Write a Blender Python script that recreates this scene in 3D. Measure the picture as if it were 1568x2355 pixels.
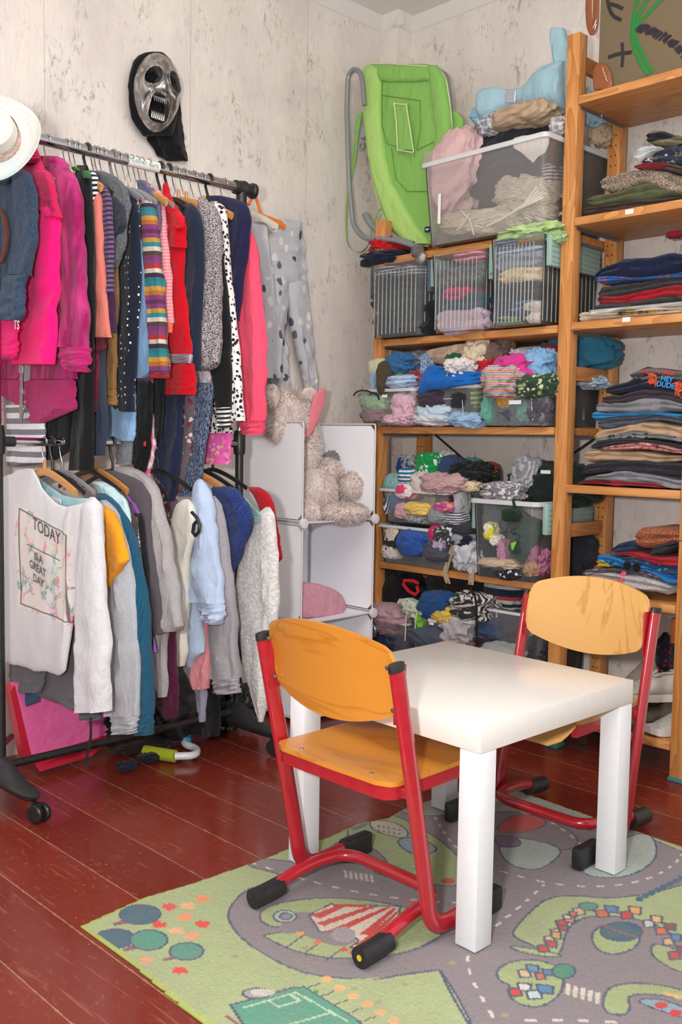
import bpy, bmesh, math, random
import numpy as np
from mathutils import Vector, Matrix, noise
S = bpy.context.scene
COL = S.collection
for o in list(bpy.data.objects): bpy.data.objects.remove(o)
# ---------------------------------------------------------------- camera (solved from the table's size and the room's lines)
F = 2221.07
CAM = np.array([-1.434058, -1.074545, 0.981052])
RW = np.array([[0.7134899, -0.7004916, 0.0156136], [-0.0411044, -0.0640919, -0.9970971], [0.6994588, 0.7107769, -0.0745222]])
cd = bpy.data.cameras.new('camera'); cam = bpy.data.objects.new('camera', cd); COL.objects.link(cam)
cd.sensor_fit = 'HORIZONTAL'; cd.sensor_width = 36; cd.lens = F/1568*36; cd.clip_start = .02
mw = Matrix.Identity(4)
for i in range(3):
    mw[i][0] = RW[0][i]; mw[i][1] = -RW[1][i]; mw[i][2] = -RW[2][i]; mw[i][3] = CAM[i]
cam.matrix_world = mw; S.camera = cam
# ---------------------------------------------------------------- light and exposure
S.view_settings.view_transform = 'Standard'; S.view_settings.look = 'None'
S.view_settings.gamma = 1; S.view_settings.use_curve_mapping = False
S.view_settings.exposure = -0.12
S.cycles.transparent_max_bounces = 40
W = bpy.data.worlds.new('world'); S.world = W; W.use_nodes = True
W.node_tree.nodes['Background'].inputs[0].default_value = (.93, .96, 1, 1)
W.node_tree.nodes['Background'].inputs[1].default_value = .95
def area(name, loc, tgt, size, power, col=(1,1,1)):
    l = bpy.data.lights.new(name, 'AREA'); l.shape = 'DISK'; l.size = size; l.energy = power; l.color = col
    o = bpy.data.objects.new(name, l); COL.objects.link(o); o.location = loc
    o.rotation_euler = (Vector(tgt)-Vector(loc)).to_track_quat('-Z', 'Y').to_euler(); return o
area('camera_flash', (-1.56, -.93, 1.06), (.6, .9, .95), .09, 42, (1, .975, .95))
area('ceiling_bounce', (-.35, -.1, 2.58), (.8, 1.0, .5), 2.2, 56, (1, .98, .95))
# ---------------------------------------------------------------- pixel of the photograph -> point on a wall-parallel plane of the room
def on(px, py, ax, v):
    d = RW.T @ np.array([(px-784)/F, (py-1177.5)/F, 1.0]); t = (v-CAM[ax])/d[ax]; return CAM+t*d
def dep(P): return float(RW[2] @ (np.array(P)-CAM))
# ---------------------------------------------------------------- mesh builder
class MB:
    def __init__(s): s.v = []; s.f = []; s.m = []
    def add(s, vs, fs, mi=0):
        b = len(s.v); s.v += [tuple(map(float, p)) for p in vs]; s.f += [tuple(i+b for i in q) for q in fs]; s.m += [mi]*len(fs); return s
    def box(s, x0, x1, y0, y1, z0, z1, mi=0, bev=0.0, taper=0.0):
        if bev <= 0:
            t = taper
            vs = [(x0+t,y0+t,z0),(x1-t,y0+t,z0),(x1-t,y1-t,z0),(x0+t,y1-t,z0),(x0,y0,z1),(x1,y0,z1),(x1,y1,z1),(x0,y1,z1)]
            return s.add(vs, [(3,2,1,0),(4,5,6,7),(0,1,5,4),(1,2,6,5),(2,3,7,6),(3,0,4,7)], mi)
        bm = bmesh.new(); bmesh.ops.create_cube(bm, size=1)
        for v in bm.verts: v.co = Vector(((x0+x1)/2+v.co.x*(x1-x0), (y0+y1)/2+v.co.y*(y1-y0), (z0+z1)/2+v.co.z*(z1-z0)))
        bmesh.ops.bevel(bm, geom=bm.edges[:], offset=bev, segments=2, affect='EDGES', profile=.5)
        bm.verts.index_update(); s.add([v.co for v in bm.verts], [[v.index for v in f.verts] for f in bm.faces], mi); bm.free(); return s
    def tube(s, path, r, n=10, mi=0, r2=None, side=None, cap=True, close=False):
        P = [Vector(p) for p in path]; rings = []; N = len(P); prev = None
        for i, p in enumerate(P):
            if close: t = (P[(i+1) % N]-P[i-1]).normalized()
            else: t = (P[min(i+1, N-1)]-P[max(i-1, 0)]).normalized()
            if side is not None: b = Vector(side); b = (b-t*b.dot(t)).normalized()
            else:
                if prev is None: a = Vector((0,0,1)) if abs(t.z) < .9 else Vector((1,0,0)); b = t.cross(a).normalized()
                else: b = (prev-t*prev.dot(t)).normalized()
                prev = b
            nn = t.cross(b); ri = r[i] if hasattr(r, '__len__') else r; rj = ri if r2 is None else r2
            rings.append([p+b*(ri*math.cos(2*math.pi*k/n))+nn*(rj*math.sin(2*math.pi*k/n)) for k in range(n)])
        vs = [q for g in rings for q in g]; fs = []
        for i in range(N if close else N-1):
            for k in range(n): a = i*n; b_ = ((i+1) % N)*n; fs.append((a+k, a+(k+1) % n, b_+(k+1) % n, b_+k))
        if cap and not close: fs.append(tuple(range(n-1, -1, -1))); fs.append(tuple((N-1)*n+k for k in range(n)))
        return s.add(vs, fs, mi)
    def lathe(s, c, prof, n=24, mi=0, axis=(0,0,1)):   # prof: (radius, height)
        q = Vector((0,0,1)).rotation_difference(Vector(axis).normalized()); vs = []; fs = []
        for r, h in prof:
            for k in range(n): a = 2*math.pi*k/n; vs.append(Vector(c)+q @ Vector((r*math.cos(a), r*math.sin(a), h)))
        for i in range(len(prof)-1):
            for k in range(n): fs.append((i*n+k, i*n+(k+1) % n, (i+1)*n+(k+1) % n, (i+1)*n+k))
        fs.append(tuple(range(n-1, -1, -1))); fs.append(tuple((len(prof)-1)*n+k for k in range(n)))
        return s.add(vs, fs, mi)
    def prism(s, pts, off, mi=0):                      # flat outline (3D points) given a thickness vector
        n = len(pts); o = Vector(off); vs = [Vector(p) for p in pts]+[Vector(p)+o for p in pts]
        return s.add(vs, [tuple(range(n)), tuple(range(2*n-1, n-1, -1))]+[(i, i+n, (i+1) % n+n, (i+1) % n) for i in range(n)], mi)
    def base(s):
        a = np.array(s.v); return ((a[:,0].min()+a[:,0].max())/2, (a[:,1].min()+a[:,1].max())/2, a[:,2].min())
    def build(s, name, mats, parent=None, loc=None, smooth=True, rot=None):
        if not isinstance(mats, (list, tuple)): mats = [mats]
        if parent is not None:
            o0 = Vector(parent.location) if parent.parent is None else Vector(parent.parent.location)+Vector(parent.location)
            if parent.parent is not None or parent.type == 'MESH': pass
            off = Vector(WL[parent.name])
        else: off = Vector(loc if loc is not None else s.base())
        me = bpy.data.meshes.new(name); me.from_pydata([tuple(Vector(p)-off) for p in s.v], [], s.f)
        for m in mats: me.materials.append(m)
        me.polygons.foreach_set('material_index', s.m)
        me.polygons.foreach_set('use_smooth', [bool(smooth)]*len(s.f)); me.validate(); me.update()
        if smooth:
            bm = bmesh.new(); bm.from_mesh(me); bmesh.ops.recalc_face_normals(bm, faces=bm.faces[:])
            for e in bm.edges:
                if len(e.link_faces) == 2 and e.calc_face_angle(0) > math.radians(38 if smooth is True else smooth): e.smooth = False
            bm.to_mesh(me); bm.free()
        else:
            bm = bmesh.new(); bm.from_mesh(me); bmesh.ops.recalc_face_normals(bm, faces=bm.faces[:]); bm.to_mesh(me); bm.free()
        o = bpy.data.objects.new(name, me); COL.objects.link(o)
        if parent is not None: o.parent = parent; WL[o.name] = tuple(off)
        else: o.location = off; WL[o.name] = tuple(off)
        return o
WL = {}
def tag(o, label, cat, group=None):
    o['label'] = label; o['category'] = cat
    if group: o['group'] = group
    return o
def thing(name, label, cat, loc, group=None):
    o = bpy.data.objects.new(name, None); COL.objects.link(o); o.location = loc; o.empty_display_size = .05
    WL[o.name] = tuple(loc); return tag(o, label, cat, group)
def struct(name, mb, mats, **k):
    o = mb.build(name, mats, loc=(0,0,0), **k); o['kind'] = 'structure'; return o
# ---------------------------------------------------------------- materials
def lin(h):
    h = h.lstrip('#'); c = [int(h[i:i+2], 16)/255 for i in (0, 2, 4)]
    return tuple(x/12.92 if x <= .04045 else ((x+.055)/1.055)**2.4 for x in c)+(1,)
class NT:
    def __init__(s, name):
        s.m = bpy.data.materials.new(name); s.m.use_nodes = True; s.t = s.m.node_tree; s.b = s.t.nodes['Principled BSDF']
        s.out = s.t.nodes['Material Output']; s._co = None
    def n(s, typ, **k):
        nd = s.t.nodes.new('ShaderNode'+typ)
        for a, v in k.items():
            if a in nd.inputs and not hasattr(nd, a): s.set(nd.inputs[a], v)
            else: setattr(nd, a, v)
        return nd
    def set(s, inp, v):
        if hasattr(v, 'is_output') or isinstance(v, bpy.types.NodeSocket): s.t.links.new(v, inp)
        else: inp.default_value = v
    def co(s, scale=(1,1,1), rot=(0,0,0)):
        if s._co is None: s._co = s.t.nodes.new('ShaderNodeTexCoord')
        mp = s.t.nodes.new('ShaderNodeMapping'); s.t.links.new(s._co.outputs['Object'], mp.inputs[0])
        mp.inputs['Scale'].default_value = scale; mp.inputs['Rotation'].default_value = rot; return mp.outputs[0]
    def tex(s, kind, co, **k):
        nd = s.t.nodes.new('ShaderNodeTex'+kind); s.t.links.new(co, nd.inputs['Vector'])
        for a, v in k.items():
            if a in ('wave_type','bands_direction','wave_profile','feature','noise_dimensions','distance'): setattr(nd, a, v)
            else: nd.inputs[a].default_value = v
        return nd
    def ramp(s, fac, stops, interp='LINEAR'):
        r = s.t.nodes.new('ShaderNodeValToRGB'); s.t.links.new(fac, r.inputs[0]); r.color_ramp.interpolation = interp
        e = r.color_ramp.elements
        while len(e) < len(stops): e.new(.5)
        for i, (p, c) in enumerate(stops): e[i].position = p; e[i].color = lin(c) if isinstance(c, str) else c
        return r.outputs[0]
    def mix(s, fac, a, b, mode='MIX'):
        m = s.t.nodes.new('ShaderNodeMix'); m.data_type = 'RGBA'; m.blend_type = mode
        for i, v in ((0, fac), (6, a), (7, b)):
            if isinstance(v, str): v = lin(v)
            s.set(m.inputs[i], v)
        return m.outputs[2]
    def math(s, op, a, b=0.0, c=0.0):
        m = s.t.nodes.new('ShaderNodeMath'); m.operation = op; s.set(m.inputs[0], a); s.set(m.inputs[1], b); s.set(m.inputs[2], c); return m.outputs[0]
    def xyz(s, co):
        m = s.t.nodes.new('ShaderNodeSeparateXYZ'); s.t.links.new(co, m.inputs[0]); return m.outputs
    def bump(s, h, st=.3, dist=.002):
        b = s.t.nodes.new('ShaderNodeBump'); b.inputs['Strength'].default_value = st; b.inputs['Distance'].default_value = dist
        s.t.links.new(h, b.inputs['Height']); s.t.links.new(b.outputs[0], s.b.inputs['Normal'])
    def fin(s, col=None, rough=.8, spec=.3, **k):
        if col is not None: s.set(s.b.inputs['Base Color'], lin(col) if isinstance(col, str) else col)
        s.b.inputs['Roughness'].default_value = rough; s.b.inputs['Specular IOR Level'].default_value = spec
        for a, v in k.items(): s.set(s.b.inputs[a.replace('_', ' ')], v)
        return s.m
MC = {}
def plain(col, rough=.6, spec=.4, metal=0.0, coat=0.0):
    k = ('p', col, rough, spec, metal, coat)
    if k not in MC:
        t = NT('plain'); c = t.co(); nz = t.tex('Noise', c, Scale=60, Detail=3)
        col2 = t.mix(t.math('MULTIPLY', nz.outputs[0], .12), col, '#777777')
        MC[k] = t.fin(col2, rough, spec, Metallic=metal, Coat_Weight=coat)
    return MC[k]
def fabric(col, kind='plain', c2='#ffffff', sc=1.0, cols=None, wr=1.0):
    """cloth: weave or knit grain, soft wrinkles, and the pattern printed or knitted into it"""
    k = ('f', col, kind, c2, sc, tuple(cols or ()), wr)
    if k in MC: return MC[k]
    t = NT('cloth'); c = t.co(); base = lin(col); X = t.xyz(c)
    g = t.tex('Noise', c, Scale=900, Detail=2).outputs[0]
    w = t.tex('Noise', t.co((1,1,.45)), Scale=18, Detail=5, Distortion=1.2).outputs[0]
    h = t.math('MULTIPLY_ADD', g, .12, t.math('MULTIPLY', w, 1.0)); st, di = .7*wr, .014
    if kind == 'melange':
        n = t.tex('Noise', t.co((1,1,6)), Scale=190, Detail=3).outputs[0]; base = t.mix(t.ramp(n, [(.42,'#000000'),(.6,'#ffffff')]), col, c2)
    elif kind == 'tweed':
        n = t.tex('Noise', t.co((1,1,1.6)), Scale=260*sc, Detail=3).outputs[0]; base = t.mix(t.ramp(n, [(.46,'#000000'),(.54,'#ffffff')]), col, c2)
        h = t.math('MULTIPLY_ADD', n, .35, h)
    elif kind == 'velvet':
        n = t.tex('Noise', t.co((1,1,.35)), Scale=14, Detail=5, Distortion=1.5).outputs[0]; base = t.mix(t.ramp(n, [(.4,'#000000'),(.68,'#ffffff')]), col, c2)
    elif kind in ('stripes', 'stripesv'):
        ang = (0,.12,0) if kind == 'stripes' else (.3,1.3,.2)
        z = t.xyz(t.co((1,1,1), ang))[2]; f = t.math('FRACT', t.math('MULTIPLY', z, 60*sc))
        base = t.mix(t.math('GREATER_THAN', f, .5), col, c2)
    elif kind == 'multi':                             # bands of many colours, as (position, colour)
        z = t.xyz(c)[2]; f = t.math('FRACT', t.math('MULTIPLY', z, 5.2*sc)); n_ = len(cols)
        base = t.ramp(f, [(i/n_, q) for i, q in enumerate(cols)], 'CONSTANT')
        kn = t.tex('Wave', t.co(), Scale=90, bands_direction='Z').outputs[1]; h = t.math('MULTIPLY_ADD', kn, .4, h)
    elif kind == 'dots':
        v = t.tex('Voronoi', t.co((1,1,1)), Scale=48*sc, Randomness=.35); base = t.mix(t.math('LESS_THAN', v.outputs[0], .16), col, c2)
    elif kind == 'floral':
        v = t.tex('Voronoi', c, Scale=55*sc, Randomness=.9); n = t.tex('Noise', c, Scale=330*sc, Detail=1).outputs[0]
        d = t.math('MULTIPLY_ADD', n, .35, v.outputs[0]); base = t.mix(t.math('LESS_THAN', d, .58), col, c2)
    elif kind == 'print':                             # several colours in patches
        wq = t.n('VectorMath'); wq.operation = 'MULTIPLY_ADD'; nz = t.tex('Noise', t.co(), Scale=70*sc, Detail=2); t.t.links.new(nz.outputs[1], wq.inputs[0]); wq.inputs[1].default_value = (.018/sc,)*3; t.t.links.new(c, wq.inputs[2])
        v = t.tex('Voronoi', wq.outputs[0], Scale=58*sc, Randomness=1.0); n = t.xyz(v.outputs[1])[0]; n_ = len(cols)
        p = t.ramp(n, [(i/n_, q) for i, q in enumerate(cols)], 'CONSTANT')
        base = t.mix(t.math('LESS_THAN', v.outputs[0], .42), col, p)
    elif kind == 'check':
        a = t.math('FRACT', t.math('MULTIPLY', X[2], 38*sc)); b = t.math('FRACT', t.math('MULTIPLY', t.math('ADD', X[1], t.math('MULTIPLY', X[0], .6)), 38*sc))
        fa = t.math('GREATER_THAN', a, .5); fb = t.math('GREATER_THAN', b, .5)
        base = t.mix(t.math('MULTIPLY', t.math('ADD', fa, fb), .5), col, c2)
    elif kind == 'knit':
        kn = t.tex('Wave', t.co((1,1,1), (.3,.9,.2)), Scale=75*sc, Distortion=3.5, Detail=2).outputs[1]; h = t.math('MULTIPLY_ADD', kn, .55, h)
        base = t.mix(t.math('MULTIPLY', kn, .8), c2 if c2 != '#ffffff' else col, col)
    elif kind == 'fluffy':
        n = t.tex('Noise', c, Scale=160, Detail=5, Distortion=1).outputs[0]; base = t.mix(t.ramp(n, [(.35,'#000000'),(.65,'#ffffff')]), c2 if c2 != '#ffffff' else col, col)
        h = t.math('MULTIPLY_ADD', n, .6, h); st = .6
    elif kind == 'denim':
        n = t.tex('Noise', t.co((1,1,.25)), Scale=420, Detail=3).outputs[0]; base = t.mix(t.ramp(n, [(.45,'#000000'),(.62,'#ffffff')]), col, c2)
    elif kind == 'lace':
        v = t.tex('Voronoi', t.co((1,1,1)), Scale=120*sc, feature='DISTANCE_TO_EDGE'); base = t.mix(t.math('LESS_THAN', v.outputs[0], .06), col, c2); h = t.math('MULTIPLY_ADD', v.outputs[0], .8, h)
    t.bump(h, st, di)
    MC[k] = t.fin(base, .88, .18, Sheen_Weight=.12)
    return MC[k]
def clear_plastic(tint='#eef0ee', milk=.16, ribs=0):
    k = ('cl', tint, milk, ribs)
    if k in MC: return MC[k]
    t = NT('clear_plastic'); t.t.nodes.remove(t.b)
    tr = t.n('BsdfTransparent'); tr.inputs[0].default_value = (.985,.985,.985,1)
    df = t.n('BsdfDiffuse'); df.inputs[0].default_value = lin(tint)
    gl = t.n('BsdfGlossy'); gl.inputs['Roughness'].default_value = .10
    m1 = t.n('MixShader'); m1.inputs[0].default_value = milk; t.t.links.new(tr.outputs[0], m1.inputs[1]); t.t.links.new(df.outputs[0], m1.inputs[2])
    fr = t.n('Fresnel'); fr.inputs[0].default_value = 1.22
    m2 = t.n('MixShader'); t.t.links.new(fr.outputs[0], m2.inputs[0]); t.t.links.new(m1.outputs[0], m2.inputs[1]); t.t.links.new(gl.outputs[0], m2.inputs[2])
    if ribs:
        c = t.co(); y = t.xyz(c)[1]; wv = t.math('SINE', t.math('MULTIPLY', y, ribs))
        b = t.n('Bump'); b.inputs['Strength'].default_value = .7; b.inputs['Distance'].default_value = .006; t.t.links.new(wv, b.inputs['Height'])
        t.t.links.new(b.outputs[0], gl.inputs['Normal']); t.t.links.new(b.outputs[0], fr.inputs['Normal'])
    t.t.links.new(m2.outputs[0], t.out.inputs[0]); MC[k] = t.m; return t.m
def wood(c1='#cf8a45', c2='#b8702f', knots=True, axis='y', rough=.42, ringscale=1.0):
    k = ('w', c1, c2, knots, axis, rough, ringscale)
    if k in MC: return MC[k]
    t = NT('pine_wood'); sc = {'x': (.12,1,1), 'y': (1,.12,1), 'z': (1,1,.1)}[axis]
    c = t.co(sc); n = t.tex('Noise', c, Scale=15*ringscale, Detail=2, Distortion=.35).outputs[0]
    w = t.math('FRACT', t.math('MULTIPLY', n, 9)); fine = t.tex('Noise', c, Scale=160, Detail=2).outputs[0]
    g = t.math('MULTIPLY_ADD', fine, .35, t.math('MULTIPLY', w, .65))
    col = t.mix(g, c1, c2)
    if knots:
        sk = {'x': (.55,1,1), 'y': (1,.55,1), 'z': (1,1,.55)}[axis]
        v = t.tex('Voronoi', t.co(sk), Scale=5.5, Randomness=1.0); col = t.mix(t.ramp(v.outputs[0], [(0,'#ffffff'),(.055,'#cccccc'),(.085,'#000000')]), col, '#7a431f')
    t.bump(fine, .12, .001); MC[k] = t.fin(col, rough, .4); return MC[k]
def plywood(c1, c2, axis='y'):
    k = ('ply', c1, c2, axis)
    if k in MC: return MC[k]
    t = NT('beech_plywood'); sc = {'y': (1,.22,1), 'x': (.3,1,1), 'z': (1,1,.35)}[axis]
    n = t.tex('Noise', t.co(sc), Scale=5, Detail=4, Distortion=1.2).outputs[0]; r = t.math('FRACT', t.math('MULTIPLY', n, 6))
    line = t.ramp(r, [(0,'#ffffff'),(.12,'#222222'),(.9,'#000000'),(1,'#ffffff')]); fine = t.tex('Noise', t.co(sc), Scale=300, Detail=2).outputs[0]
    col = t.mix(t.math('MULTIPLY', line, .7), c1, c2); col = t.mix(t.math('MULTIPLY', fine, .25), col, c2)
    MC[k] = t.fin(col, .28, .5, Coat_Weight=.3, Coat_Roughness=.15); return MC[k]
def wallpaper():
    t = NT('vinyl_wallpaper'); c = t.co()
    v = t.tex('Noise', t.co((1,1,.55)), Scale=5, Detail=7, Distortion=.3, Roughness=.62).outputs[0]
    col = t.ramp(v, [(.32,'#d2c8c1'),(.48,'#dfd5cd'),(.66,'#e8dfd6')])
    for sc_, msc, thr, mt, cl, amt in ((46, 7.5, .55, .53, '#857b73', .60), (70, 11, .56, .54, '#a0866a', .58), (28, 5.5, .58, .56, '#a3978e', .52)):
        a = t.tex('Noise', t.co((1.15,1.15,.55), (0,0,sc_)), Scale=sc_, Detail=5, Roughness=.7, Distortion=.5).outputs[0]
        m = t.tex('Noise', t.co((1,1,.7), (0,0,sc_*.3)), Scale=msc, Detail=3, Roughness=.6).outputs[0]
        k2 = t.math('MULTIPLY', t.ramp(a, [(thr-.03,'#000000'),(thr+.06,'#ffffff')]), t.ramp(m, [(mt,'#000000'),(mt+.12,'#ffffff')]))
        col = t.mix(t.math('MULTIPLY', k2, amt), col, cl)
    fine = t.tex('Noise', t.co((1,1,.2)), Scale=130, Detail=3).outputs[0]; col = t.mix(t.math('MULTIPLY', t.ramp(fine, [(.4,'#000000'),(.75,'#ffffff')]), .16), col, '#b0a59b')
    X = t.xyz(c)                                      # seams between the strips of paper
    fr = t.math('FRACT', t.math('MULTIPLY', t.math('SUBTRACT', X[0], .0099-5*.531), 1/.531))
    sm = t.math('LESS_THAN', fr, .0045); col = t.mix(t.math('MULTIPLY', sm, .45), col, '#8d7d70')
    t.bump(t.math('ADD', v, fine), .25, .002)
    return t.fin(col, .62, .25)
def floor_mat():
    t = NT('red_brown_floor_paint'); c = t.co(); X = t.xyz(c)
    u = t.math('MULTIPLY', t.math('ADD', X[0], .5+.1605*20), 1/.1605); fr = t.math('FRACT', u); bid = t.math('FLOOR', u)
    cmb = t.n('CombineXYZ'); t.t.links.new(bid, cmb.inputs[0]); wn = t.n('TexWhiteNoise'); t.t.links.new(cmb.outputs[0], wn.inputs[0])
    base = t.mix(wn.outputs[0], '#72281e', '#843426')
    ln = t.tex('Noise', t.co((1,.25,1)), Scale=14, Detail=5).outputs[0]; base = t.mix(t.math('MULTIPLY', ln, .4), base, '#5a2018')
    d = t.math('ABSOLUTE', t.math('SUBTRACT', fr, .5))     # .5 at the joints
    jn = t.tex('Noise', t.co((1,1,1)), Scale=38, Detail=6, Roughness=.7).outputs[0]
    wear = t.math('ADD', d, t.math('MULTIPLY', t.math('SUBTRACT', jn, .5), .10))
    joint = t.ramp(wear, [(.486,'#000000'),(.502,'#ffffff')])
    base = t.mix(t.math('MULTIPLY', joint, .55), base, '#b58a66')
    crack = t.math('GREATER_THAN', d, .4935); base = t.mix(t.math('MULTIPLY', crack, .75), base, '#a08468')
    sp = t.tex('Noise', t.co((1,.5,1)), Scale=75, Detail=8, Roughness=.75, Distortion=.5).outputs[0]; zone = t.tex('Noise', t.co(), Scale=3.2, Detail=2).outputs[0]
    s_ = t.math('MULTIPLY', t.ramp(sp, [(.56,'#000000'),(.68,'#ffffff')]), t.ramp(zone, [(.38,'#000000'),(.6,'#ffffff')]))
    base = t.mix(t.math('MULTIPLY', s_, .6), base, '#b06a45')
    v = t.tex('Voronoi', t.co(), Scale=38, Randomness=1.0); vm = t.tex('Noise', t.co(), Scale=21, Detail=3).outputs[0]; base = t.mix(t.math('MULTIPLY', t.math('LESS_THAN', t.math('MULTIPLY_ADD', jn, .10, v.outputs[0]), .115), t.math('GREATER_THAN', vm, .56)), base, '#b98d70')
    sc = t.tex('Noise', t.co((1,.06,1), (0,0,.9)), Scale=90, Detail=2).outputs[0]; base = t.mix(t.math('MULTIPLY', t.ramp(sc, [(.62,'#000000'),(.7,'#ffffff')]), .4), base, '#a5644c')
    rg = t.ramp(t.tex('Noise', t.co(), Scale=9, Detail=5).outputs[0], [(.3,'#5a5a5a'),(.7,'#8c8c8c')])
    hh = t.math('SUBTRACT', t.math('MULTIPLY', t.tex('Noise', t.co((1,.4,1)), Scale=12, Detail=3).outputs[0], .5), t.math('MULTIPLY', joint, .4))
    t.bump(hh, .3, .004)
    t.set(t.b.inputs['Roughness'], rg); m = t.fin(base, .4, .36); t.set(t.b.inputs['Roughness'], t.math('MULTIPLY', rg, 1.0)); return m
PINE = wood('#d6995a', '#ad6a33', True, 'z'); PINEY = wood('#d69a5b', '#ae6c36', True, 'y'); PINEX = wood('#c4864c', '#9c5f2e', False, 'x')
WHITE = plain('#dcdcdc', .35, .5); CHROME = plain('#c9c9cc', .12, .6, 1.0); BLACK = plain('#0c0c0d', .38, .5); BLACKM = plain('#141415', .7, .3)
# ================================================================ the room
m = MB(); m.box(-2.2, 1.80, -1.6, 1.95, -.05, 0); struct('floor', m, floor_mat(), smooth=False)
WP = wallpaper()
m = MB(); m.box(-2.2, 1.80, 1.69, 1.75, 0, 2.66); struct('wall_left', m, WP, smooth=False)
m = MB(); m.box(1.56, 1.62, -1.6, 1.69, 0, 2.66); struct('wall_right', m, WP, smooth=False)
m = MB(); m.box(1.474, 1.56, 1.605, 1.69, 0, 2.66); struct('wall_corner', m, WP, smooth=False)
m = MB(); m.box(-2.2, 1.80, -1.6, 1.95, 2.66, 2.70); struct('ceiling', m, plain('#efe9e6', .8, .2), smooth=False)
m = MB()                                              # small cove along the ceiling
for a, b in (((-2.2,1.69),(1.474,1.69)), ((1.56,-1.6),(1.56,1.605))):
    if a[1] == b[1]: m.prism([(a[0],1.69,2.66),(a[0],1.655,2.66),(a[0],1.683,2.615),(a[0],1.69,2.61)], (b[0]-a[0],0,0))
    else: m.prism([(1.56,a[1],2.66),(1.525,a[1],2.66),(1.553,a[1],2.615),(1.56,a[1],2.61)], (0,b[1]-a[1],0))
m.prism([(1.474,1.69,2.66),(1.439,1.69,2.66),(1.467,1.69,2.615),(1.474,1.69,2.61)], (0,-.12,0))
m.prism([(1.44,1.605,2.66),(1.44,1.57,2.66),(1.44,1.598,2.615),(1.44,1.605,2.61)], (.12,0,0))
struct('trim_1', m, plain('#e4dfd9', .7, .2), smooth=False)
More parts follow.
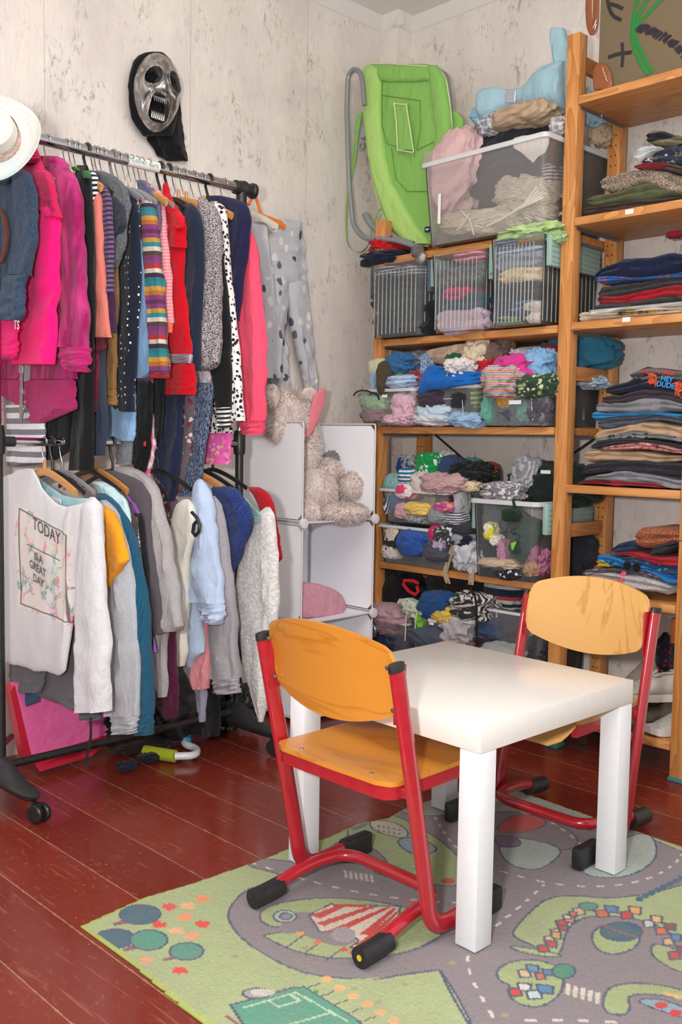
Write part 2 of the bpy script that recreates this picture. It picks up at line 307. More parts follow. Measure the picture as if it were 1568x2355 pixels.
# ================================================================ play rug (pattern traced on the floor, kept in the pile's colour)
def rug():
    x0, x1, y0, y1, st = -.515, .86, -.46, .70, .0032
    nx = int((x1-x0)/st)+1; ny = int((y1-y0)/st)+1
    gx, gy = np.meshgrid(x0+np.arange(nx)*st, y0+np.arange(ny)*st, indexing='ij')
    P = np.stack([gx, gy, np.full_like(gx, .006)], -1)-CAM; cc = P @ RW.T
    zc = np.maximum(cc[...,2], .05); U = 784+F*cc[...,0]/zc; V = 1177.5+F*cc[...,1]/zc
    def inp(pts):
        r = np.zeros(U.shape, bool); n = len(pts)
        for i in range(n):
            (xa, ya), (xb, yb) = pts[i], pts[(i+1) % n]
            if ya == yb: continue
            c = ((ya > V) != (yb > V)) & (U < (xb-xa)*(V-ya)/(yb-ya)+xa); r ^= c
        return r
    def sm(pts, it=2, close=True):
        for _ in range(it):
            q = []; n = len(pts)
            for i in range(n if close else n-1):
                a, b = pts[i], pts[(i+1) % n]; q += [(a[0]*.75+b[0]*.25, a[1]*.75+b[1]*.25), (a[0]*.25+b[0]*.75, a[1]*.25+b[1]*.75)]
            pts = q if close else [pts[0]]+q+[pts[-1]]
        return pts
    def dist(pts, close=True):                        # metres to a traced line
        W_ = [on(a, b, 2, .006)[:2] for a, b in pts]; D = np.full(U.shape, 9.0); n = len(W_)
        for i in range(n if close else n-1):
            a = W_[i]; b = W_[(i+1) % n]; d = b-a; L = max(d @ d, 1e-9)
            t = np.clip(((gx-a[0])*d[0]+(gy-a[1])*d[1])/L, 0, 1); D = np.minimum(D, np.hypot(gx-a[0]-t*d[0], gy-a[1]-t*d[1]))
        return D
    col = np.zeros(U.shape+(3,)); 
    def fill(mask, c): col[mask] = lin(c)[:3]
    GR, RD, LN = '#a9b585', '#8d8387', '#565a72'
    fill(np.ones(U.shape, bool), GR)
    def region(pts, c, line=True, smooth=2):
        p = sm(pts, smooth); fill(inp(p), c)
        if line: fill(dist(p) < .0024, LN)
    def road(pts, w=None): pass
    # the road surface as one traced area, then islands on top
    region([(556,1990),(600,1975),(700,1985),(760,1950),(860,1880),(1000,1845),(1100,1825),(1250,1845),(1450,1910),(1568,1960),(1700,2010),(1750,2450),(1120,2450),(1085,2355),(1050,2290),(1015,2235),(1010,2231),(930,2240),(860,2255),(720,2245),(640,2215),(560,2165),(525,2120),(525,2090),(560,2050),(600,2035),(680,2030),(640,2010)], RD, True, 1)
    region([(870,1850),(1000,1800),(1175,1805),(1290,1850),(1420,1905),(1410,1925),(1300,1890),(1200,1870),(1080,1870),(960,1880)], '#a9b0a5')
    region([(1100,1870),(1200,1865),(1290,1895),(1340,1935),(1300,1960),(1230,1940),(1120,1940)], RD)
    region([(1140,1935),(1200,1925),(1300,1950),(1270,1985),(1225,2005),(1160,1985)], '#a9b5ac')
    region([(1440,1925),(1490,1915),(1512,1945),(1505,1985),(1440,2020),(1350,2018),(1330,1990)], '#a9b5ac')
    # green fields between the roads
    region([(1010,2231),(985,2235),(900,2249),(800,2252),(700,2250),(590,2215),(520,2200),(430,2320),(500,2400),(1100,2400),(1050,2295),(1025,2255)], GR, False, 0)
    fill(dist([(1010,2231),(1025,2262),(1045,2300),(1080,2360)], False) < .0024, LN); fill(dist([(1010,2231),(930,2242),(860,2254)], False) < .0024, LN)
    region([(595,2110),(605,2090),(660,2072),(760,2063),(860,2072),(950,2090),(1010,2110),(1030,2130),(1020,2150),(960,2185),(860,2205),(760,2205),(680,2190),(615,2160),(603,2150),(650,2145),(700,2120),(640,2135),(605,2125)], '#a5b27f')
    region([(650,2105),(700,2095),(780,2105),(830,2150),(800,2180),(740,2170),(690,2145),(640,2150)], RD, False)
    region([(800,1890),(860,1875),(900,1870),(960,1900),(1010,1930),(1060,1975),(1080,2030),(1040,2040),(960,2030),(880,2015),(850,2000),(900,1990),(860,1950),(800,1935)], '#a5b27f')
    region([(1262,2062),(1330,2060),(1400,2068),(1500,2055),(1568,2035),(1700,2000),(1700,2150),(1560,2160),(1500,2120),(1400,2105),(1335,2110),(1300,2140),(1292,2190),(1270,2200),(1215,2170),(1180,2155),(1180,2140),(1215,2100)], GR)
    region([(1170,2175),(1200,2178),(1290,2195),(1290,2203),(1230,2198),(1180,2185)], GR)
    region([(1400,2125),(1460,2130),(1475,2160),(1455,2185),(1410,2198),(1370,2185),(1358,2155),(1370,2135)], '#a5b27f')
    region([(1500,2165),(1568,2190),(1700,2190),(1700,2260),(1568,2240),(1520,2215),(1495,2195)], '#a5b27f')
    region([(1140,2230),(1180,2208),(1250,2208),(1300,2235),(1290,2290),(1240,2320),(1190,2310),(1165,2285),(1175,2265),(1145,2255)], '#a5b27f')
    region([(1385,2300),(1400,2270),(1450,2260),(1520,2265),(1620,2290),(1640,2310),(1500,2285),(1440,2290),(1452,2320),(1430,2338),(1390,2330)], '#a5b27f')
    # lane dashes
    def dashes(pts, k=.018, gap=.026, w=.0032, c='#d8cdc0'):
        W_ = [on(a, b, 2, .006)[:2] for a, b in sm(pts, 2, False)]; acc = 0
        for a, b in zip(W_[:-1], W_[1:]):
            d = b-a; L = math.hypot(*d); 
            if L < 1e-6: continue
            t = np.clip(((gx-a[0])*d[0]+(gy-a[1])*d[1])/(L*L), 0, 1); D = np.hypot(gx-a[0]-t*d[0], gy-a[1]-t*d[1]); s_ = acc+t*L
            on_ = (D < w) & ((s_ % (k+gap)) < k); fill(on_, c); acc += L
    dashes([(575,1985),(640,2005),(740,2035),(860,2060),(1000,2075),(1100,2078)])
    dashes([(1075,2200),(1080,2245),(1105,2290),(1140,2350)]); dashes([(1140,2130),(1190,2090),(1235,2050),(1250,2035)])
    dashes([(1110,1990),(1170,2010),(1250,2030),(1330,2040),(1420,2038),(1500,2020),(1550,1990),(1568,1965)])
    dashes([(1200,1870),(1260,1885),(1310,1920),(1345,1950)]); dashes([(1000,1880),(1030,1930),(1070,1970),(1110,1990)])
    dashes([(1210,2347),(1320,2347),(1420,2352)])
    for i in range(5): region([(1302+i*17,2262+i*5),(1312+i*17,2264+i*5),(1310+i*17,2290+i*5),(1299+i*17,2287+i*5)], '#d8cdc0', False, 0)
    for i in range(6): region([(790+i*12,2002+i*2),(796+i*12,2003+i*2),(800+i*12,2020+i*2),(793+i*12,2019+i*2)], '#cfc4ba', False, 0)
    # trees and leaves
    def ell(cx, cy, rx, ry, c, line=True, a=0.0, jag=0.0):
        rnd = random.Random(int(cx*7+cy)); pts = []
        for k in range(28):
            q = 2*math.pi*k/28; r = 1+(rnd.uniform(-jag, jag) if jag else 0); x = rx*r*math.cos(q); y = ry*r*math.sin(q)
            pts.append((cx+x*math.cos(a)-y*math.sin(a), cy+x*math.sin(a)+y*math.cos(a)))
        fill(inp(pts), c)
        if line: fill(dist(pts) < .0022, LN)
    for cx, cy, rx, ry, c in ((322,2103,47,23,'#48697a'),(265,2158,47,22,'#44667a'),(342,2162,43,23,'#5c9480'),(429,2188,39,20,'#5c9480')):
        region([(cx-rx-18,cy+ry*.9),(cx-rx*.4,cy+ry*.2),(cx-rx*.2,cy+ry*.7),(cx-rx-12,cy+ry*1.15)], '#8f5f66', False, 0); ell(cx, cy, rx, ry, c, True)
    for cx, cy, c in ((389,2085,'#dd5a50'),(433,2083,'#e5b184'),(467,2067,'#ee9468'),(425,2110,'#ee9468'),(366,2127,'#dd4f46'),(465,2126,'#dd4f46'),(406,2140,'#e5b184'),(442,2152,'#ee9d77'),(336,2208,'#ee9d77'),(414,2232,'#e2463f')):
        ell(cx, cy, 17, 8, c, False, 0, .28)
    for i in range(6): ell(751+i*31, 2253+i*19, 14, 8, '#e0b078', False); fill(dist([(735+i*32,2262+i*19),(700+i*32,2276+i*19)], False) < .0015, LN)
    # football pitch
    region([(530,2312),(672,2272),(700,2270),(820,2345),(850,2380),(600,2420)], '#5d9b83', True, 0)
    for q in ([(560,2318),(680,2283),(800,2350)], [(620,2303),(640,2316),(690,2302),(668,2288)], [(655,2360),(760,2330)]): fill(dist(q, False) < .0022, '#bcd0b4')
    region([(522,2335),(580,2375),(570,2380),(515,2338)], '#93606a', False, 0)
    ell(590,2285,32,12,'#a8a0a2'); ell(604,2283,28,9,'#c8c4b8', False)
    # circus tent
    T0 = (925,2085); ring_ = [(712,2105),(730,2140),(760,2150),(800,2165),(840,2175),(815,2190),(860,2185),(905,2150),(925,2130)]
    edge = [(710,2103),(722,2125),(735,2143),(770,2140),(800,2135),(840,2140),(870,2150),(810,2178),(850,2190),(880,2170),(905,2150)]
    region([(760,2080),(920,2085),(915,2140),(830,2186),(805,2180),(825,2165),(800,2140),(735,2143),(710,2105)], '#d9c9b8', True, 0)
    for a, b, c_, d in (((780,2082),(800,2083),(735,2112),(712,2106)),((850,2084),(870,2085),(745,2130),(724,2124)),((890,2086),(900,2087),(790,2140),(750,2142)),((905,2088),(912,2090),(850,2150),(825,2150)),((913,2095),(918,2098),(840,2183),(812,2180)),((915,2110),(920,2112),(895,2160),(870,2165)),((768,2079),(850,2082),(840,2087),(765,2085))):
        region([a, b, c_, d], '#c9453f', False, 0)
    ell(655,2108,26,14,'#a9bfb8'); ell(657,2108,14,8,'#8f8a98'); ell(790,2150,28,18,'#a49aa0', False)
    for a in ((700,2150),(740,2165),(790,2180)): fill(dist([a,(a[0]-40,a[1]+28)], False) < .0018, LN)
    for cx, cy, c in ((690,2148,'#e0a468'),(730,2168,'#dd7a50'),(790,2185,'#d9534a'),(812,2190,'#d9534a')): ell(cx, cy, 10, 5, c, False, 0, .2)
    # houses
    def house(cx, cy, w, h, wall, roof):
        region([(cx-w,cy),(cx+w*.1,cy-h*.2),(cx+w*.2,cy+h),(cx-w*.8,cy+h*1.1)], wall, True, 0); region([(cx-w*.2,cy-h*.9),(cx+w,cy-h*.7),(cx+w*.95,cy+h*.4),(cx-.02*w,cy+h*.15)], roof, True, 0)
    for a in ((1340,2090,24,14,'#d8b28e','#d9704a'),(1300,2118,22,14,'#c9584e','#e08a62'),(1285,2138,20,13,'#d2a98a','#9a5f58'),(1270,2155,20,14,'#e0c49a','#d5a468'),(1258,2175,22,14,'#c9473f','#c9473f'),(1310,2105,16,9,'#d9c6a8','#d8774f'),
              (1395,2095,26,14,'#d9704a','#5f87ab'),(1450,2098,24,15,'#cf4a42','#e0a468'),(1500,2118,22,14,'#c9c4bc','#e0b878'),(1530,2135,24,14,'#d9704a','#8a4f4a'),(1545,2160,22,14,'#d9b48a','#5f87ab'),(1560,2190,24,16,'#c9473f','#9a5048'),
              (1215,2232,24,15,'#dcc19a','#6f8fae'),(1250,2240,20,12,'#d9704a','#5f87ab'),(1195,2275,26,16,'#cf4a42','#d5cfc8'),(1240,2280,32,17,'#b9cfcc','#5f87ab')): house(*a)
    ell(1352,2085,22,9,'#5c9480'); ell(1296,2234,27,17,'#4f8f74'); ell(1429,2143,48,22,'#466878')
    for i in range(14): ell(1390+((i*37) % 80), 2130+((i*13) % 28), 2.5, 1.8, '#c06058', False)
    for i in range(9): ell(1470+i*14, 2068-i*7, 9, 6, '#48697a', False)
    region([(1458,2300),(1510,2295),(1568,2315),(1640,2340),(1600,2350),(1500,2320)], '#8fa5b5'); ell(1520,2312,16,8,'#c9453f', False); ell(1553,2330,16,8,'#c9453f', False); region([(1530,2280),(1600,2300),(1590,2308),(1520,2285)], '#e0b878', False, 0)
    # houses and boat at the far side
    region([(850,1885),(905,1888),(945,1915),(925,1930),(870,1915),(850,1900)], '#c4bcae'); region([(905,1930),(960,1925),(1010,1950),(990,1965),(940,1965)], '#8fa0a8')
    for i in range(10): ell(870+(i % 5)*12, 1900+(i//5)*10+(i % 5)*2, 3, 2, '#76707c', False)
    region([(800,1900),(850,1880),(845,1900),(810,1912)], '#6f8598', False)
    ell(1030,2027,16,7,'#c9584e', False); ell(940,2075,9,4,'#cf6a5a', False)
    region([(1140,1900),(1190,1870),(1250,1880),(1258,1898),(1210,1915),(1150,1915)], '#c9564e'); region([(1135,1920),(1190,1925),(1200,1945),(1170,1950),(1140,1945)], '#7f6f86')
    for cx, cy in ((865,2250),(815,2275),(870,2305),(930,2265),(540,2200),(700,2180),(1040,2215),(1160,2335)): ell(cx, cy, 9, 4, '#a59a7a', False, 0, .3)
    ell(727,2281,6,4,'#5f9a3c', False, 0, .3)
    # outline of the rug, its lime binding
    out = [(-.497,-.6),(-.497,.0),(-.505,.22),(-.492,.40),(-.49,.619)]
    top = [(178,2130),(330,2062),(450,2027),(520,2003),(600,1976),(663,1950),(744,1928),(824,1892),(893,1879),(931,1857),(992,1838)]
    right = [(1100,1808),(1174,1811),(1340,1870),(1568,1946),(1700,1990),(1800,2025)]
    W_ = [np.array(q) for q in out]+[on(a, b, 2, .006)[:2] for a, b in top+right]+[np.array((.80,-.6))]
    poly = [tuple(w[:2]) for w in W_]
    ins = np.zeros(U.shape, bool); n = len(poly); D = np.full(U.shape, 9.0)
    for i in range(n):
        (xa, ya), (xb, yb) = poly[i], poly[(i+1) % n]
        if ya != yb: ins ^= ((ya > gy) != (yb > gy)) & (gx < (xb-xa)*(gy-ya)/(yb-ya)+xa)
        d = (xb-xa, yb-ya); L = d[0]**2+d[1]**2; t = np.clip(((gx-xa)*d[0]+(gy-ya)*d[1])/L, 0, 1); D = np.minimum(D, np.hypot(gx-xa-t*d[0], gy-ya-t*d[1]))
    fill(D < .009, '#aab45a')
    idx = np.arange(nx*ny).reshape(nx, ny); q = ins[:-1,:-1] & ins[1:,:-1] & ins[1:,1:] & ins[:-1,1:]
    faces = np.stack([idx[:-1,:-1][q], idx[1:,:-1][q], idx[1:,1:][q], idx[:-1,1:][q]], -1)
    rnd = np.random.default_rng(3); zz = .0065+rnd.normal(0, .0005, U.shape)+.002*np.sin(gx*9+gy*4)*np.exp(-D/.05); zz = np.where(D < .006, .0045, zz)
    verts = np.stack([gx, gy, zz], -1).reshape(-1, 3); used = np.unique(faces); remap = -np.ones(nx*ny, int); remap[used] = np.arange(len(used))
    # a rim so the rug has thickness
    verts = verts[used]; C_ = col.reshape(-1, 3)[used]; faces = remap[faces]
    me = bpy.data.meshes.new('play_rug'); me.from_pydata(verts.tolist(), [], faces.tolist())
    at = me.color_attributes.new('pile', 'FLOAT_COLOR', 'POINT'); at.data.foreach_set('color', np.concatenate([C_, np.ones((len(C_), 1))], 1).astype(np.float32).ravel())
    t = NT('rug_pile'); a = t.n('Attribute'); a.attribute_name = 'pile'; c = t.co(); n1 = t.tex('Noise', c, Scale=420, Detail=4).outputs[0]; n2 = t.tex('Noise', c, Scale=9, Detail=5).outputs[0]
    cl = t.mix(t.math('MULTIPLY', t.ramp(n1, [(.35,'#ffffff'),(.6,'#000000')]), .25), a.outputs[0], '#6f6a66'); cl = t.mix(t.math('MULTIPLY', t.ramp(n2, [(.45,'#000000'),(.75,'#ffffff')]), .28), cl, '#8f8674')
    t.bump(n1, .8, .003); me.materials.append(t.fin(cl, .95, .05, Sheen_Weight=.1)); me.polygons.foreach_set('use_smooth', [True]*len(me.polygons))
    o = bpy.data.objects.new('play_rug', me); COL.objects.link(o)
    md = o.modifiers.new('thickness', 'SOLIDIFY'); md.thickness = .004; md.offset = -1
    tag(o, 'low-pile green and grey children\'s street play rug lying on the floorboards', 'rug'); WL[o.name] = (0,0,0)
rug()
# ================================================================ table
def table():
    t = thing('side_table', 'small square white table between the two school chairs', 'table', (.28,.27,0))
    A = Matrix.Rotation(-.018, 3, 'Z')
    def rb(x0,x1,y0,y1,z0,z1,b):
        m = MB().box(x0,x1,y0,y1,z0,z1,0,b); m.v = [tuple(A @ Vector(p)) for p in m.v]; return m
    wm = plain('#e6e6e8', .3, .5); zf = .0095
    rb(0,.55,0,.55,.397,.45,.0015).build('tabletop', plain('#e2ddd6', .22, .5), t)
    for i in (0,1):
        for j in (0,1): rb(.0006+i*.4988,.0502+i*.4988,.0006+j*.4988,.0502+j*.4988,zf,.3965,.0012).build('leg', wm, t)
table()
# ================================================================ school chairs
def arc(c, a0, a1, r, n, f): return [f(c[0]+r*math.cos(a0+(a1-a0)*k/n), c[1]+r*math.sin(a0+(a1-a0)*k/n)) for k in range(n+1)]
def rpath(pts, r, n=7):
    """polyline with rounded corners"""
    P = [Vector(p) for p in pts]; out = [P[0]]
    for i in range(1, len(P)-1):
        a = (P[i-1]-P[i]); b = (P[i+1]-P[i]); rr = min(r, a.length*.48, b.length*.48); a0 = P[i]+a.normalized()*rr; b0 = P[i]+b.normalized()*rr
        for k in range(n+1): t = k/n; out.append(a0*(1-t)**2+P[i]*2*t*(1-t)+b0*t*t)
    out.append(P[-1]); return out
def chair(ox, oy, rot, wc, label, yellow=False, z0=.0095):
    t = thing('school_chair', label, 'chair', (ox,oy,z0), 'school chairs at the white table'); WL[t.name] = (0,0,0)
    red = plain('#ab0a1e', .22, .55, 0.0, .5); dark = plain('#601010', .3); blk = plain('#161617', .45, .4); met = plain('#9a9a9a', .3, .5, .9)
    for s in (-1, 1):
        y = s*.1875; P = rpath([(-.05,y,.562),(.045,y,.13),(.065,y,.026),(.20,y,.026)], .075, 9)
        MB().tube(P, .011, 16, 0, .019, (0,1,0)).build('upright_tube', red, t)
        MB().tube([(-.0512,y,.568),(-.0505,y,.562),(-.049,y,.555)], [.0105,.0118,.0118], 16, 0, .0195, (0,1,0)).build('end_cap', blk, t)
        MB().box(.192,.282,y-.0135,y+.0135,.0,.05,0,.006).build('front_glide', blk, t)
        g = MB().tube([(-.10,s*.155,.019),(-.07,s*.155,.0205),(-.022,s*.155,.025)], .0205, 16); ft = g.build('rear_glide', blk, t)
        if yellow and s < 0: MB().lathe((-.0985,s*.155,.019), [(.006,0),(.006,.0025)], 14, 0, (-1,0,0)).build('marker_dot', plain('#d9b40e', .4), ft)
        # back plate bracket and rivets
        MB().box(-.042,-.012,y-s*.011-.002,y-s*.011+.002,.45,.56,0,.001).build('bracket', red, t)
    U = rpath([(-.06,-.155,.024),(.04,-.15,.05),(.155,-.135,.052),(.155,.135,.052),(.04,.15,.05),(-.06,.155,.024)], .06, 8)
    MB().tube(U, .0135, 14).build('stabiliser_tube', red, t)
    # seat frame: red rail around the rear and sides
    pr_ = rpath([(.26,-.158,.313),(-.03,-.158,.313),(-.03,.158,.313),(.26,.158,.313)], .035, 7)
    MB().tube(pr_, .0065, 12, 0, .0155, (0,0,1) and None).build('seat_rail', red, t) if False else None
    m = MB(); n = len(pr_)
    inner = []
    for i, p in enumerate(pr_):
        tg = (pr_[min(i+1,n-1)]-pr_[max(i-1,0)]).normalized(); nn = Vector((tg.y,-tg.x,0)); inner.append((p+nn*.007, p-nn*.007))
    vs = []
    for a, b in inner: vs += [(a.x,a.y,.298),(a.x,a.y,.328),(b.x,b.y,.328),(b.x,b.y,.298)]
    fs = [(i*4+k, i*4+(k+1) % 4, (i+1)*4+(k+1) % 4, (i+1)*4+k) for i in range(n-1) for k in range(4)]+[(0,1,2,3), tuple((n-1)*4+k for k in (3,2,1,0))]
    m.add(vs, fs); m.box(-.008,.03,-.186,-.158,.302,.322,0,.002); m.box(-.008,.03,.158,.186,.302,.322,0,.002); m.build('seat_rail', red, t)
    # moulded plywood seat
    nx_, ny_ = 30, 22; top = []; ply = plywood(*wc)
    def hz(u, v):
        z = .335-.010*math.exp(-((u-.35)**2/.06+v*v/.35)); 
        if u > .8: z -= .045*((u-.8)/.2)**2
        return z
    vs = []; fs = []
    for lay in (0, 1):
        for i in range(nx_+1):
            u = i/nx_
            for j in range(ny_+1):
                v = -1+2*j/ny_; hw = .168 if u < .75 else .168-.012*(u-.75)/.25
                cr = .035; x = -.042+u*.352; d0 = x+.042
                if d0 < cr: hw -= cr-math.sqrt(max(0, cr*cr-(cr-d0)**2))
                d1 = .31-x
                if d1 < cr: hw -= cr-math.sqrt(max(0, cr*cr-(cr-d1)**2))
                vs.append((x, v*hw, hz(u, v)-lay*.0095))
    N1 = (nx_+1)*(ny_+1)
    for i in range(nx_):
        for j in range(ny_):
            a = i*(ny_+1)+j; q = (a, a+1, a+ny_+2, a+ny_+1); fs.append(q); fs.append(tuple(N1+k for k in reversed(q)))
    bd = [j for j in range(ny_+1)]+[i*(ny_+1)+ny_ for i in range(1, nx_+1)]+[nx_*(ny_+1)+j for j in range(ny_-1, -1, -1)]+[i*(ny_+1) for i in range(nx_-1, 0, -1)]
    for k in range(len(bd)): a, b = bd[k], bd[(k+1) % len(bd)]; fs.append((a, b, b+N1, a+N1))
    seat = MB().add(vs, fs).build('seat', ply, t)
    for x in (-.022, .0):
        pass
    for s in (-1, 1): MB().lathe((-.018,s*.10,hz(.07,.6)-.001), [(.0055,0),(.005,.0016),(.002,.002)], 12).build('rivet', met, seat)
    # curved plywood backrest
    nu, nv = 34, 16; vs = []; fs = []
    for lay in (0, 1):
        for i in range(nu+1):
            u = -1+2*i/nu; y = u*.178; e = max(0, (abs(u)-.86)/.14); cr = 1-math.sqrt(max(0, 1-e*e))
            zt = .622-.034*abs(u)**2.1-cr*.03; zb = .427+.040*abs(u)**2.0+cr*.03
            for j in range(nv+1):
                w = j/nv; z = zb+(zt-zb)*w
                vs.append((-.03-(z-.5)*.215-.028*(1-u*u)+(.0095 if lay else 0)+.004*math.sin(w*3.14), y, z))
    N1 = (nu+1)*(nv+1)
    for i in range(nu):
        for j in range(nv): a = i*(nv+1)+j; q = (a, a+1, a+nv+2, a+nv+1); fs.append(q); fs.append(tuple(N1+k for k in reversed(q)))
    bd = [j for j in range(nv+1)]+[i*(nv+1)+nv for i in range(1, nu+1)]+[nu*(nv+1)+j for j in range(nv-1, -1, -1)]+[i*(nv+1) for i in range(nu-1, 0, -1)]
    for k in range(len(bd)): a, b = bd[k], bd[(k+1) % len(bd)]; fs.append((a, b, b+N1, a+N1))
    back = MB().add(vs, fs).build('backrest', ply, t)
    for s in (-1, 1):
        for z in (.475, .558):
            MB().lathe((-.03-(z-.5)*.215-.008+.009, s*.158, z), [(.0062,0),(.0055,.002),(.002,.0026)], 12, 0, (1,0,.2)).build('rivet', met, back)
            MB().lathe((-.03-(z-.5)*.215-.010, s*.168, z), [(.005,0),(.0045,.003),(.002,.0036)], 12, 0, (-1,0,-.2)).build('rivet', met, back)
    t.rotation_euler = (0,0,rot)
    return t
chair(-.098, .27, .0, ('#cf8832', '#b26c22', 'y'), 'red tube school chair with orange-brown plywood seat, nearest, its back towards the camera', True)
chair(.737, .252, math.pi, ('#d9a864', '#bb7f3c', 'z'), 'red tube school chair with pale figured plywood back, behind the white table by the shelf', False)
# ================================================================ pine shelving
def shelf_unit(y0, y1, levels, label, posts, top):
    t = thing('pine_shelf_unit', label, 'shelf unit', (1.35,(y0+y1)/2,0), 'pine shelving along the right wall')
    for py in posts:
        for xx in (1.20, 1.456):
            mats = [PINE, plain('#3a2113', .8)]
            m = MB().box(xx, xx+.044, py, py+.044, .012, top, 0, .002)
            p = m.build('post', mats, t); h = MB()
            for k in range(int((top-.2)/.032)):
                z = .16+k*.032
                if xx > 1.3: h.lathe((xx-.0004, py+(.014 if k % 1 == 0 else 0), z), [(.0027,0),(.0027,.0006)], 8, 0, (-1,0,0)); h.lathe((xx-.0004, py+.031, z), [(.0027,0),(.0027,.0006)], 8, 0, (-1,0,0))
                pass
            if xx > 1.3: h.build('peg_hole', plain('#3a2113', .8), p)['kind'] = 'stuff'
            MB().box(xx-.003, xx+.047, py-.003, py+.047, .001, .012, 0, .001).build('foot_pad', plain('#2b7f86', .8), t)
        for z in (.68, 1.18, top-.10): MB().box(1.245, 1.4555, py+.012, py+.032, z, z+.045, 0, .002).build('side_rung', PINEX, t)
    for z in levels:
        s_ = MB().box(1.1985, 1.50, y0, y1, z-.025, z, 0, .0025).build('shelf_board', PINEY, t)
        for py in (y0, y1): MB().box(1.215, 1.47, py-.001 if py == y1 else py-.003, py+.003 if py == y1 else py+.001, z-.034, z-.024, 0).build('shelf_support', plain('#8b9096', .35, .5, .8), s_)
    return t
unit = shelf_unit(.646, 1.397, (1.650, 1.352, 1.032, .529, .114), 'wider pine shelf unit in the corner, filled with clear boxes of children\'s clothes', (1.401,), 1.79)
for q in ((( 1.497,.66,1.01),(1.497,1.39,.54)), ((1.499,.66,.54),(1.499,1.39,1.01)), ((1.497,.66,1.33),(1.497,1.39,1.06)), ((1.499,.66,1.06),(1.499,1.39,1.33))):
    MB().tube(q, .004, 8).build('brace_rod', plain('#4c4d50', .4, .5, .8), unit)
unit2 = shelf_unit(.217, .596, (2.04, 1.675, 1.356, .851, .518, .114), 'narrower pine shelf unit on the right, stacked with folded clothes', (.171, .598), 2.232)
# ================================================================ cloth
def fbm(x, y, z=0.0, o=3): return noise.fractal(Vector((x, y, z)), 1.0, 2.0, o)
def loft(mb, secs, ax, val, th, rows=34, ring=22, fold=.22, seed=0, freq=2.3, mi=0, bulge=1.0, drift=0.0):
    """a hanging piece of cloth: sections (x1,y1,x2,y2) traced in the photograph, set on its own plane, with real depth and folds"""
    S_ = [(on(a, b, ax, val), on(c, d, ax, val)) for a, b, c, d in secs]
    mids = [(p+q)/2 for p, q in S_]; L = [0.0]
    for i in range(1, len(mids)): L.append(L[-1]+max(np.linalg.norm(mids[i]-mids[i-1]), .004))
    tt = np.linspace(0, L[-1], rows+1); A = np.stack([np.interp(tt, L, [s[0][k] for s in S_]) for k in range(3)], 1); B = np.stack([np.interp(tt, L, [s[1][k] for s in S_]) for k in range(3)], 1)
    nrm = np.zeros(3); nrm[ax] = 1.0; rnd = random.Random(seed); ph = rnd.uniform(0, 9); ph2 = rnd.uniform(0, 9); vs = []; fs = []
    for i in range(rows+1):
        u = i/rows; M_ = (A[i]+B[i])/2; H = (B[i]-A[i])/2; w = np.linalg.norm(H); e = 1.0
        if u < .05: e = math.sqrt(max(0.02, 1-(1-u/.05)**2))
        t = min(th, max(w*1.5, .006)); env = .35+.65*min(1, u*1.6)
        for k in range(ring):
            a = 2*math.pi*k/ring; c, s = math.cos(a), math.sin(a); c = math.copysign(abs(c)**.8, c); s = math.copysign(abs(s)**(.8*bulge), s)
            f = math.sin(c*freq*math.pi*max(.6, min(2, w/.05))*.55+ph+1.6*fbm(u*1.4, seed*.7))+.5*math.sin(c*freq*4.1+ph2+u*3)
            f2 = fbm(u*7+c, seed, c*1.5)*.9
            off = t/2*s*e+t*fold*env*(f*.5+f2)
            wob = 1+.03*fbm(u*9, seed+3, c)
            vs.append(M_+H*c*wob*(e*.15+.85)+nrm*off)
    for i in range(rows):
        for k in range(ring): fs.append((i*ring+k, i*ring+(k+1) % ring, (i+1)*ring+(k+1) % ring, (i+1)*ring+k))
    fs.append(tuple(range(ring-1, -1, -1))); fs.append(tuple(rows*ring+k for k in range(ring)))
    return mb.add(vs, fs, mi)
def R(*r): return [(b, a, c, a) for a, b, c in r]         # rows (y, x left, x right)
def Cc(*r): return [(a, b, a, c) for a, b, c in r]         # columns (x, y top, y bottom)
def tx_rows(y): return y
# ---------------------------------------------------------------- the clothes rack
RY = 1.33
def rodx(px, up=True):
    py = 312+(px-70)*(118/470) if up else 1022+(px-60)*.035
    return float(on(px, py, 1, RY)[0])
def text_obj(s, size, mat, parent, origin, ex, ey, name='lettering', lift=.0006, align='CENTER', bold=0.0, name_only=False):
    cu = bpy.data.curves.new('t', 'FONT'); cu.body = s; cu.size = size; cu.align_x = align; cu.align_y = 'CENTER'; cu.extrude = .0; cu.offset = bold; cu.resolution_u = 3
    o = bpy.data.objects.new('t', cu); dg = bpy.context.evaluated_depsgraph_get(); me = bpy.data.meshes.new_from_object(o); o_ = np.array(origin, float); ex = np.array(ex, float); ey = np.array(ey, float); nz = np.cross(ex, ey)
    mb = MB(); mb.add([o_+ex*v.co.x+ey*v.co.y+nz*lift for v in me.vertices], [list(p.vertices) for p in me.polygons]); bpy.data.objects.remove(o); bpy.data.meshes.remove(me); bpy.data.curves.remove(cu)
    return mb.build(name, mat, parent, smooth=False)
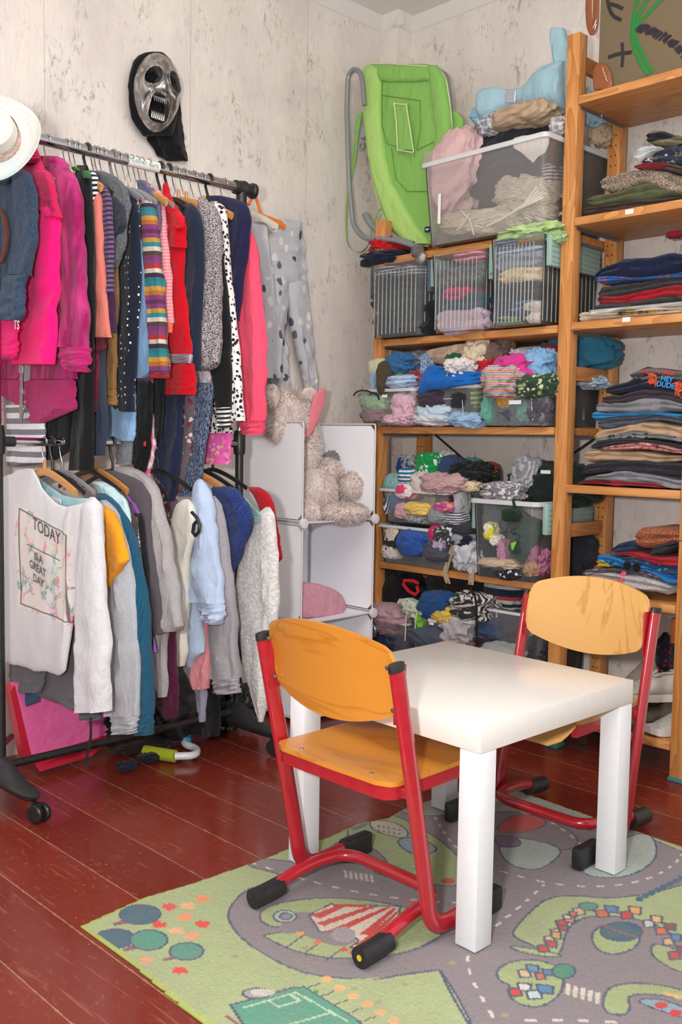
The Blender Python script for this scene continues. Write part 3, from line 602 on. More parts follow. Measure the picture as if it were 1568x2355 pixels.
def rack():
    t = thing('clothes_rack', 'rolling double clothes rack with chrome rails and black feet along the left wall', 'clothes rack', (.08,RY,0)); 
    z1, z2 = 1.752, .963; xa, xb = -.315, .478
    MB().tube([(xa-.25,RY,z1),(xb+.005,RY,z1)], .0150, 18).build('upper_rail', CHROME, t)
    MB().tube([(xa-.035,RY,z2),(xb-.01,RY,z2)], .0115, 18).build('lower_rail', CHROME, t)
    MB().tube([(xa-.10,RY,z2),(xa+.045,RY,z2)], .0135, 18).build('rail_grip', BLACKM, t)
    for x in (xa, xb):
        MB().tube([(x,RY,.09),(x,RY,1.0)], .013, 16).build('lower_post', BLACK, t)
        MB().tube([(x,RY,1.0),(x,RY,z1-.02)], .0105, 16).build('upper_post', CHROME, t)
        MB().lathe((x,RY,.93), [(.017,0),(.019,.01),(.019,.06),(.016,.075)], 18).build('post_clamp', BLACK, t)
    m = MB().lathe((xb,RY,z1-.10), [(.016,0),(.017,.07),(.015,.12)], 18); m.lathe((xb-.03,RY,z1), [(.0155,0),(.021,.004),(.021,.03),(.024,.034),(.024,.042),(.0195,.046),(.0195,.066),(.024,.07),(.024,.08),(.015,.086)], 20, 0, (1,0,0)); m.build('rail_end_connector', BLACK, t)
    MB().tube([(xa,RY,.105),(xb,RY,.105)], .0115, 14).build('bottom_bar', BLACK, t)
    MB().tube([(xa,RY+.0,.16),(xa+.10,RY+.15,.13)], .009, 10).build('side_bar', BLACK, t)
    for x in (xa, xb):                               # feet: humped bars across, a castor at each end
        vs = []; n = 22; m = MB()
        for i in range(n+1):
            v = i/n; y = RY-.20+v*.40; h = .055+.055*math.exp(-((v-.5)/.20)**2); w = .031-.006*abs(v-.5)*2
            e = math.sqrt(max(.05, 1-(abs(v-.5)*2)**8)); P = []
            for k in range(14): a = 2*math.pi*k/14; P.append((x+w*math.cos(a)*e, y, .078+(.024*math.sin(a) if math.sin(a) < 0 else (h-.050)*math.sin(a))*e))
            vs += P
        fs = [(i*14+k, i*14+(k+1) % 14, (i+1)*14+(k+1) % 14, (i+1)*14+k) for i in range(n) for k in range(14)]+[tuple(range(13,-1,-1)), tuple(n*14+k for k in range(14))]
        m.add(vs, fs); ft = m.build('foot', plain('#1d1d1f', .5, .4), t)
        for y in (RY-.165, RY+.165):
            cm = MB().lathe((x+.008,y,.045), [(.006,0),(.006,.022)], 10)
            for s in (-1, 1): cm.lathe((x+.016+s*.011,y-.01,.0255), [(.012,-.007),(.021,-.007),(.0245,-.004),(.0245,.004),(.021,.007),(.012,.007)], 22, 0, (.9,.35,0))
            cm.box(x+.004,x+.022,y-.018,y+.006,.038,.052,0,.003); cm.build('castor', BLACK, ft)
    # paper tape written on by hand around the rail
    a = rodx(291); b = rodx(363); vs = []; fs = []
    for i in range(2):
        for k in range(13): q = math.radians(-75+k*150/12)+math.pi; vs.append(((a, b)[i], RY+.0153*math.cos(q), z1-.0153*math.sin(q)*1.0))
    fs = [(k, k+1, 14+k, 13+k) for k in range(12)]
    tp = MB().add(vs, fs).build('paper_tape', plain('#e4e0da', .7, .2), t)
    gm = plain('#1f8f78', .6)
    text_obj('Mädchen', .016, gm, tp, (a+.028, RY-.0156, z1+.001), (1,0,0), (0,0,1)); text_obj('kurz', .018, gm, tp, (b-.024, RY-.0156, z1), (1,0,0), (0,0,1))
    return t
rack()
NHK = [0]
def hanger(px, up, kind, what, arms=True, dx=0.0, peg=True):
    x = rodx(px, up)+dx; z = 1.752 if up else .963; rr = .0150 if up else .0115
    t = thing('coat_hanger', what, 'hanger', (x,RY,z-.10), 'hangers on the %s rail' % ('upper' if up else 'lower'))
    ph = [(x, RY+(rr+.0022)*math.cos(a), z+(rr+.0022)*math.sin(a)) for a in [math.radians(200-d) for d in range(0, 205, 17)]]
    ph = [(x+.0015,RY+.008,z-.05)]+[(x,RY-.002,z-.032),(x,RY-.0145,z-.012)][0:0]+ph
    P = [(x,RY,z-.075),(x,RY,z-.055),(x,RY+.010,z-.036),(x,RY+rr+.004,z-.014)]+[(x, RY+(rr+.0026)*math.cos(math.radians(d)), z+(rr+.0026)*math.sin(math.radians(d))) for d in range(-10, 200, 17)]
    hm = {'wire': plain('#b9b9bd', .2, .5, 1.0), 'black': BLACK, 'wood': plain('#b9b9bd', .2, .5, 1.0), 'white': plain('#e6e2dc', .4), 'orange': plain('#f0761c', .35), 'grey': plain('#6f7276', .4)}[kind]
    MB().tube(P, .0042 if kind in ('black','orange','white','grey') else .0016, 8).build('hook', hm, t)
    am = {'wire': plain('#8b8b90', .3), 'black': BLACK, 'wood': plywood('#c48a4c', '#a76c32', 'y'), 'white': plain('#ddd8d0', .4), 'orange': plain('#f0761c', .35), 'grey': plain('#6f7276', .4)}[kind]
    AL = .11 if up and kind != 'wood' else (.135 if up else .165)
    if up: x += .010
    Q = [(x,RY+s*v*AL,z-.079-.050*abs(v)**1.4) for s, v in [(-1,1),(-1,.8),(-1,.6),(-1,.4),(-1,.2),(1,0),(1,.2),(1,.4),(1,.6),(1,.8),(1,1)]]
    MB().tube(Q, .0045 if kind != 'wood' else .0055, 8, 0, .007 if kind != 'wood' else .011, (1,0,0)).build('shoulder_bar', am, t)
    if kind == 'wood' and peg: MB().tube([(x,RY,z-.083),(x,RY,z-.048)], [.0065,.005], 8).build('peg', am, t)
    return t
def garment(name, label, cat, x, parts, mat, group=None, th=.026, ax=0, seed=None, fold=.22):
    """parts: (part name, sections, optional material, optional dx, optional thickness)"""
    sd = seed if seed is not None else int(abs(x)*997)+len(label)
    if len(parts) == 1:
        p = parts[0]; mb = loft(MB(), p[1], ax, x, p[4] if len(p) > 4 and p[4] else th, seed=sd, fold=fold); return tag(mb.build(name, mat), label, cat, group)
    mbs = []
    for i, p in enumerate(parts):
        mbs.append(loft(MB(), p[1], ax, x+(p[3] if len(p) > 3 and p[3] else 0), p[4] if len(p) > 4 and p[4] else th, seed=sd+i*7, fold=fold))
    b = mbs[0].base(); t = thing(name, label, cat, b, group)
    for i, p in enumerate(parts): mbs[i].build(p[0], p[2] if len(p) > 2 and p[2] is not None else mat, t)
    return t
UG = 'children\'s clothes hanging on the upper rail'; LG = 'children\'s clothes hanging on the lower rail'
f = fabric
RIB = ['#6b2a5c','#8c3f7a','#c5762f','#d9a03f','#2b8a94','#2f7d8c','#3c2240','#e6dccb','#c82a2c','#8c3f7a','#7d3a70','#52403a','#e2d6c6','#2b9099','#d0a03e','#8c3f7a']
def U(i): return rodx(i)
# --- upper rail, from the near end to the far end
garment('denim_shirt', 'dark blue denim shirt with a collar, nearest on the upper rail under the straw hat', 'shirt', rodx(22), [
    ('body', R((352,-60,30),(375,-60,48),(440,-60,62),(560,-60,58),(680,-60,50),(737,-60,46))),
    ('sleeve', R((392,36,62),(430,38,78),(500,36,84),(560,32,80),(610,26,70),(633,30,64)), None, -.022, .035),
    ('ruffled_cuff', R((632,22,62),(650,12,56),(676,10,54),(678,7,55),(725,8,54),(737,12,46)), None, -.028, .035),
    ('collar', R((356,-6,28),(380,-8,36),(405,-6,30),(425,2,14)), None, -.024, .012)], f('#2c3d52', 'denim', '#3d5068'), UG)
garment('braided_cord', 'brown braided cord looped over the blue denim shirt', 'cord', rodx(22)-.05, [('cord', R((478,-4,3),(500,6,14),(530,12,19),(560,12,18),(585,5,14),(604,-8,6)))], f('#5a2c22', 'knit', '#7c4030'), None, .012)
garment('polo_shirt', 'crimson pink short-sleeved polo over the hot pink long sleeve', 'shirt', rodx(72), [
    ('body', R((342,52,84),(360,50,90),(380,56,100),(420,50,112),(500,40,118),(700,20,100),(745,-30,60),(790,-30,46),(818,-30,36))),
    ('sleeve', R((392,84,108),(420,84,124),(460,86,130),(485,92,135),(500,112,136)), None, -.014, .03),
    ('collar', R((336,58,80),(350,52,88),(365,50,90),(376,58,82)), f('#c4174f'), -.012, .022)], f('#c91a56'), UG)
garment('long_sleeve_shirt', 'hot pink long-sleeved top hanging behind the crimson polo', 'shirt', rodx(80), [
    ('sleeve', R((470,88,130),(520,82,134),(580,74,131),(650,66,129),(740,54,128),(800,40,124),(838,33,120)), None, -.020, .042), ('body', R((480,60,110),(700,30,100),(830,20,90)))], f('#f21276'), UG)
garment('velvet_hoodie', 'raspberry velvet zip hoodie with ribbed hem, the widest on the upper rail', 'hoodie', rodx(112), [
    ('body', R((400,100,150),(600,70,150),(760,10,170),(868,-10,176),(872,-10,176))),
    ('ribbed_hem', R((870,-10,176),(900,-10,175),(940,52,174),(952,58,150),(972,66,104)), f('#a81c60'), -.003, .03),
    ('sleeve', R((382,120,150),(410,120,170),(450,122,184),(520,128,190),(580,128,193),(700,128,199),(800,138,203)), None, -.02, .045),
    ('cuff', R((798,142,204),(815,143,203),(838,148,200),(856,172,194)), f('#b01f66'), -.022, .045),
    ('hood', R((360,104,136),(368,94,144),(385,92,150),(400,112,156),(412,128,150)), None, -.012, .05)], f('#8c0c4e', 'velvet', '#c43a80'), UG, .03)
# the lettering on the pink body under the denim
hp = garment('pink_lettered_shirt', 'hot pink shirt hem with white letters TS, below the denim shirt', 'shirt', rodx(22)-.016, [('hem', R((735,-40,40),(760,-40,42),(800,-40,38),(820,-40,34))), ('hem_edge', R((816,-40,35),(826,-40,32)))], f('#e0106c'), UG)
text_obj('TS', .030, plain('#d9d4dc', .6), hp, on(38,748,0,rodx(22)-.0345), (0,-1,-.12), (0,-.12,1), 'lettering', 0, 'CENTER', .0006)
zip_ = garment('zipper_pull', 'silver zip edge dangling below the raspberry hoodie', 'zip', rodx(112)-.032, [('tape', R((836,49,54),(880,48,53),(935,46,52),(938,44,56),(950,46,54),(968,45,51)))], plain('#8d8a88', .3, .5, .8), None, .006)
garment('grey_undershirt', 'light grey top showing in the open zip of the raspberry hoodie', 'shirt', rodx(112)-.012, [('body', R((835,44,70),(870,44,70),(930,50,62)))], f('#a3a3a8', 'melange', '#8d8d94'), UG, .01)
garment('black_cardigan', 'long black cardigan hanging just behind the raspberry hoodie', 'cardigan', rodx(150), [
    ('sleeve', R((380,176,203),(420,178,206),(480,184,210),(600,190,212),(700,192,216),(860,182,214),(960,174,211),(1082,166,209)), None, -.006, .03),
    ('body', R((400,160,195),(700,130,190),(960,118,172),(1030,104,168),(1058,102,128)))], f('#121214'), UG)
garment('crochet_collar_shirt', 'green crochet neckline poking out beside the black cardigan', 'top', rodx(150)-.018, [('collar', R((384,166,178),(392,168,182)) ), ('trim', R((392,190,204),(402,192,208),(410,196,206)))], f('#4f9a52', 'knit', '#2f6a36'), UG, .012)
garment('dashed_shirt', 'white top with short black dashes, showing as a narrow strip', 'top', rodx(168), [('sleeve', R((392,202,212),(405,200,219),(425,197,223),(460,196,218),(500,198,212),(532,200,206)))], f('#e6e4e6', 'stripes', '#20222e', 1.3), UG)
garment('salmon_shirt', 'salmon pink short-sleeved top with a straight hem', 'shirt', rodx(176), [('body', R((434,222,226),(460,212,231),(500,207,233),(560,203,236),(650,202,240),(740,204,246),(776,206,251)))], f('#d3776b'), UG)
garment('dark_red_knit', 'dark red knitted sleeve hanging below the salmon top', 'sweater', rodx(182), [('sleeve', R((560,204,236),(775,206,238),(800,212,240),(806,212,236))), ('body', R((790,205,226),(860,206,222),(948,204,218)))], f('#6d0d2b', 'knit', '#8a1c3c', 2), UG)
garment('striped_sweater', 'plum and mauve striped long sleeve with a plain cuff', 'sweater', rodx(190), [
    ('sleeve', R((418,222,230),(440,224,248),(460,226,255),(520,230,258),(600,236,260),(675,240,261))), ('cuff', R((672,239,260),(720,241,260),(765,245,262)), f('#3b1c3c'))], f('#40203f', 'stripes', '#665a7a', 1.35), UG)
garment('slate_long_sleeve', 'dark slate long sleeve hanging lowest below the plum striped one', 'shirt', rodx(196), [('sleeve', R((600,226,240),(800,226,238),(860,222,236),(930,219,240),(1000,216,241),(1048,216,238)))], f('#30384a'), UG)
garment('denim_skirt', 'blue denim edge with pink crochet trim below the black cardigan', 'skirt', rodx(158), [('body', R((940,80,112),(960,84,112),(985,86,112))), ('trim', R((985,80,112),(995,84,110),(1003,92,106)), f('#d87aa4', 'lace'))], f('#42698c', 'denim', '#587fa2'), UG)
garment('fluffy_grey_sweater', 'fluffy mid-grey sweater with rounded shoulder on the upper rail', 'sweater', rodx(222), [('body', R((393,220,236),(404,222,262),(420,228,280),(440,236,292),(470,250,296),(500,258,292),(560,262,286),(614,262,270)))], f('#6e7074', 'fluffy', '#4e5054'), UG)
garment('slate_tee', 'dark slate tee with an open short sleeve in front of the grey sweater', 'shirt', rodx(214), [('sleeve', R((452,254,268),(470,255,282),(500,256,289),(518,258,291),(535,262,280),(551,260,266)))], f('#2c3140'), UG)
garment('mustard_brown_shirt', 'mustard brown long top hanging between plum stripes and polka dots', 'shirt', rodx(232), [('body', R((600,262,269),(700,250,268),(770,240,266),(830,234,267),(893,228,264))), ('hem', R((890,230,264),(915,234,264),(932,244,264)), None, .002)], f('#8a6638'), UG)
garment('polka_dot_dress', 'long navy dress with white polka dots', 'dress', rodx(268), [('body', R((449,290,304),(465,284,312),(500,283,319),(580,280,321),(700,274,318),(800,270,314),(850,266,312),(938,262,308),(947,285,306)))], f('#1a2030', 'dots', '#f0f0f0'), UG, .03)
garment('light_blue_tee', 'light blue long tee beside the polka dot dress', 'shirt', rodx(292), [('body', R((474,314,322),(520,317,328),(600,319,340),(700,321,347),(780,318,351),(858,308,352),(870,310,330)))], f('#86abd4'), UG)
garment('light_blue_skirt', 'light blue straight hem hanging below the navy dotted dress', 'skirt', rodx(282), [('body', R((860,240,308),(935,240,309),(1000,241,308),(1014,244,304)))], f('#8db0d6'), UG)
garment('grey_sweat_leg', 'grey melange sleeve end hanging below the light blue skirt', 'sweater', rodx(288), [('sleeve', R((960,270,304),(1014,272,304),(1040,270,302),(1068,268,298)))], f('#6b6c72', 'melange', '#909094'), UG)
garment('multicoloured_knit', 'sleeve of a knit striped in purple, teal, mustard and cream', 'sweater', rodx(308), [
    ('sleeve', R((459,330,346),(475,329,350),(500,331,355),(560,334,360),(640,340,368),(720,347,373),(800,350,379),(862,351,385)), None, -.016, .036),
    ('body', R((455,318,350),(600,345,364),(650,352,380),(700,354,377),(730,350,370),(880,312,348),(942,310,350)), None, .0, .02),
    ('hem_trim', R((858,351,385),(866,352,384),(870,354,378)), f('#c9281e'), -.016, .034)], f('#8c3f7a', 'multi', cols=RIB), UG)
garment('black_trousers', 'black trouser leg with a small red tab below the striped knit', 'trousers', rodx(304), [('leg', R((875,310,350),(950,309,348),(1020,306,342),(1060,306,336),(1086,322,330))), ('red_tab', R((1015,331,335),(1026,330,335)), plain('#d8222a'), -.018, .004)], f('#0f0f12'), UG)
garment('flowered_tunic', 'slate purple tunic with pale flowers and a pink collar', 'tunic', rodx(322), [('body', R((414,316,332),(425,318,346),(450,330,362),(480,344,369),(530,352,369)))], f('#5e5f78', 'print', cols=['#8d67a8','#c9ae7c','#5e5f78','#5e5f78']), UG, .022)
garment('pink_patterned_cardigan', 'pale pink patterned cardigan with coral edge beside the striped knit', 'cardigan', rodx(334), [('body', R((432,348,360),(445,358,371),(480,364,376),(560,368,383),(640,374,391),(700,376,394),(742,374,394))), ('hem', R((740,378,394),(765,381,394)), f('#e2684c'))], f('#e4a3a0', 'stripes', '#d97f93', 1.8), UG)
garment('pink_check_dress', 'pink and white checked strip hanging behind the black trouser leg', 'dress', rodx(330), [('body', R((950,344,352),(1020,336,354),(1060,322,350),(1080,296,346),(1101,326,344)))], f('#f0d5d9', 'check', '#e05a94', .8), UG)
garment('black_narrow_leg', 'narrow black legging hanging below the knit sleeve', 'leggings', rodx(338), [('leg', R((862,348,380),(930,348,376),(1000,348,372),(1008,352,368)))], f('#101013'), UG, .02)
garment('red_dress', 'bright red sleeveless dress with a silver band near the hem', 'dress', rodx(362), [
    ('skirt', R((560,384,424),(650,390,420),(740,390,432),(815,386,440))), ('silver_band', R((814,386,440),(836,385,442)), plain('#b9aab4', .35, .5, .5), -.001), ('hem', R((835,383,443),(880,381,447),(908,380,447))),
    ('bodice', R((420,376,384),(445,376,388),(470,378,402),(500,382,420),(520,388,424),(570,386,424)), None, -.008), ('collar', R((488,396,414),(500,394,424),(520,398,424),(526,402,420)), f('#d80a20'), -.02, .02)], f('#c00018'), UG, .03)
garment('navy_jacket', 'dark navy jacket with long sleeve, right of the red dress', 'jacket', rodx(392), [
    ('sleeve', R((468,424,442),(485,414,455),(520,412,464),(560,418,466),(620,422,466),(700,424,461),(780,428,458),(852,440,458)), None, -.01, .036), ('body', R((480,400,450),(850,420,450)))], f('#1b2338'), UG)
garment('tweed_coat', 'grey and pink flecked tweed sleeve hanging beside the navy jacket', 'coat', rodx(424), [
    ('sleeve', R((453,456,466),(470,462,486),(500,462,500),(560,463,504),(620,461,503),(700,459,502),(780,456,502),(835,452,503),(848,458,490),(853,463,476)), None, -.014, .045), ('body', R((470,445,490),(840,452,490)))], f('#c3b4b2', 'tweed', '#3c4250'), UG)
garment('rose_blouse', 'white blouse hem printed with pink roses below the tweed coat', 'blouse', rodx(430), [('hem', R((830,446,486),(870,448,486),(895,447,480),(907,450,470)))], f('#d3ccd4', 'print', cols=['#d88a98','#d3ccd4','#a9b8a0','#d3ccd4']), UG, .02)
garment('black_sweatshirt', 'black long sleeve with a white-striped rib cuff', 'sweater', rodx(444), [
    ('sleeve', R((560,494,506),(640,500,516),(720,500,523),(800,490,526),(845,484,528),(900,496,527),(938,502,528)), None, -.006, .034),
    ('cuff', R((936,501,528),(978,503,528),(984,506,524)), f('#dcd8d4', 'stripes', '#17171a', 1.35), -.008, .034)], f('#131315'), UG)
garment('speckled_dress', 'white dress covered in small black flowers', 'dress', rodx(462), [
    ('strip', R((463,484,500),(475,490,514),(500,500,518),(560,503,522),(640,508,528),(720,518,537),(800,523,544),(900,526,553),(968,526,558)), None, -.01, .03),
    ('lower_part', R((880,484,530),(930,482,532),(975,478,534),(996,480,534)))], f('#e6dfdb', 'floral', '#1b1b22', 1.5), UG)
garment('tie_dye_shorts', 'pink and yellow tie-dye shorts with black stars below the flowered dress', 'shorts', rodx(466), [
    ('body', R((985,474,531),(1010,474,531),(1050,470,530),(1068,470,527)))], f('#ee5fae', 'print', cols=['#f08fc0','#e7c97c','#ee5fae','#f7b0cf']), UG)
garment('navy_sweatshirt', 'indigo navy sweatshirt with squared shoulders near the rail\'s far end', 'sweater', rodx(486), [
    ('body', R((450,472,510),(458,476,545),(470,490,566),(500,510,577),(560,514,572),(640,524,560),(738,532,548)), None, -.004, .034)], f('#1b1c40'), UG)
garment('coral_sweatshirt', 'coral pink sweatshirt sleeve, last on the upper rail', 'sweater', rodx(520), [
    ('sleeve', R((526,570,577),(560,560,586),(600,556,592),(680,550,600),(760,548,605),(860,546,608),(960,546,607),(968,548,606)), None, -.008, .05), ('cuff', R((966,552,604),(980,555,602),(1000,560,598)), None, -.008, .045)], f('#ee4f6c'), UG)
garment('navy_trousers', 'navy trousers hanging long below the red dress', 'trousers', rodx(372), [('leg', R((880,378,422),(960,374,420),(1020,366,416),(1085,354,410),(1120,384,404),(1152,384,396)))], f('#1a2340'), UG)
garment('flowered_leggings', 'taupe leggings printed with burgundy and white flowers', 'leggings', rodx(408), [('leg', R((890,416,446),(950,416,444),(1010,408,440),(1060,402,432),(1110,398,422),(1140,394,410))), ('second_leg', R((1050,355,395),(1090,352,400),(1130,366,400),(1200,378,410),(1290,384,398)), None, -.012)], f('#6b5c64', 'print', cols=['#7a2f40','#d8c8c0','#6b5c64','#6b5c64']), UG)
garment('faded_jeans', 'faded dark denim leg hanging lowest from the upper rail', 'jeans', rodx(424), [('leg', R((880,450,490),(910,448,489),(980,440,480),(1050,430,470),(1110,418,462),(1142,411,455)))], f('#26334f', 'denim', '#8894ac'), UG, .03)
# --- hooks and hangers of the upper rail
for px, kind, what in ((70,'wire','chrome hook hanger holding the crimson polo'),(108,'wire','chrome hook hanger holding the raspberry velvet hoodie'),(152,'wire','chrome hook left of the one with a wooden peg, over the black cardigan'),(165,'wood','wooden hanger whose peg shows above the black cardigan'),
        (176,'wire','thin chrome hook just left of the thick black hook'),(200,'black','black plastic hook above the black and white striped top'),(217,'wire','chrome hook above the salmon top'),(225,'wire','chrome hook above the plum striped sleeve'),(236,'wire','chrome hook above the fluffy grey sweater'),
        (260,'grey','grey hanger above the polka dot dress'),(272,'wire','chrome hook above the mustard brown top'),(289,'wire','chrome hook at the left end of the paper tape'),(301,'wire','chrome hook over the first letters on the paper tape'),(314,'wood','wooden hanger with peg hanging under the paper tape'),(325,'wire','chrome hook at the middle of the paper tape, over the flowered tunic'),
        (341,'wire','chrome hook crossing the word kurz on the tape'),(368,'black','thick black hook directly right of the paper tape'),(387,'black','short black hook left of the navy jacket'),(404,'wood','wooden hanger holding the navy jacket'),(422,'wood','wooden hanger holding the tweed coat'),
        (445,'wire','chrome hook above the black sweatshirt'),(464,'wood','wooden hanger showing in the flowered dress\'s neckline'),(481,'black','thick black hook above the navy sweatshirt'),(515,'wire','chrome hook above the coral sweatshirt, nearest the rail\'s black end')):
    hanger(px, True, kind, what)
# --- lower rail
def Lx(px): return rodx(px, False)
def today():
    x = Lx(108); bx, by = x-.012, 0
    ml = f('#d9d7d8', 'melange', '#c6c4c8')
    # floral print is woven into the front panel's own colour
    t = NT('printed_sweatshirt'); c = t.co(); nn = t.tex('Noise', t.co((1,1,6)), Scale=190, Detail=3).outputs[0]
    base = t.mix(t.ramp(nn, [(.42,'#000000'),(.6,'#ffffff')]), '#dad8d9', '#c9c7ca')
    P0 = on(45,1155,0,x-.02); P1 = on(178,1232,0,x-.02); P2 = on(22,1385,0,x-.02); P3 = on(128,1430,0,x-.02)
    X = t.xyz(c); OFFY, OFFZ = 0, 0
    return_parts = (t, base, X, (P0, P1, P2, P3)); 
    garm = [('front', Cc((2,1104,1370),(6,1098,1515),(20,1090,1526),(40,1082,1530),(60,1077,1534),(74,1080,1538),(84,1102,1543),(95,1122,1546),(115,1147,1549),(143,1163,1549),(152,1165,1544),(166,1163,1420),(180,1160,1390),(200,1152,1380),(216,1144,1378),(228,1168,1375),(232,1200,1370)))]
    mb = loft(MB(), garm[0][1], 0, x-.02, .022, rows=70, ring=40, seed=5, fold=.30, freq=1.4)
    sl = loft(MB(), R((1143,206,219),(1165,196,229),(1220,190,232),(1300,182,236),(1385,180,241),(1500,180,248),(1636,181,247)), 0, x-.03, .045, rows=50, seed=8, fold=.16)
    b = mb.base(); th_ = thing('printed_sweatshirt', 'off-white sweatshirt with a flowered TODAY IS A GREAT DAY print, nearest on the lower rail', 'sweatshirt', b, LG)
    y0, y1 = P1[1]-b[1], P0[1]-b[1]; zt0, zt1 = P0[2]-b[2], P1[2]-b[2]; zb0, zb1 = P2[2]-b[2], P3[2]-b[2]
    u = t.math('DIVIDE', t.math('SUBTRACT', y1, X[1]), y1-y0)          # 0 at the left edge of the print, 1 at the right
    zt = t.math('MULTIPLY_ADD', u, zt1-zt0, zt0); zb = t.math('MULTIPLY_ADD', u, zb1-zb0, zb0)
    vv = t.math('DIVIDE', t.math('SUBTRACT', zt, X[2]), t.math('SUBTRACT', zt, zb))
    def inside(a0, a1, b0, b1): return t.math('MULTIPLY', t.math('MULTIPLY', t.math('GREATER_THAN', u, a0), t.math('LESS_THAN', u, a1)), t.math('MULTIPLY', t.math('GREATER_THAN', vv, b0), t.math('LESS_THAN', vv, b1)))
    wq = t.n('VectorMath'); wq.operation = 'MULTIPLY_ADD'; nz = t.tex('Noise', t.co(), Scale=45, Detail=3); t.t.links.new(nz.outputs[1], wq.inputs[0]); wq.inputs[1].default_value = (.035,)*3; t.t.links.new(c, wq.inputs[2])
    vo = t.tex('Voronoi', wq.outputs[0], Scale=24, Randomness=1.0); cell = t.xyz(vo.outputs[1])[0]
    flw = t.ramp(cell, [(0,'#e58aa0'),(.2,'#f0b8c4'),(.36,'#9fc0cc'),(.5,'#6f9a92'),(.62,'#c3cba0'),(.75,'#e9d3d6'),(.88,'#e2788e')], 'CONSTANT')
    pet = t.tex('Noise', t.co(), Scale=60, Detail=4, Distortion=2).outputs[0]; flw = t.mix(t.ramp(pet, [(.45,'#000000'),(.6,'#bbbbbb')]), flw, '#eadfe0')
    flw = t.mix(t.math('MULTIPLY', t.math('GREATER_THAN', vo.outputs[0], .62), .8), '#dcd6d0', flw)
    col = t.mix(inside(0, 1, 0, 1), base, flw)
    lineM = t.math('SUBTRACT', inside(.06,.90,.03,.97), inside(.085,.875,.045,.955)); col = t.mix(t.math('MULTIPLY', lineM, .85), col, '#56585c')
    line2 = inside(.22,.78,.335,.348); col = t.mix(t.math('MULTIPLY', line2, .85), col, '#56585c')
    t.bump(t.tex('Noise', t.co((1,1,.5)), Scale=20, Detail=4).outputs[0], .35, .01); fm = t.fin(col, .85, .2)
    fr = mb.build('front', fm, th_); sl.build('sleeve', ml, th_)
    loft(MB(), Cc((76,1080,1100),(95,1104,1128),(120,1122,1150),(143,1138,1165),(175,1146,1168),(205,1146,1165),(214,1143,1158)), 0, x+.012, .006, seed=2, fold=.05).build('inner_neckline', f('#a9d5da'), th_)
    loft(MB(), Cc((112,1140,1153),(140,1147,1160)), 0, x+.004, .004, rows=6, fold=0).build('neck_label', plain('#dcd6d8', .6), th_)
    # the words
    ex = (P1-P0); ex = ex/np.linalg.norm(ex); ez = np.array([0,0,1.0]); ey = ez-ex*(ez @ ex)*.0
    dk = plain('#4a4c50', .5)
    xp = x-.0405
    for s, px, py, sz, bold in (('TODAY',106,1222,.044,.0006),('IS A',88,1284,.030,.0006),('GREAT',86,1308,.030,.0006),('DAY',88,1336,.030,.0006)):
        o_ = on(px, py, 0, xp); text_obj(s, sz, dk, th_, o_, ex, ez, 'lettering', 0, 'CENTER', bold)
today()
garment('grey_cotton_trousers', 'dark grey cotton trousers hanging below the printed sweatshirt', 'trousers', Lx(122)+.01, [
    ('leg', R((1380,140,182),(1450,120,182),(1530,26,182),(1560,25,182),(1590,70,182),(1624,150,182),(1628,170,182))), ('second_leg', R((1500,24,110),(1570,24,104),(1592,26,96)), None, -.02), ('cuff', R((1630,182,232),(1655,184,228)), None, .012)], f('#68656b', 'melange', '#57555b'), LG)
garment('teal_hem', 'petrol blue hem poking out below the grey cotton trousers', 'skirt', Lx(116)+.012, [('hem', R((1560,26,92),(1588,26,92),(1612,27,90),(1626,28,60)))], f('#1d5470'), LG, .012)
garment('drawstring', 'black drawstring hanging down to the floor boards', 'cord', Lx(130), [('cord', R((1650,206,211),(1690,207,211),(1715,203,210),(1730,199,203),(1755,196,200),(1768,199,203)))], plain('#15151a', .8), None, .004)
garment('mustard_tee', 'mustard yellow short-sleeved tee beside the printed sweatshirt', 'shirt', Lx(150), [
    ('sleeve', R((1162,229,240),(1185,230,262),(1210,231,276),(1240,234,284),(1270,236,292),(1290,238,296),(1300,240,288),(1330,242,268),(1350,243,255)), None, -.01, .035), ('body', R((1180,215,240),(1400,220,240)))], f('#e8991c'), LG)
garment('light_grey_sweatshirt', 'light grey marl sweatshirt with a ribbed cuff, long sleeve beside the petrol one', 'sweatshirt', Lx(162), [
    ('sleeve', R((1150,228,245),(1180,236,266),(1260,242,290),(1320,244,300),(1400,247,307),(1500,250,314),(1600,252,317),(1645,254,318)), None, -.004, .046), ('cuff', R((1644,258,317),(1670,262,316),(1686,264,312)), None, -.004, .04)], f('#b5b6bb', 'melange', '#a2a3a9'), LG)
garment('petrol_sweater', 'petrol blue ribbed sweater with long sleeve and cuff', 'sweater', Lx(178), [
    ('sleeve', R((1134,222,240),(1150,236,262),(1180,250,280),(1230,262,303),(1290,280,318),(1400,300,332),(1500,306,340),(1600,310,346),(1645,312,347)), None, -.002, .04), ('cuff', R((1644,314,347),(1690,314,346)), None, -.002, .036)], f('#1c536f', 'stripesv', '#184a64', 2), LG)
garment('mint_blouse', 'pale mint blouse shoulder behind the petrol sweater', 'blouse', Lx(190), [('shoulder', R((1107,214,232),(1120,222,256),(1150,238,288),(1180,256,296),(1210,276,299)))], f('#bcd9dc'), LG)
garment('dark_brown_shirt', 'dark brown shoulder between mint blouse and purple neckline', 'shirt', Lx(202), [('shoulder', R((1120,244,268),(1150,262,293),(1200,282,314),(1290,296,316),(1400,316,326)))], f('#42393a'), LG)
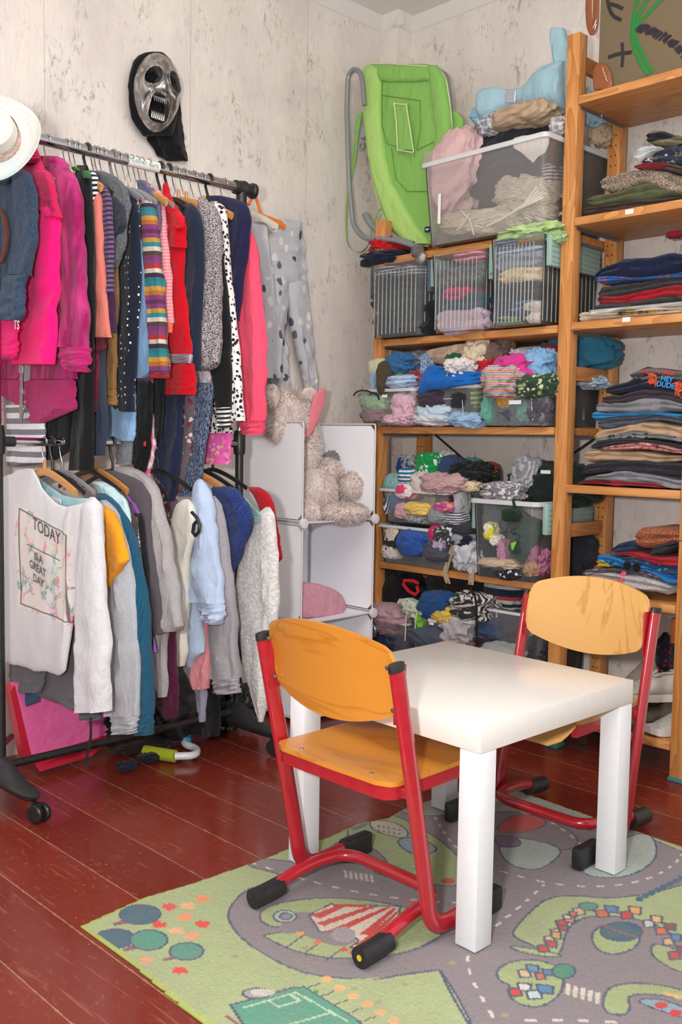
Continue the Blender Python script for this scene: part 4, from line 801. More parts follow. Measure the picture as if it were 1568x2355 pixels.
garment('mottled_cardigan', 'black and white mottled knit strip beside the purple edge', 'cardigan', Lx(210), [('edge', R((1190,308,316),(1300,318,330),(1400,326,338),(1500,332,343),(1620,336,350),(1660,232,262)[:0] or (1640,338,348)))], f('#2b2b2e', 'tweed', '#b5b2ae', .8), LG)
garment('black_shirt', 'black sleeve strip between mottled knit and dark grey blouse', 'shirt', Lx(216), [('sleeve', R((1180,316,326),(1300,326,340),(1450,338,350),(1600,346,352),(1630,346,352)))], f('#17171b'), LG)
garment('purple_shirt', 'bright purple neckline and seam edge under the dark grey blouse', 'shirt', Lx(222), [('neckline', R((1120,262,272),(1135,266,290),(1160,286,312),(1180,304,322))), ('edge', R((1300,332,337),(1400,336,340),(1500,343,360)))], f('#8a4aa6'), LG, .014)
garment('dark_grey_blouse', 'dark taupe grey long-sleeved blouse on the lower rail', 'blouse', Lx(236), [
    ('sleeve', R((1082,246,262),(1095,240,300),(1110,248,326),(1140,280,342),(1180,312,346),(1260,330,352),(1340,336,366),(1400,340,373),(1457,346,376)), None, -.006, .036)], f('#524a50'), LG)
garment('beige_grey_sweater', 'beige grey marl sweater with wide shoulder beside the taupe blouse', 'sweater', Lx(256), [
    ('sleeve', R((1074,262,300),(1085,270,322),(1100,290,342),(1120,320,355),(1160,340,365),(1200,345,376),(1300,356,394),(1400,372,410),(1440,376,416),(1452,378,408)), None, -.004, .044),
    ('body', R((1180,340,350),(1440,356,384),(1500,356,380),(1560,362,383),(1603,368,380)))], f('#aaa5a6', 'melange', '#97918f'), LG)
garment('maroon_dress', 'dark maroon sleeve hanging low beside the beige grey sweater', 'dress', Lx(276), [('sleeve', R((1440,376,402),(1500,382,400),(1560,382,404),(1600,378,408),(1640,382,404),(1652,386,398)))], f('#4c1030'), LG)
garment('cream_jacket', 'cream cotton jacket, hook of a black hanger caught on it', 'jacket', Lx(330)+.02, [
    ('body', R((1148,420,434),(1160,412,444),(1190,400,452),(1240,394,446),(1290,394,434),(1340,396,430),(1400,402,430),(1460,404,424),(1500,404,426),(1532,406,420)))], f('#dcd8cb'), LG, .04)
garment('light_blue_shirt', 'pale blue cotton shirt with folded-up sleeve cuff', 'shirt', Lx(372), [
    ('sleeve', R((1102,452,464),(1120,450,474),(1150,446,484),(1200,442,488),(1280,438,496),(1340,440,504),(1385,446,509)), None, -.014, .05),
    ('cuff', R((1384,455,510),(1405,462,512),(1425,470,511),(1436,480,506)), None, -.016, .045),
    ('shirt_tail', R((1280,434,444),(1340,430,452),(1400,424,458),(1450,418,464),(1500,410,468),(1518,420,448),(1535,434,440)), None, .0, .03)], f('#b3c3dc'), LG)
garment('pink_long_sleeve', 'soft pink sleeve hanging below the pale blue shirt cuff', 'shirt', Lx(386), [('sleeve', R((1330,446,456),(1400,452,466),(1450,456,476),(1500,448,478),(1520,446,480),(1560,443,480),(1584,448,476)))], f('#dc9296', 'melange', '#cf8388'), LG, .035)
garment('blue_grey_melange', 'blue grey marl sleeve end behind the pink one', 'sweater', Lx(392), [('sleeve', R((1500,420,446),(1540,424,450),(1590,450,476),(1640,458,472),(1660,460,470)))], f('#7f8192', 'melange', '#a2a3b0'), LG, .02)
garment('grey_marl_sweatshirt', 'warm grey marl sweatshirt with deep cuff, right of the pale blue shirt', 'sweatshirt', Lx(404), [
    ('sleeve', R((1140,482,494),(1160,484,506),(1200,488,514),(1280,492,522),(1340,498,529),(1400,490,534),(1460,476,538),(1560,488,546)), None, -.008, .05), ('cuff', R((1558,490,546),(1576,491,547),(1594,494,547)), None, -.008, .044)], f('#a5a0a3', 'melange', '#938f93'), LG)
garment('long_black_trousers', 'black trouser leg reaching the floor below the marl sweatshirt', 'trousers', Lx(410), [('leg', R((1560,470,500),(1600,470,500),(1650,470,502),(1693,472,498)))], f('#101013'), LG, .03)
garment('blue_lace_shirt', 'royal blue lace top on a wooden hanger', 'blouse', Lx(440), [
    ('sleeve', R((1118,490,530),(1130,494,548),(1160,502,566),(1195,508,581),(1220,512,576),(1260,518,562),(1290,524,548),(1320,527,534)), None, -.008, .04), ('body', R((1300,524,532),(1400,528,540),(1440,530,548),(1500,530,538)), None, .0)], f('#1b2e68', 'lace', '#30468a'), LG)
garment('teal_grey_shirt', 'grey teal neckline between the lace top and the white cardigan', 'blouse', Lx(452), [('neckline', R((1145,558,566),(1160,560,580),(1185,566,600),(1200,570,600)))], f('#7d9c9a', 'stripesv', '#6b8987'), LG, .016)
garment('white_knit_cardigan', 'white textured knit cardigan, front on the lower rail\'s far end', 'cardigan', Lx(470)-.01, [
    ('body', R((1166,610,622),(1180,596,627),(1200,586,631),(1260,566,634),(1300,550,634),(1340,544,620),(1400,546,616),(1480,556,618),(1540,566,615),(1600,580,612),(1640,592,608),(1660,596,604))),
    ('sleeve', R((1175,604,626),(1240,602,633),(1320,600,637),(1400,604,638),(1460,606,636),(1480,612,630)), None, -.022, .03)], f('#dad6d2', 'tweed', '#c6c3c1', .3), LG, .036)
garment('red_shirt', 'red short-sleeved shirt, last on the lower rail against the white cubes', 'shirt', Lx(500), [('body', R((1120,570,596),(1135,584,616),(1160,596,627),(1200,610,632),(1280,626,638),(1500,620,634))), ('sleeve', R((1175,616,630),(1220,624,638),(1270,630,646),(1284,633,649),(1292,636,641)), None, -.008)], f('#b0111f'), LG, .026)
garment('grey_striped_shirt', 'grey top with white stripes at the near end, behind the lower rail', 'shirt', -.17, [('body', R((930,16,70),(945,16,104),(1000,14,104),(1065,22,104),(1072,24,50)))], f('#77757d', 'stripes', '#dcdbe0', .55), LG, .03, ax=0)
for px, kind, what in ((112,'wood','wooden hanger curving out of the printed sweatshirt\'s neckline'),(124,'black','wide black hanger just behind the wooden one of the printed sweatshirt'),(146,'wire','chrome hook above the pale mint blouse'),(206,'black','thin black hanger above the purple neckline'),(222,'wood','wooden hanger above the dark taupe blouse'),
        (262,'black','black hook above the beige grey sweater'),(366,'black','black hanger under the pale blue shirt'),(436,'wood','light wooden hanger above the royal blue lace top'),(462,'black','black hanger holding the white knit cardigan'),(492,'black','black hanger of the red shirt, furthest on the lower rail')):
    hanger(px, False, kind, what, dx=-.012 if px in (112,) else -.004)
# black hook caught on the cream jacket
m = MB().tube([on(a, b, 0, Lx(330)-.015) for a, b in ((441,1178),(452,1190),(459,1208),(457,1224),(449,1232),(443,1224),(446,1206),(451,1200))], .0048, 10)
tag(m.build('hanger_hook', BLACK), 'glossy black hook lying against the cream jacket', 'hanger')
# ---------------------------------------------------------------- garment hanging on the wall right of the rack
WALLX = 1.655
t = thing('fleece_onesie', 'grey fleece onesie printed with dogs, hanging on the wall beyond the rack', 'onesie', tuple(on(650,880,1,WALLX)), None)
dg = NT('dog_print_fleece'); c = dg.co((1,1,.75)); v = dg.tex('Voronoi', c, Scale=24, Randomness=.9); cell = dg.xyz(v.outputs[1])[0]
pc = dg.ramp(cell, [(0,'#d9d3cc'),(.4,'#55555a'),(.62,'#d9d3cc'),(.8,'#66666b')], 'CONSTANT'); n2 = dg.tex('Noise', c, Scale=40, Detail=2).outputs[0]
bs = dg.mix(dg.math('LESS_THAN', dg.math('MULTIPLY_ADD', n2, .25, v.outputs[0]), .42), '#b9b8bd', pc); v2 = dg.tex('Voronoi', dg.co(), Scale=42, Randomness=.4)
bs = dg.mix(dg.math('LESS_THAN', v2.outputs[0], .14), bs, '#cfccd0'); dg.bump(dg.tex('Noise', dg.co(), Scale=220, Detail=3).outputs[0], .6, .004); DOG = dg.fin(bs, .95, .05)
loft(MB(), R((505,640,668),(512,645,690),(560,600,698),(610,606,700),(650,612,702)), 1, WALLX-.01, .045, seed=3).build('body', DOG, t)
loft(MB(), R((510,576,612),(560,584,614),(640,600,625),(760,606,640),(870,610,648)), 1, WALLX-.04, .045, seed=13).build('left_sleeve', DOG, t)
loft(MB(), R((640,612,662),(700,614,660),(760,620,652),(830,628,660),(900,632,668)), 1, WALLX-.015, .05, seed=5).build('left_leg', DOG, t)
loft(MB(), R((640,656,703),(700,662,706),(760,670,712),(820,684,718),(880,698,726),(912,710,728)), 1, WALLX-.015, .05, seed=6).build('right_leg', DOG, t)
m = MB().tube([on(a, b, 1, 1.60) for a, b in ((560,466),(572,470),(580,452),(588,452),(596,480),(600,492))], .0055, 10)
hg = thing('orange_hanger', 'orange plastic hanger on the wall right of the rack\'s black end', 'hanger', m.base(), None); m.build('hook', plain('#f0761c', .3), hg)
MB().tube([on(a, b, 1, 1.61) for a, b in ((578,492),(610,500),(640,512),(655,522))], .006, 8, 0, .010, (0,1,0)).build('shoulder_bar', plain('#f0761c', .3), hg)
hg = thing('white_hanger', 'cream white plastic hanger bar in front of the orange one', 'hanger', tuple(on(600,510,1,1.58)), None)
MB().tube([on(a, b, 1, 1.585) for a, b in ((578,490),(590,496),(612,506),(638,522))], .005, 8, 0, .012, (0,1,0)).build('shoulder_bar', plain('#ddd4c8', .4), hg)
MB().tube([on(a, b, 1, 1.585) for a, b in ((625,516),(627,526),(622,530),(620,534),(626,536))], .0015, 6).build('strap_hook', CHROME, hg)
# ---------------------------------------------------------------- straw hat on the near end of the rail
def hat():
    c = np.array(on(-12,322,1,1.12)); ax = np.array([-.55,-.80,.22]); ax /= np.linalg.norm(ax); m = MB(); n = 56
    up = np.array([0,0,1.0]); e1 = np.cross(up, ax); e1 /= np.linalg.norm(e1); e2 = np.cross(ax, e1)
    prof = [(.0,.075),(.035,.073),(.050,.062),(.056,.030),(.058,.004),(.072,.0),(.088,.004),(.100,.014),(.108,.028),(.106,.030),(.098,.018),(.088,.008),(.072,.004),(.060,.006)]
    vs = []; fs = []
    for r, h in prof:
        for k in range(n):
            a = 2*math.pi*k/n; lift = .018*math.cos(2*a+.7)*(max(0, r-.05)/.05)**1.5
            vs.append(c+e1*r*math.cos(a)+e2*r*math.sin(a)+ax*(h+lift))
    for i in range(len(prof)-1):
        for k in range(n): fs.append((i*n+k, i*n+(k+1) % n, (i+1)*n+(k+1) % n, (i+1)*n+k))
    t = NT('straw'); q = t.co(); w = t.tex('Wave', t.co((1,1,1), (.4,.3,0)), Scale=120, Distortion=1).outputs[1]; nz = t.tex('Noise', q, Scale=9).outputs[0]
    col = t.mix(t.ramp(nz, [(.4,'#000000'),(.6,'#ffffff')]), '#d6e4de', '#ece2d6'); t.bump(w, .8, .002); sm = t.fin(col, .7, .2)
    th_ = thing('straw_hat', 'pale mint straw hat with curled brim on the near end of the upper rail', 'hat', tuple(c)); m.add(vs, fs).build('brim_and_crown', sm, th_)
    b = MB(); vs = [c+e1*r*math.cos(2*math.pi*k/n)+e2*r*math.sin(2*math.pi*k/n)+ax*h for r, h in ((.0585,.008),(.0578,.034)) for k in range(n)]
    b.add(vs, [(k, (k+1) % n, n+(k+1) % n, n+k) for k in range(n)]); b.build('lace_band', fabric('#cfa596', 'lace', '#e8d8cc', 1.2), th_)
hat()
# ---------------------------------------------------------------- chrome mask with a black hood
def mask():
    cx, cz = float(on(357,214,1,1.64)[0])+.004, float(on(357,214,1,1.64)[2]); roll = math.radians(-7); yb = 1.672; yaw = -.20; cy_, sy_ = math.cos(yaw), math.sin(yaw); yf = yb-.020
    th_ = thing('horror_mask', 'silver skull-like mask with gaping toothed mouth and black hood hung on the wall', 'mask', (cx,yb,cz-.2)); nu, nv = 110, 140; vs = []; fs = []; mi = []
    def depth(u, v):
        r2 = min(1, u*u+v*v); d = .082*(1-r2)**.55
        d += .010*math.exp(-((u/.14)**2+((v-.05)/.28)**2))                                    # nose bridge
        for s in (-1, 1):
            ex = u-s*.40-.02*s; ev = v-.20+ s*0; q = (ex/.25)**2+((ev+.25*ex*s)/.19)**2
            d += .016*math.exp(-((math.sqrt(q)-1.25)/.22)**2)-.045*(1/(1+math.exp(min(60,(q-1)*7))))    # brow ring and socket
            d += .012*math.exp(-(((u-s*.55)/.16)**2+((v+.15)/.14)**2))-.010*math.exp(-(((u-s*.52)/.12)**2+((v+.42)/.22)**2))
        w = .36-.06*(v+.45); q = (u/w)**2+((v+.47)/.33)**4
        d += .014*math.exp(-((math.sqrt(q)-1.2)/.18)**2)-.055*(1/(1+math.exp(min(60,(q-1)*8))))
        d += .010*math.exp(-((u/.2)**2+((v+.88)/.10)**2))
        return d
    def black(u, v):
        for s in (-1, 1):
            ex = u-s*.42; ev = v-.20
            if (ex/.235)**2+((ev+.30*ex*s)/.17)**2 < 1: return True
        w = .34-.06*(v+.45); return (u/w)**2+((v+.47)/.31)**4 < 1
    for i in range(nu+1):
        for j in range(nv+1):
            a = -1+2*i/nu; b = -1+2*j/nv; u = a*math.sqrt(1-b*b/2); v = b*math.sqrt(1-a*a/2); wd = .085*(1-.12*max(0,-v))
            x = u*wd; z = v*.130; X_ = x*math.cos(roll)-z*math.sin(roll); Z_ = x*math.sin(roll)+z*math.cos(roll)
            D = depth(u, v); vs.append((cx+X_*cy_+D*sy_, yf+X_*sy_-D*cy_, cz+Z_))
            if i < nu and j < nv: q = i*(nv+1)+j; fs.append((q, q+1, q+nv+2, q+nv+1)); mi.append(1 if black(u+1/nu, v+1/nv) else 0)
    m = MB(); m.add(vs, fs); m.m = mi
    t = NT('silvered_latex'); c = t.co(); n = t.tex('Noise', t.co((1,1,.4)), Scale=45, Detail=6, Distortion=1).outputs[0]; n2 = t.tex('Noise', c, Scale=11, Detail=3).outputs[0]
    col = t.mix(t.ramp(n, [(.45,'#ffffff'),(.62,'#000000')]), '#cdc9c7', '#8d8885'); t.bump(n, .3, .002); silver = t.fin(col, .30, .5, Metallic=.85)
    m.build('face', [silver, plain('#050505', .9, .05)], th_, smooth=80)
    for row, z0, sg in ((7, -.030, -1), (7, -.092, 1)):
        tm = MB(); bv = []
        for k in range(row):
            u = (k-(row-1)/2)/(row-1)*.040; X_ = u*math.cos(roll)-z0*math.sin(roll); Z_ = u*math.sin(roll)+z0*math.cos(roll); L = .014 if sg < 0 else .019; T = lambda D, z: (cx+X_*cy_+D*sy_, yf+X_*sy_-D*cy_, z); bv.append(T(.054, cz+Z_-sg*.002))
            tm.tube([T(.056, cz+Z_-sg*.003),T(.060, cz+Z_+sg*L*.6),T(.058, cz+Z_+sg*L)], [.0025,.0019,.0004], 6)
        tm.tube(bv, .0026, 8); tm.build('row_of_teeth', plain('#bdb8b0', .25, .5, .6), th_)
    hd = f('#0d0d0e')
    loft(MB(), R((119,345,362),(124,322,376),(140,307,392),(170,298,402),(200,296,406),(240,298,408),(270,304,408),(292,316,402),(312,330,396)), 1, yb-.018, .04, fold=.05, seed=2).build('hood', hd, th_)
    loft(MB(), R((225,400,411),(260,372,417),(290,340,421),(320,338,426),(340,352,429),(358,362,432),(370,384,433)), 1, yb+.004, .024, rows=46, seed=9, fold=.35).build('drape', hd, th_)
mask()
# ---------------------------------------------------------------- things on the floor under the rack
m = MB(); A_, B_ = on(70,1742,2,.02), on(262,1682,2,.02); up = np.array([-.10,-.06,.265]); dv = np.array([.012,.045,0]); 
q = [A_+(0,.02,0), B_+(0,.02,0), on(215,1560,1,1.50), on(30,1590,1,1.45)]
pts = [on(72,1742,1,1.505), on(150,1738,1,1.512), on(262,1690,1,1.53), on(225,1560,1,1.53), on(120,1545,1,1.51), on(32,1575,1,1.50)]
m.prism(pts, (.0,.03,0)); mt = thing('pink_foam_mat', 'pink vinyl folded mat leaning under the printed sweatshirt', 'mat', tuple(pts[0])); pk = NT('pink_vinyl'); nn = pk.tex('Noise', pk.co((1,.3,1), (0,.6,.4)), Scale=18, Detail=3, Distortion=1).outputs[0]; pk.bump(nn, .4, .01)
PV = pk.fin(pk.mix(nn, '#e2589a', '#f27cb2'), .3, .5); m.build('panel', PV, mt, smooth=False)
m = MB(); m.prism([on(70,1745,1,1.50), on(92,1775,1,1.44), on(210,1740,1,1.49), on(262,1692,1,1.52)], (0,.015,.008)); m.prism([on(24,1590,1,1.50),on(34,1575,1,1.50),on(74,1744,1,1.505),on(56,1745,1,1.50)], (0,.04,0)); m.build('edge_welt', plain('#c01030', .35), mt, smooth=False)
def toy():
    t = thing('toy_pushchair_handle', 'white bent toy handle with lime foam grip lying on the floorboards', 'toy', tuple(on(400,1735,2,0)))
    G = [on(332,1728,2,.022), on(350,1731,2,.022), on(403,1739,2,.022)]
    MB().tube([G[0], G[0]+(G[1]-G[0])*.05, G[1], G[2]], [.016,.019,.019,.0185], 18).build('foam_grip', fabric('#9aa81e', 'plain', wr=.3), t)
    P = rpath([on(402,1739,2,.022), on(450,1738,2,.022), on(455,1722,2,.022), on(424,1712,2,.022), on(424,1700,2,.022), on(452,1682,2,.024)], .04, 8)
    MB().tube(P, .0115, 14).build('bent_tube', plain('#d9d9da', .3), t)
    a, b = on(428,1706,2,.024), on(440,1697,2,.024); MB().tube([a, b], .0145, 16).build('cyan_ring', plain('#1f9fc0', .4), t)
toy()
def crumple(name, label, cat, px, py, w, h, xd, mat, rx=None, rot=0.0, seed=0, amp=.22, ax=0, group=None, parent=None, exact=None):
    """a scrunched garment: a closed bag of folds at its own place and size"""
    C_ = on(px, py, ax, xd) if exact is None else np.array(exact); s = dep(C_)/F; L = w/2*s; H = h/2*s
    if rx is None: rx = min(.09, max(L, H)*.9)
    ry = math.sqrt(max(L*L-(.7*rx)**2, (.45*L)**2))/.71; rz = H
    nu, nv = 76, 40; vs = []; rnd = random.Random(seed*13+int(px)); o = Vector((rnd.uniform(0,50), rnd.uniform(0,50), rnd.uniform(0,50)))
    sx, sy, sz = rnd.uniform(.8,1.2), rnd.uniform(.7,1.2), rnd.uniform(.8,1.4); am = amp*1.75+.05; ka = rnd.uniform(-.6,.6); ca, sa = math.cos(ka), math.sin(ka)
    def rid(q): return (1-abs(noise.noise(q))*2.4)
    for j in range(nv+1):
        th_ = math.pi*j/nv
        for i in range(nu):
            ph = 2*math.pi*i/nu; d = Vector((math.sin(th_)*math.cos(ph), math.sin(th_)*math.sin(ph), math.cos(th_)))
            k = (abs(d.x)**3+abs(d.y)**3+abs(d.z)**3)**(-1/3); p = d*k
            y_, z_ = p.y*ca-p.z*sa, p.y*sa+p.z*ca
            wq = Vector((p.x*sx, y_*sy, z_*sz))*1.15+o; wq = wq+Vector((noise.noise(wq*1.3), noise.noise(wq*1.3+Vector((9,0,0))), noise.noise(wq*1.3+Vector((0,9,0)))))*.8
            q = 1+am*(rid(wq)-.5)*.75+am*.26*(rid(wq*2.1+Vector((3,3,3)))-.4)+am*.06*(rid(wq*4.6)-.4)+.16*noise.noise(p*.9+o)
            vs.append((p.x*(.5+.5*q), p.y*q*.96, p.z*q*.96))
    cr, sr = math.cos(rot), math.sin(rot); out = []
    for x, y, z in vs:
        X_, Y_, Z_ = x*rx, y*ry, z*rz
        if ax == 1: X_, Y_ = Y_, X_
        if rot:
            if ax == 0: Y_, Z_ = Y_*cr-Z_*sr*-1, Z_*cr-Y_*sr
            else: X_, Z_ = X_*cr-Z_*sr, Z_*cr+X_*sr
        out.append((C_[0]+X_, C_[1]+Y_, C_[2]+Z_))
    fs = [(j*nu+i, j*nu+(i+1) % nu, (j+1)*nu+(i+1) % nu, (j+1)*nu+i) for j in range(nv) for i in range(nu)]
    mb = MB().add(out, fs)
    if parent is not None: return mb.build(name, mat, parent, smooth=75)
    return tag(mb.build(name, mat, smooth=75), label, cat, group)
def floorz(o, z=.003):
    lo = min(v.co.z for v in o.data.vertices)+o.location.z; o.location.z += z-lo
o = crumple('suede_hat', 'dark brown suede sun hat lying flat on the floor under the rack', 'hat', 325,1684,125,34,1.47, f('#2a1c17','fluffy','#1c1310'), rx=.06, ax=1, seed=4, amp=.12); floorz(o)
o = crumple('leather_bag', 'slouchy black leather bag on the floor beneath the long sleeves', 'bag', 430,1620,150,170,1.45, plain('#141414', .38, .5), rx=.08, ax=1, seed=8, amp=.15); floorz(o)
o = crumple('leather_jacket', 'crumpled black leather jacket on the floor below the white cardigan', 'jacket', 540,1630,100,90,1.45, plain('#191a1a', .36, .5), rx=.08, ax=1, seed=9, amp=.25); floorz(o)
o = crumple('burgundy_garment', 'crumpled burgundy garment on the floor behind the toy handle', 'clothes', 432,1690,80,26,1.42, f('#420f22'), rx=.04, ax=1, seed=10); floorz(o)
o = crumple('navy_sock', 'small crumpled navy sock left of the lime grip', 'sock', 293,1715,40,20,1.33, f('#161c30'), rx=.02, ax=1, seed=11); floorz(o)
o = crumple('navy_garment', 'dark navy garment with white paper tag by the lime grip', 'clothes', 352,1702,60,20,1.36, f('#12161f'), rx=.03, ax=1, seed=12); floorz(o)
o = crumple('black_shoe_bag', 'black cloth bag on the floor left of the table leg', 'bag', 660,1620,70,80,1.5, f('#111113'), rx=.06, ax=1, seed=14); floorz(o)
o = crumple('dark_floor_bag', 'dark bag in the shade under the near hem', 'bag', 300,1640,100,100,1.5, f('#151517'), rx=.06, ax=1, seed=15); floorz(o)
# ---------------------------------------------------------------- white storage cubes
def cubes():
    t = thing('cube_storage', 'white plastic cube storage tower between the clothes rack and the pine shelves', 'storage cubes', (.93,1.5,0))
    x0, x1, y0, y1 = .755, 1.105, 1.33, 1.675; pm = NT('white_plastic_sheet'); PM = pm.fin('#f6f5fa', .45, .35); ed = plain('#d9d6d8', .35)
    def panel(x, z0, z1, name='side_panel'):
        m = MB(); c = .018
        m.prism([(x-.0012,y0+.01+c,z0+.012),(x-.0012,y1-.01-c,z0+.012),(x-.0012,y1-.01,z0+.012+c),(x-.0012,y1-.01,z1-.012-c),(x-.0012,y1-.01-c,z1-.012),(x-.0012,y0+.01+c,z1-.012),(x-.0012,y0+.01,z1-.012-c),(x-.0012,y0+.01,z0+.012+c)], (.0024,0,0)); p = m.build(name, PM, t, smooth=False)
        P = rpath([(x,y0+.005,z0+.006),(x,y1-.005,z0+.006),(x,y1-.005,z1-.006),(x,y0+.005,z1-.006),(x,y0+.0051,z0+.006)], .008, 4)
        MB().tube(P, .003, 8).build('wire_frame', ed, p)
    for z0, z1 in ((.012,.352),(.352,.697),(.697,1.045)):
        panel(x0, z0, z1); panel(x1, z0, z1)
        m = MB().box(x0+.012,x1-.012,y1-.002,y1+.001,z0+.012,z1-.012); p = m.build('back_panel', PM, t, smooth=False)
        MB().tube(rpath([(x0+.006,y1,z0+.006),(x1-.006,y1,z0+.006),(x1-.006,y1,z1-.006),(x0+.006,y1,z1-.006),(x0+.006,y1,z0+.007)], .008, 4), .003, 8).build('wire_frame', ed, p)
    for z in (.014,.352,.697):
        p = MB().box(x0+.012,x1-.012,y0+.012,y1-.012,z-.0012,z+.0012).build('shelf_panel', PM, t, smooth=False)
        MB().tube(rpath([(x0+.006,y0+.005,z),(x1-.006,y0+.005,z),(x1-.006,y1-.005,z),(x0+.006,y1-.005,z),(x0+.006,y0+.006,z)], .008, 4), .003, 8).build('wire_frame', ed, p)
        for x in (x0, x1):
            for y in (y0, y1): MB().lathe((x,y-.008,z), [(.012,.014),(.0185,.010),(.0185,.004),(.017,.0),(.006,-.002)], 22, 0, (0,1,0)).build('round_connector', plain('#dddadb', .3), t)
cubes()
def fluff(name, label, cat, blobs, mat, n, L=.016, parent=None, seed=0):
    """blobs of fur: (centre, radii); hairs are modelled as tapering tufts on the skin"""
    rnd = random.Random(seed); m = MB()
    for c, r in blobs:
        nu, nv = 40, 24; vs = []; c = Vector(c)
        for j in range(nv+1):
            for i in range(nu):
                a = math.pi*j/nv; b = 2*math.pi*i/nu; d = Vector((math.sin(a)*math.cos(b), math.sin(a)*math.sin(b), math.cos(a))); k = 1+.07*noise.noise(d*1.7+c*9)
                vs.append(c+Vector((d.x*r[0], d.y*r[1], d.z*r[2]))*k)
        m.add(vs, [(j*nu+i, j*nu+(i+1) % nu, (j+1)*nu+(i+1) % nu, (j+1)*nu+i) for j in range(nv) for i in range(nu)])
        hv = []; hf = []
        for k in range(int(n*(r[0]*r[1]+r[1]*r[2]+r[0]*r[2])/.012)):
            d = Vector((rnd.gauss(0,1), rnd.gauss(0,1), rnd.gauss(0,1))).normalized(); p = c+Vector((d.x*r[0], d.y*r[1], d.z*r[2]))*.98; nn = Vector((d.x/r[0], d.y/r[1], d.z/r[2])).normalized()
            fl = Vector((noise.noise(p*9), noise.noise(p*9+Vector((7,0,0))), noise.noise(p*9+Vector((0,7,0)))-.5)); tip = p+(nn*.75+fl*.9).normalized()*L*rnd.uniform(.7,1.3); s_ = nn.cross(Vector((rnd.gauss(0,1),rnd.gauss(0,1),rnd.gauss(0,1)))).normalized()*.0022; s2 = nn.cross(s_).normalized()*.0022
            b = len(hv); hv += [p+s_, p-s_*.5+s2, p-s_*.5-s2, tip]; hf += [(b,b+1,b+3),(b+1,b+2,b+3),(b+2,b,b+3)]
        m.add(hv, hf)
    if parent is not None: return m.build(name, mat, parent, smooth=80)
    return tag(m.build(name, mat, smooth=80), label, cat)
FUR = f('#e8d8d1', 'fluffy', '#d6c4bc')
pl = thing('plush_animal', 'big shaggy beige plush animal slumped on top of the white cubes', 'soft toy', (.95,1.48,.70))
hc = on(650,960,1,1.50)
fluff('body', '', '', [(on(658,965,1,1.48), (.085,.07,.105)), (on(702,1020,1,1.50), (.045,.06,.11)), (on(725,1130,1,1.46), (.075,.08,.085)), (on(705,1175,1,1.44),(.05,.07,.045))], FUR, 1500, .015, pl, 1)
fluff('paw', '', '', [(on(790,1178,1,1.36), (.090,.085,.036))], FUR, 1500, .015, pl, 2)
fluff('paw', '', '', [(on(808,1118,1,1.44), (.045,.05,.050))], FUR, 1500, .014, pl, 3)
fluff('arm', '', '', [(on(752,1085,1,1.52), (.060,.05,.045))], FUR, 1500, .014, pl, 4)
fluff('nose', '', '', [(on(762,1058,1,1.545), (.040,.03,.032))], f('#8f8a8d','fluffy','#7a7679'), 1500, .01, pl, 7)
e = MB(); loft(e, R((893,738,748),(905,724,748),(930,716,745),(960,710,734),(985,706,722),(1003,704,710)), 1, 1.42, .012, fold=.1, seed=4); e.build('ear_lining', f('#e2808a'), pl)
fluff('ear', '', '', [(on(712,905,1,1.435), (.035,.012,.022)), (on(708,945,1,1.45), (.018,.014,.06))], FUR, 1500, .012, pl, 5)
fluff('ear', '', '', [(on(628,910,1,1.43), (.028,.02,.038))], FUR, 1500, .012, pl, 6)
garment('pink_fleece_blanket', 'folded pale pink fleece blanket in the middle white cube', 'blanket', 1.44, [
    ('upper_fold', Cc((682,1340,1380),(700,1338,1390),(730,1342,1400),(760,1352,1405),(780,1366,1408),(790,1384,1404)), None, -.02, .10), ('lower_fold', Cc((680,1365,1420),(720,1372,1420),(760,1380,1416),(784,1392,1410)), None, -.04, .10)], f('#dfa2b0', 'fluffy', '#d493a3'), None, .1, ax=1, fold=.06)
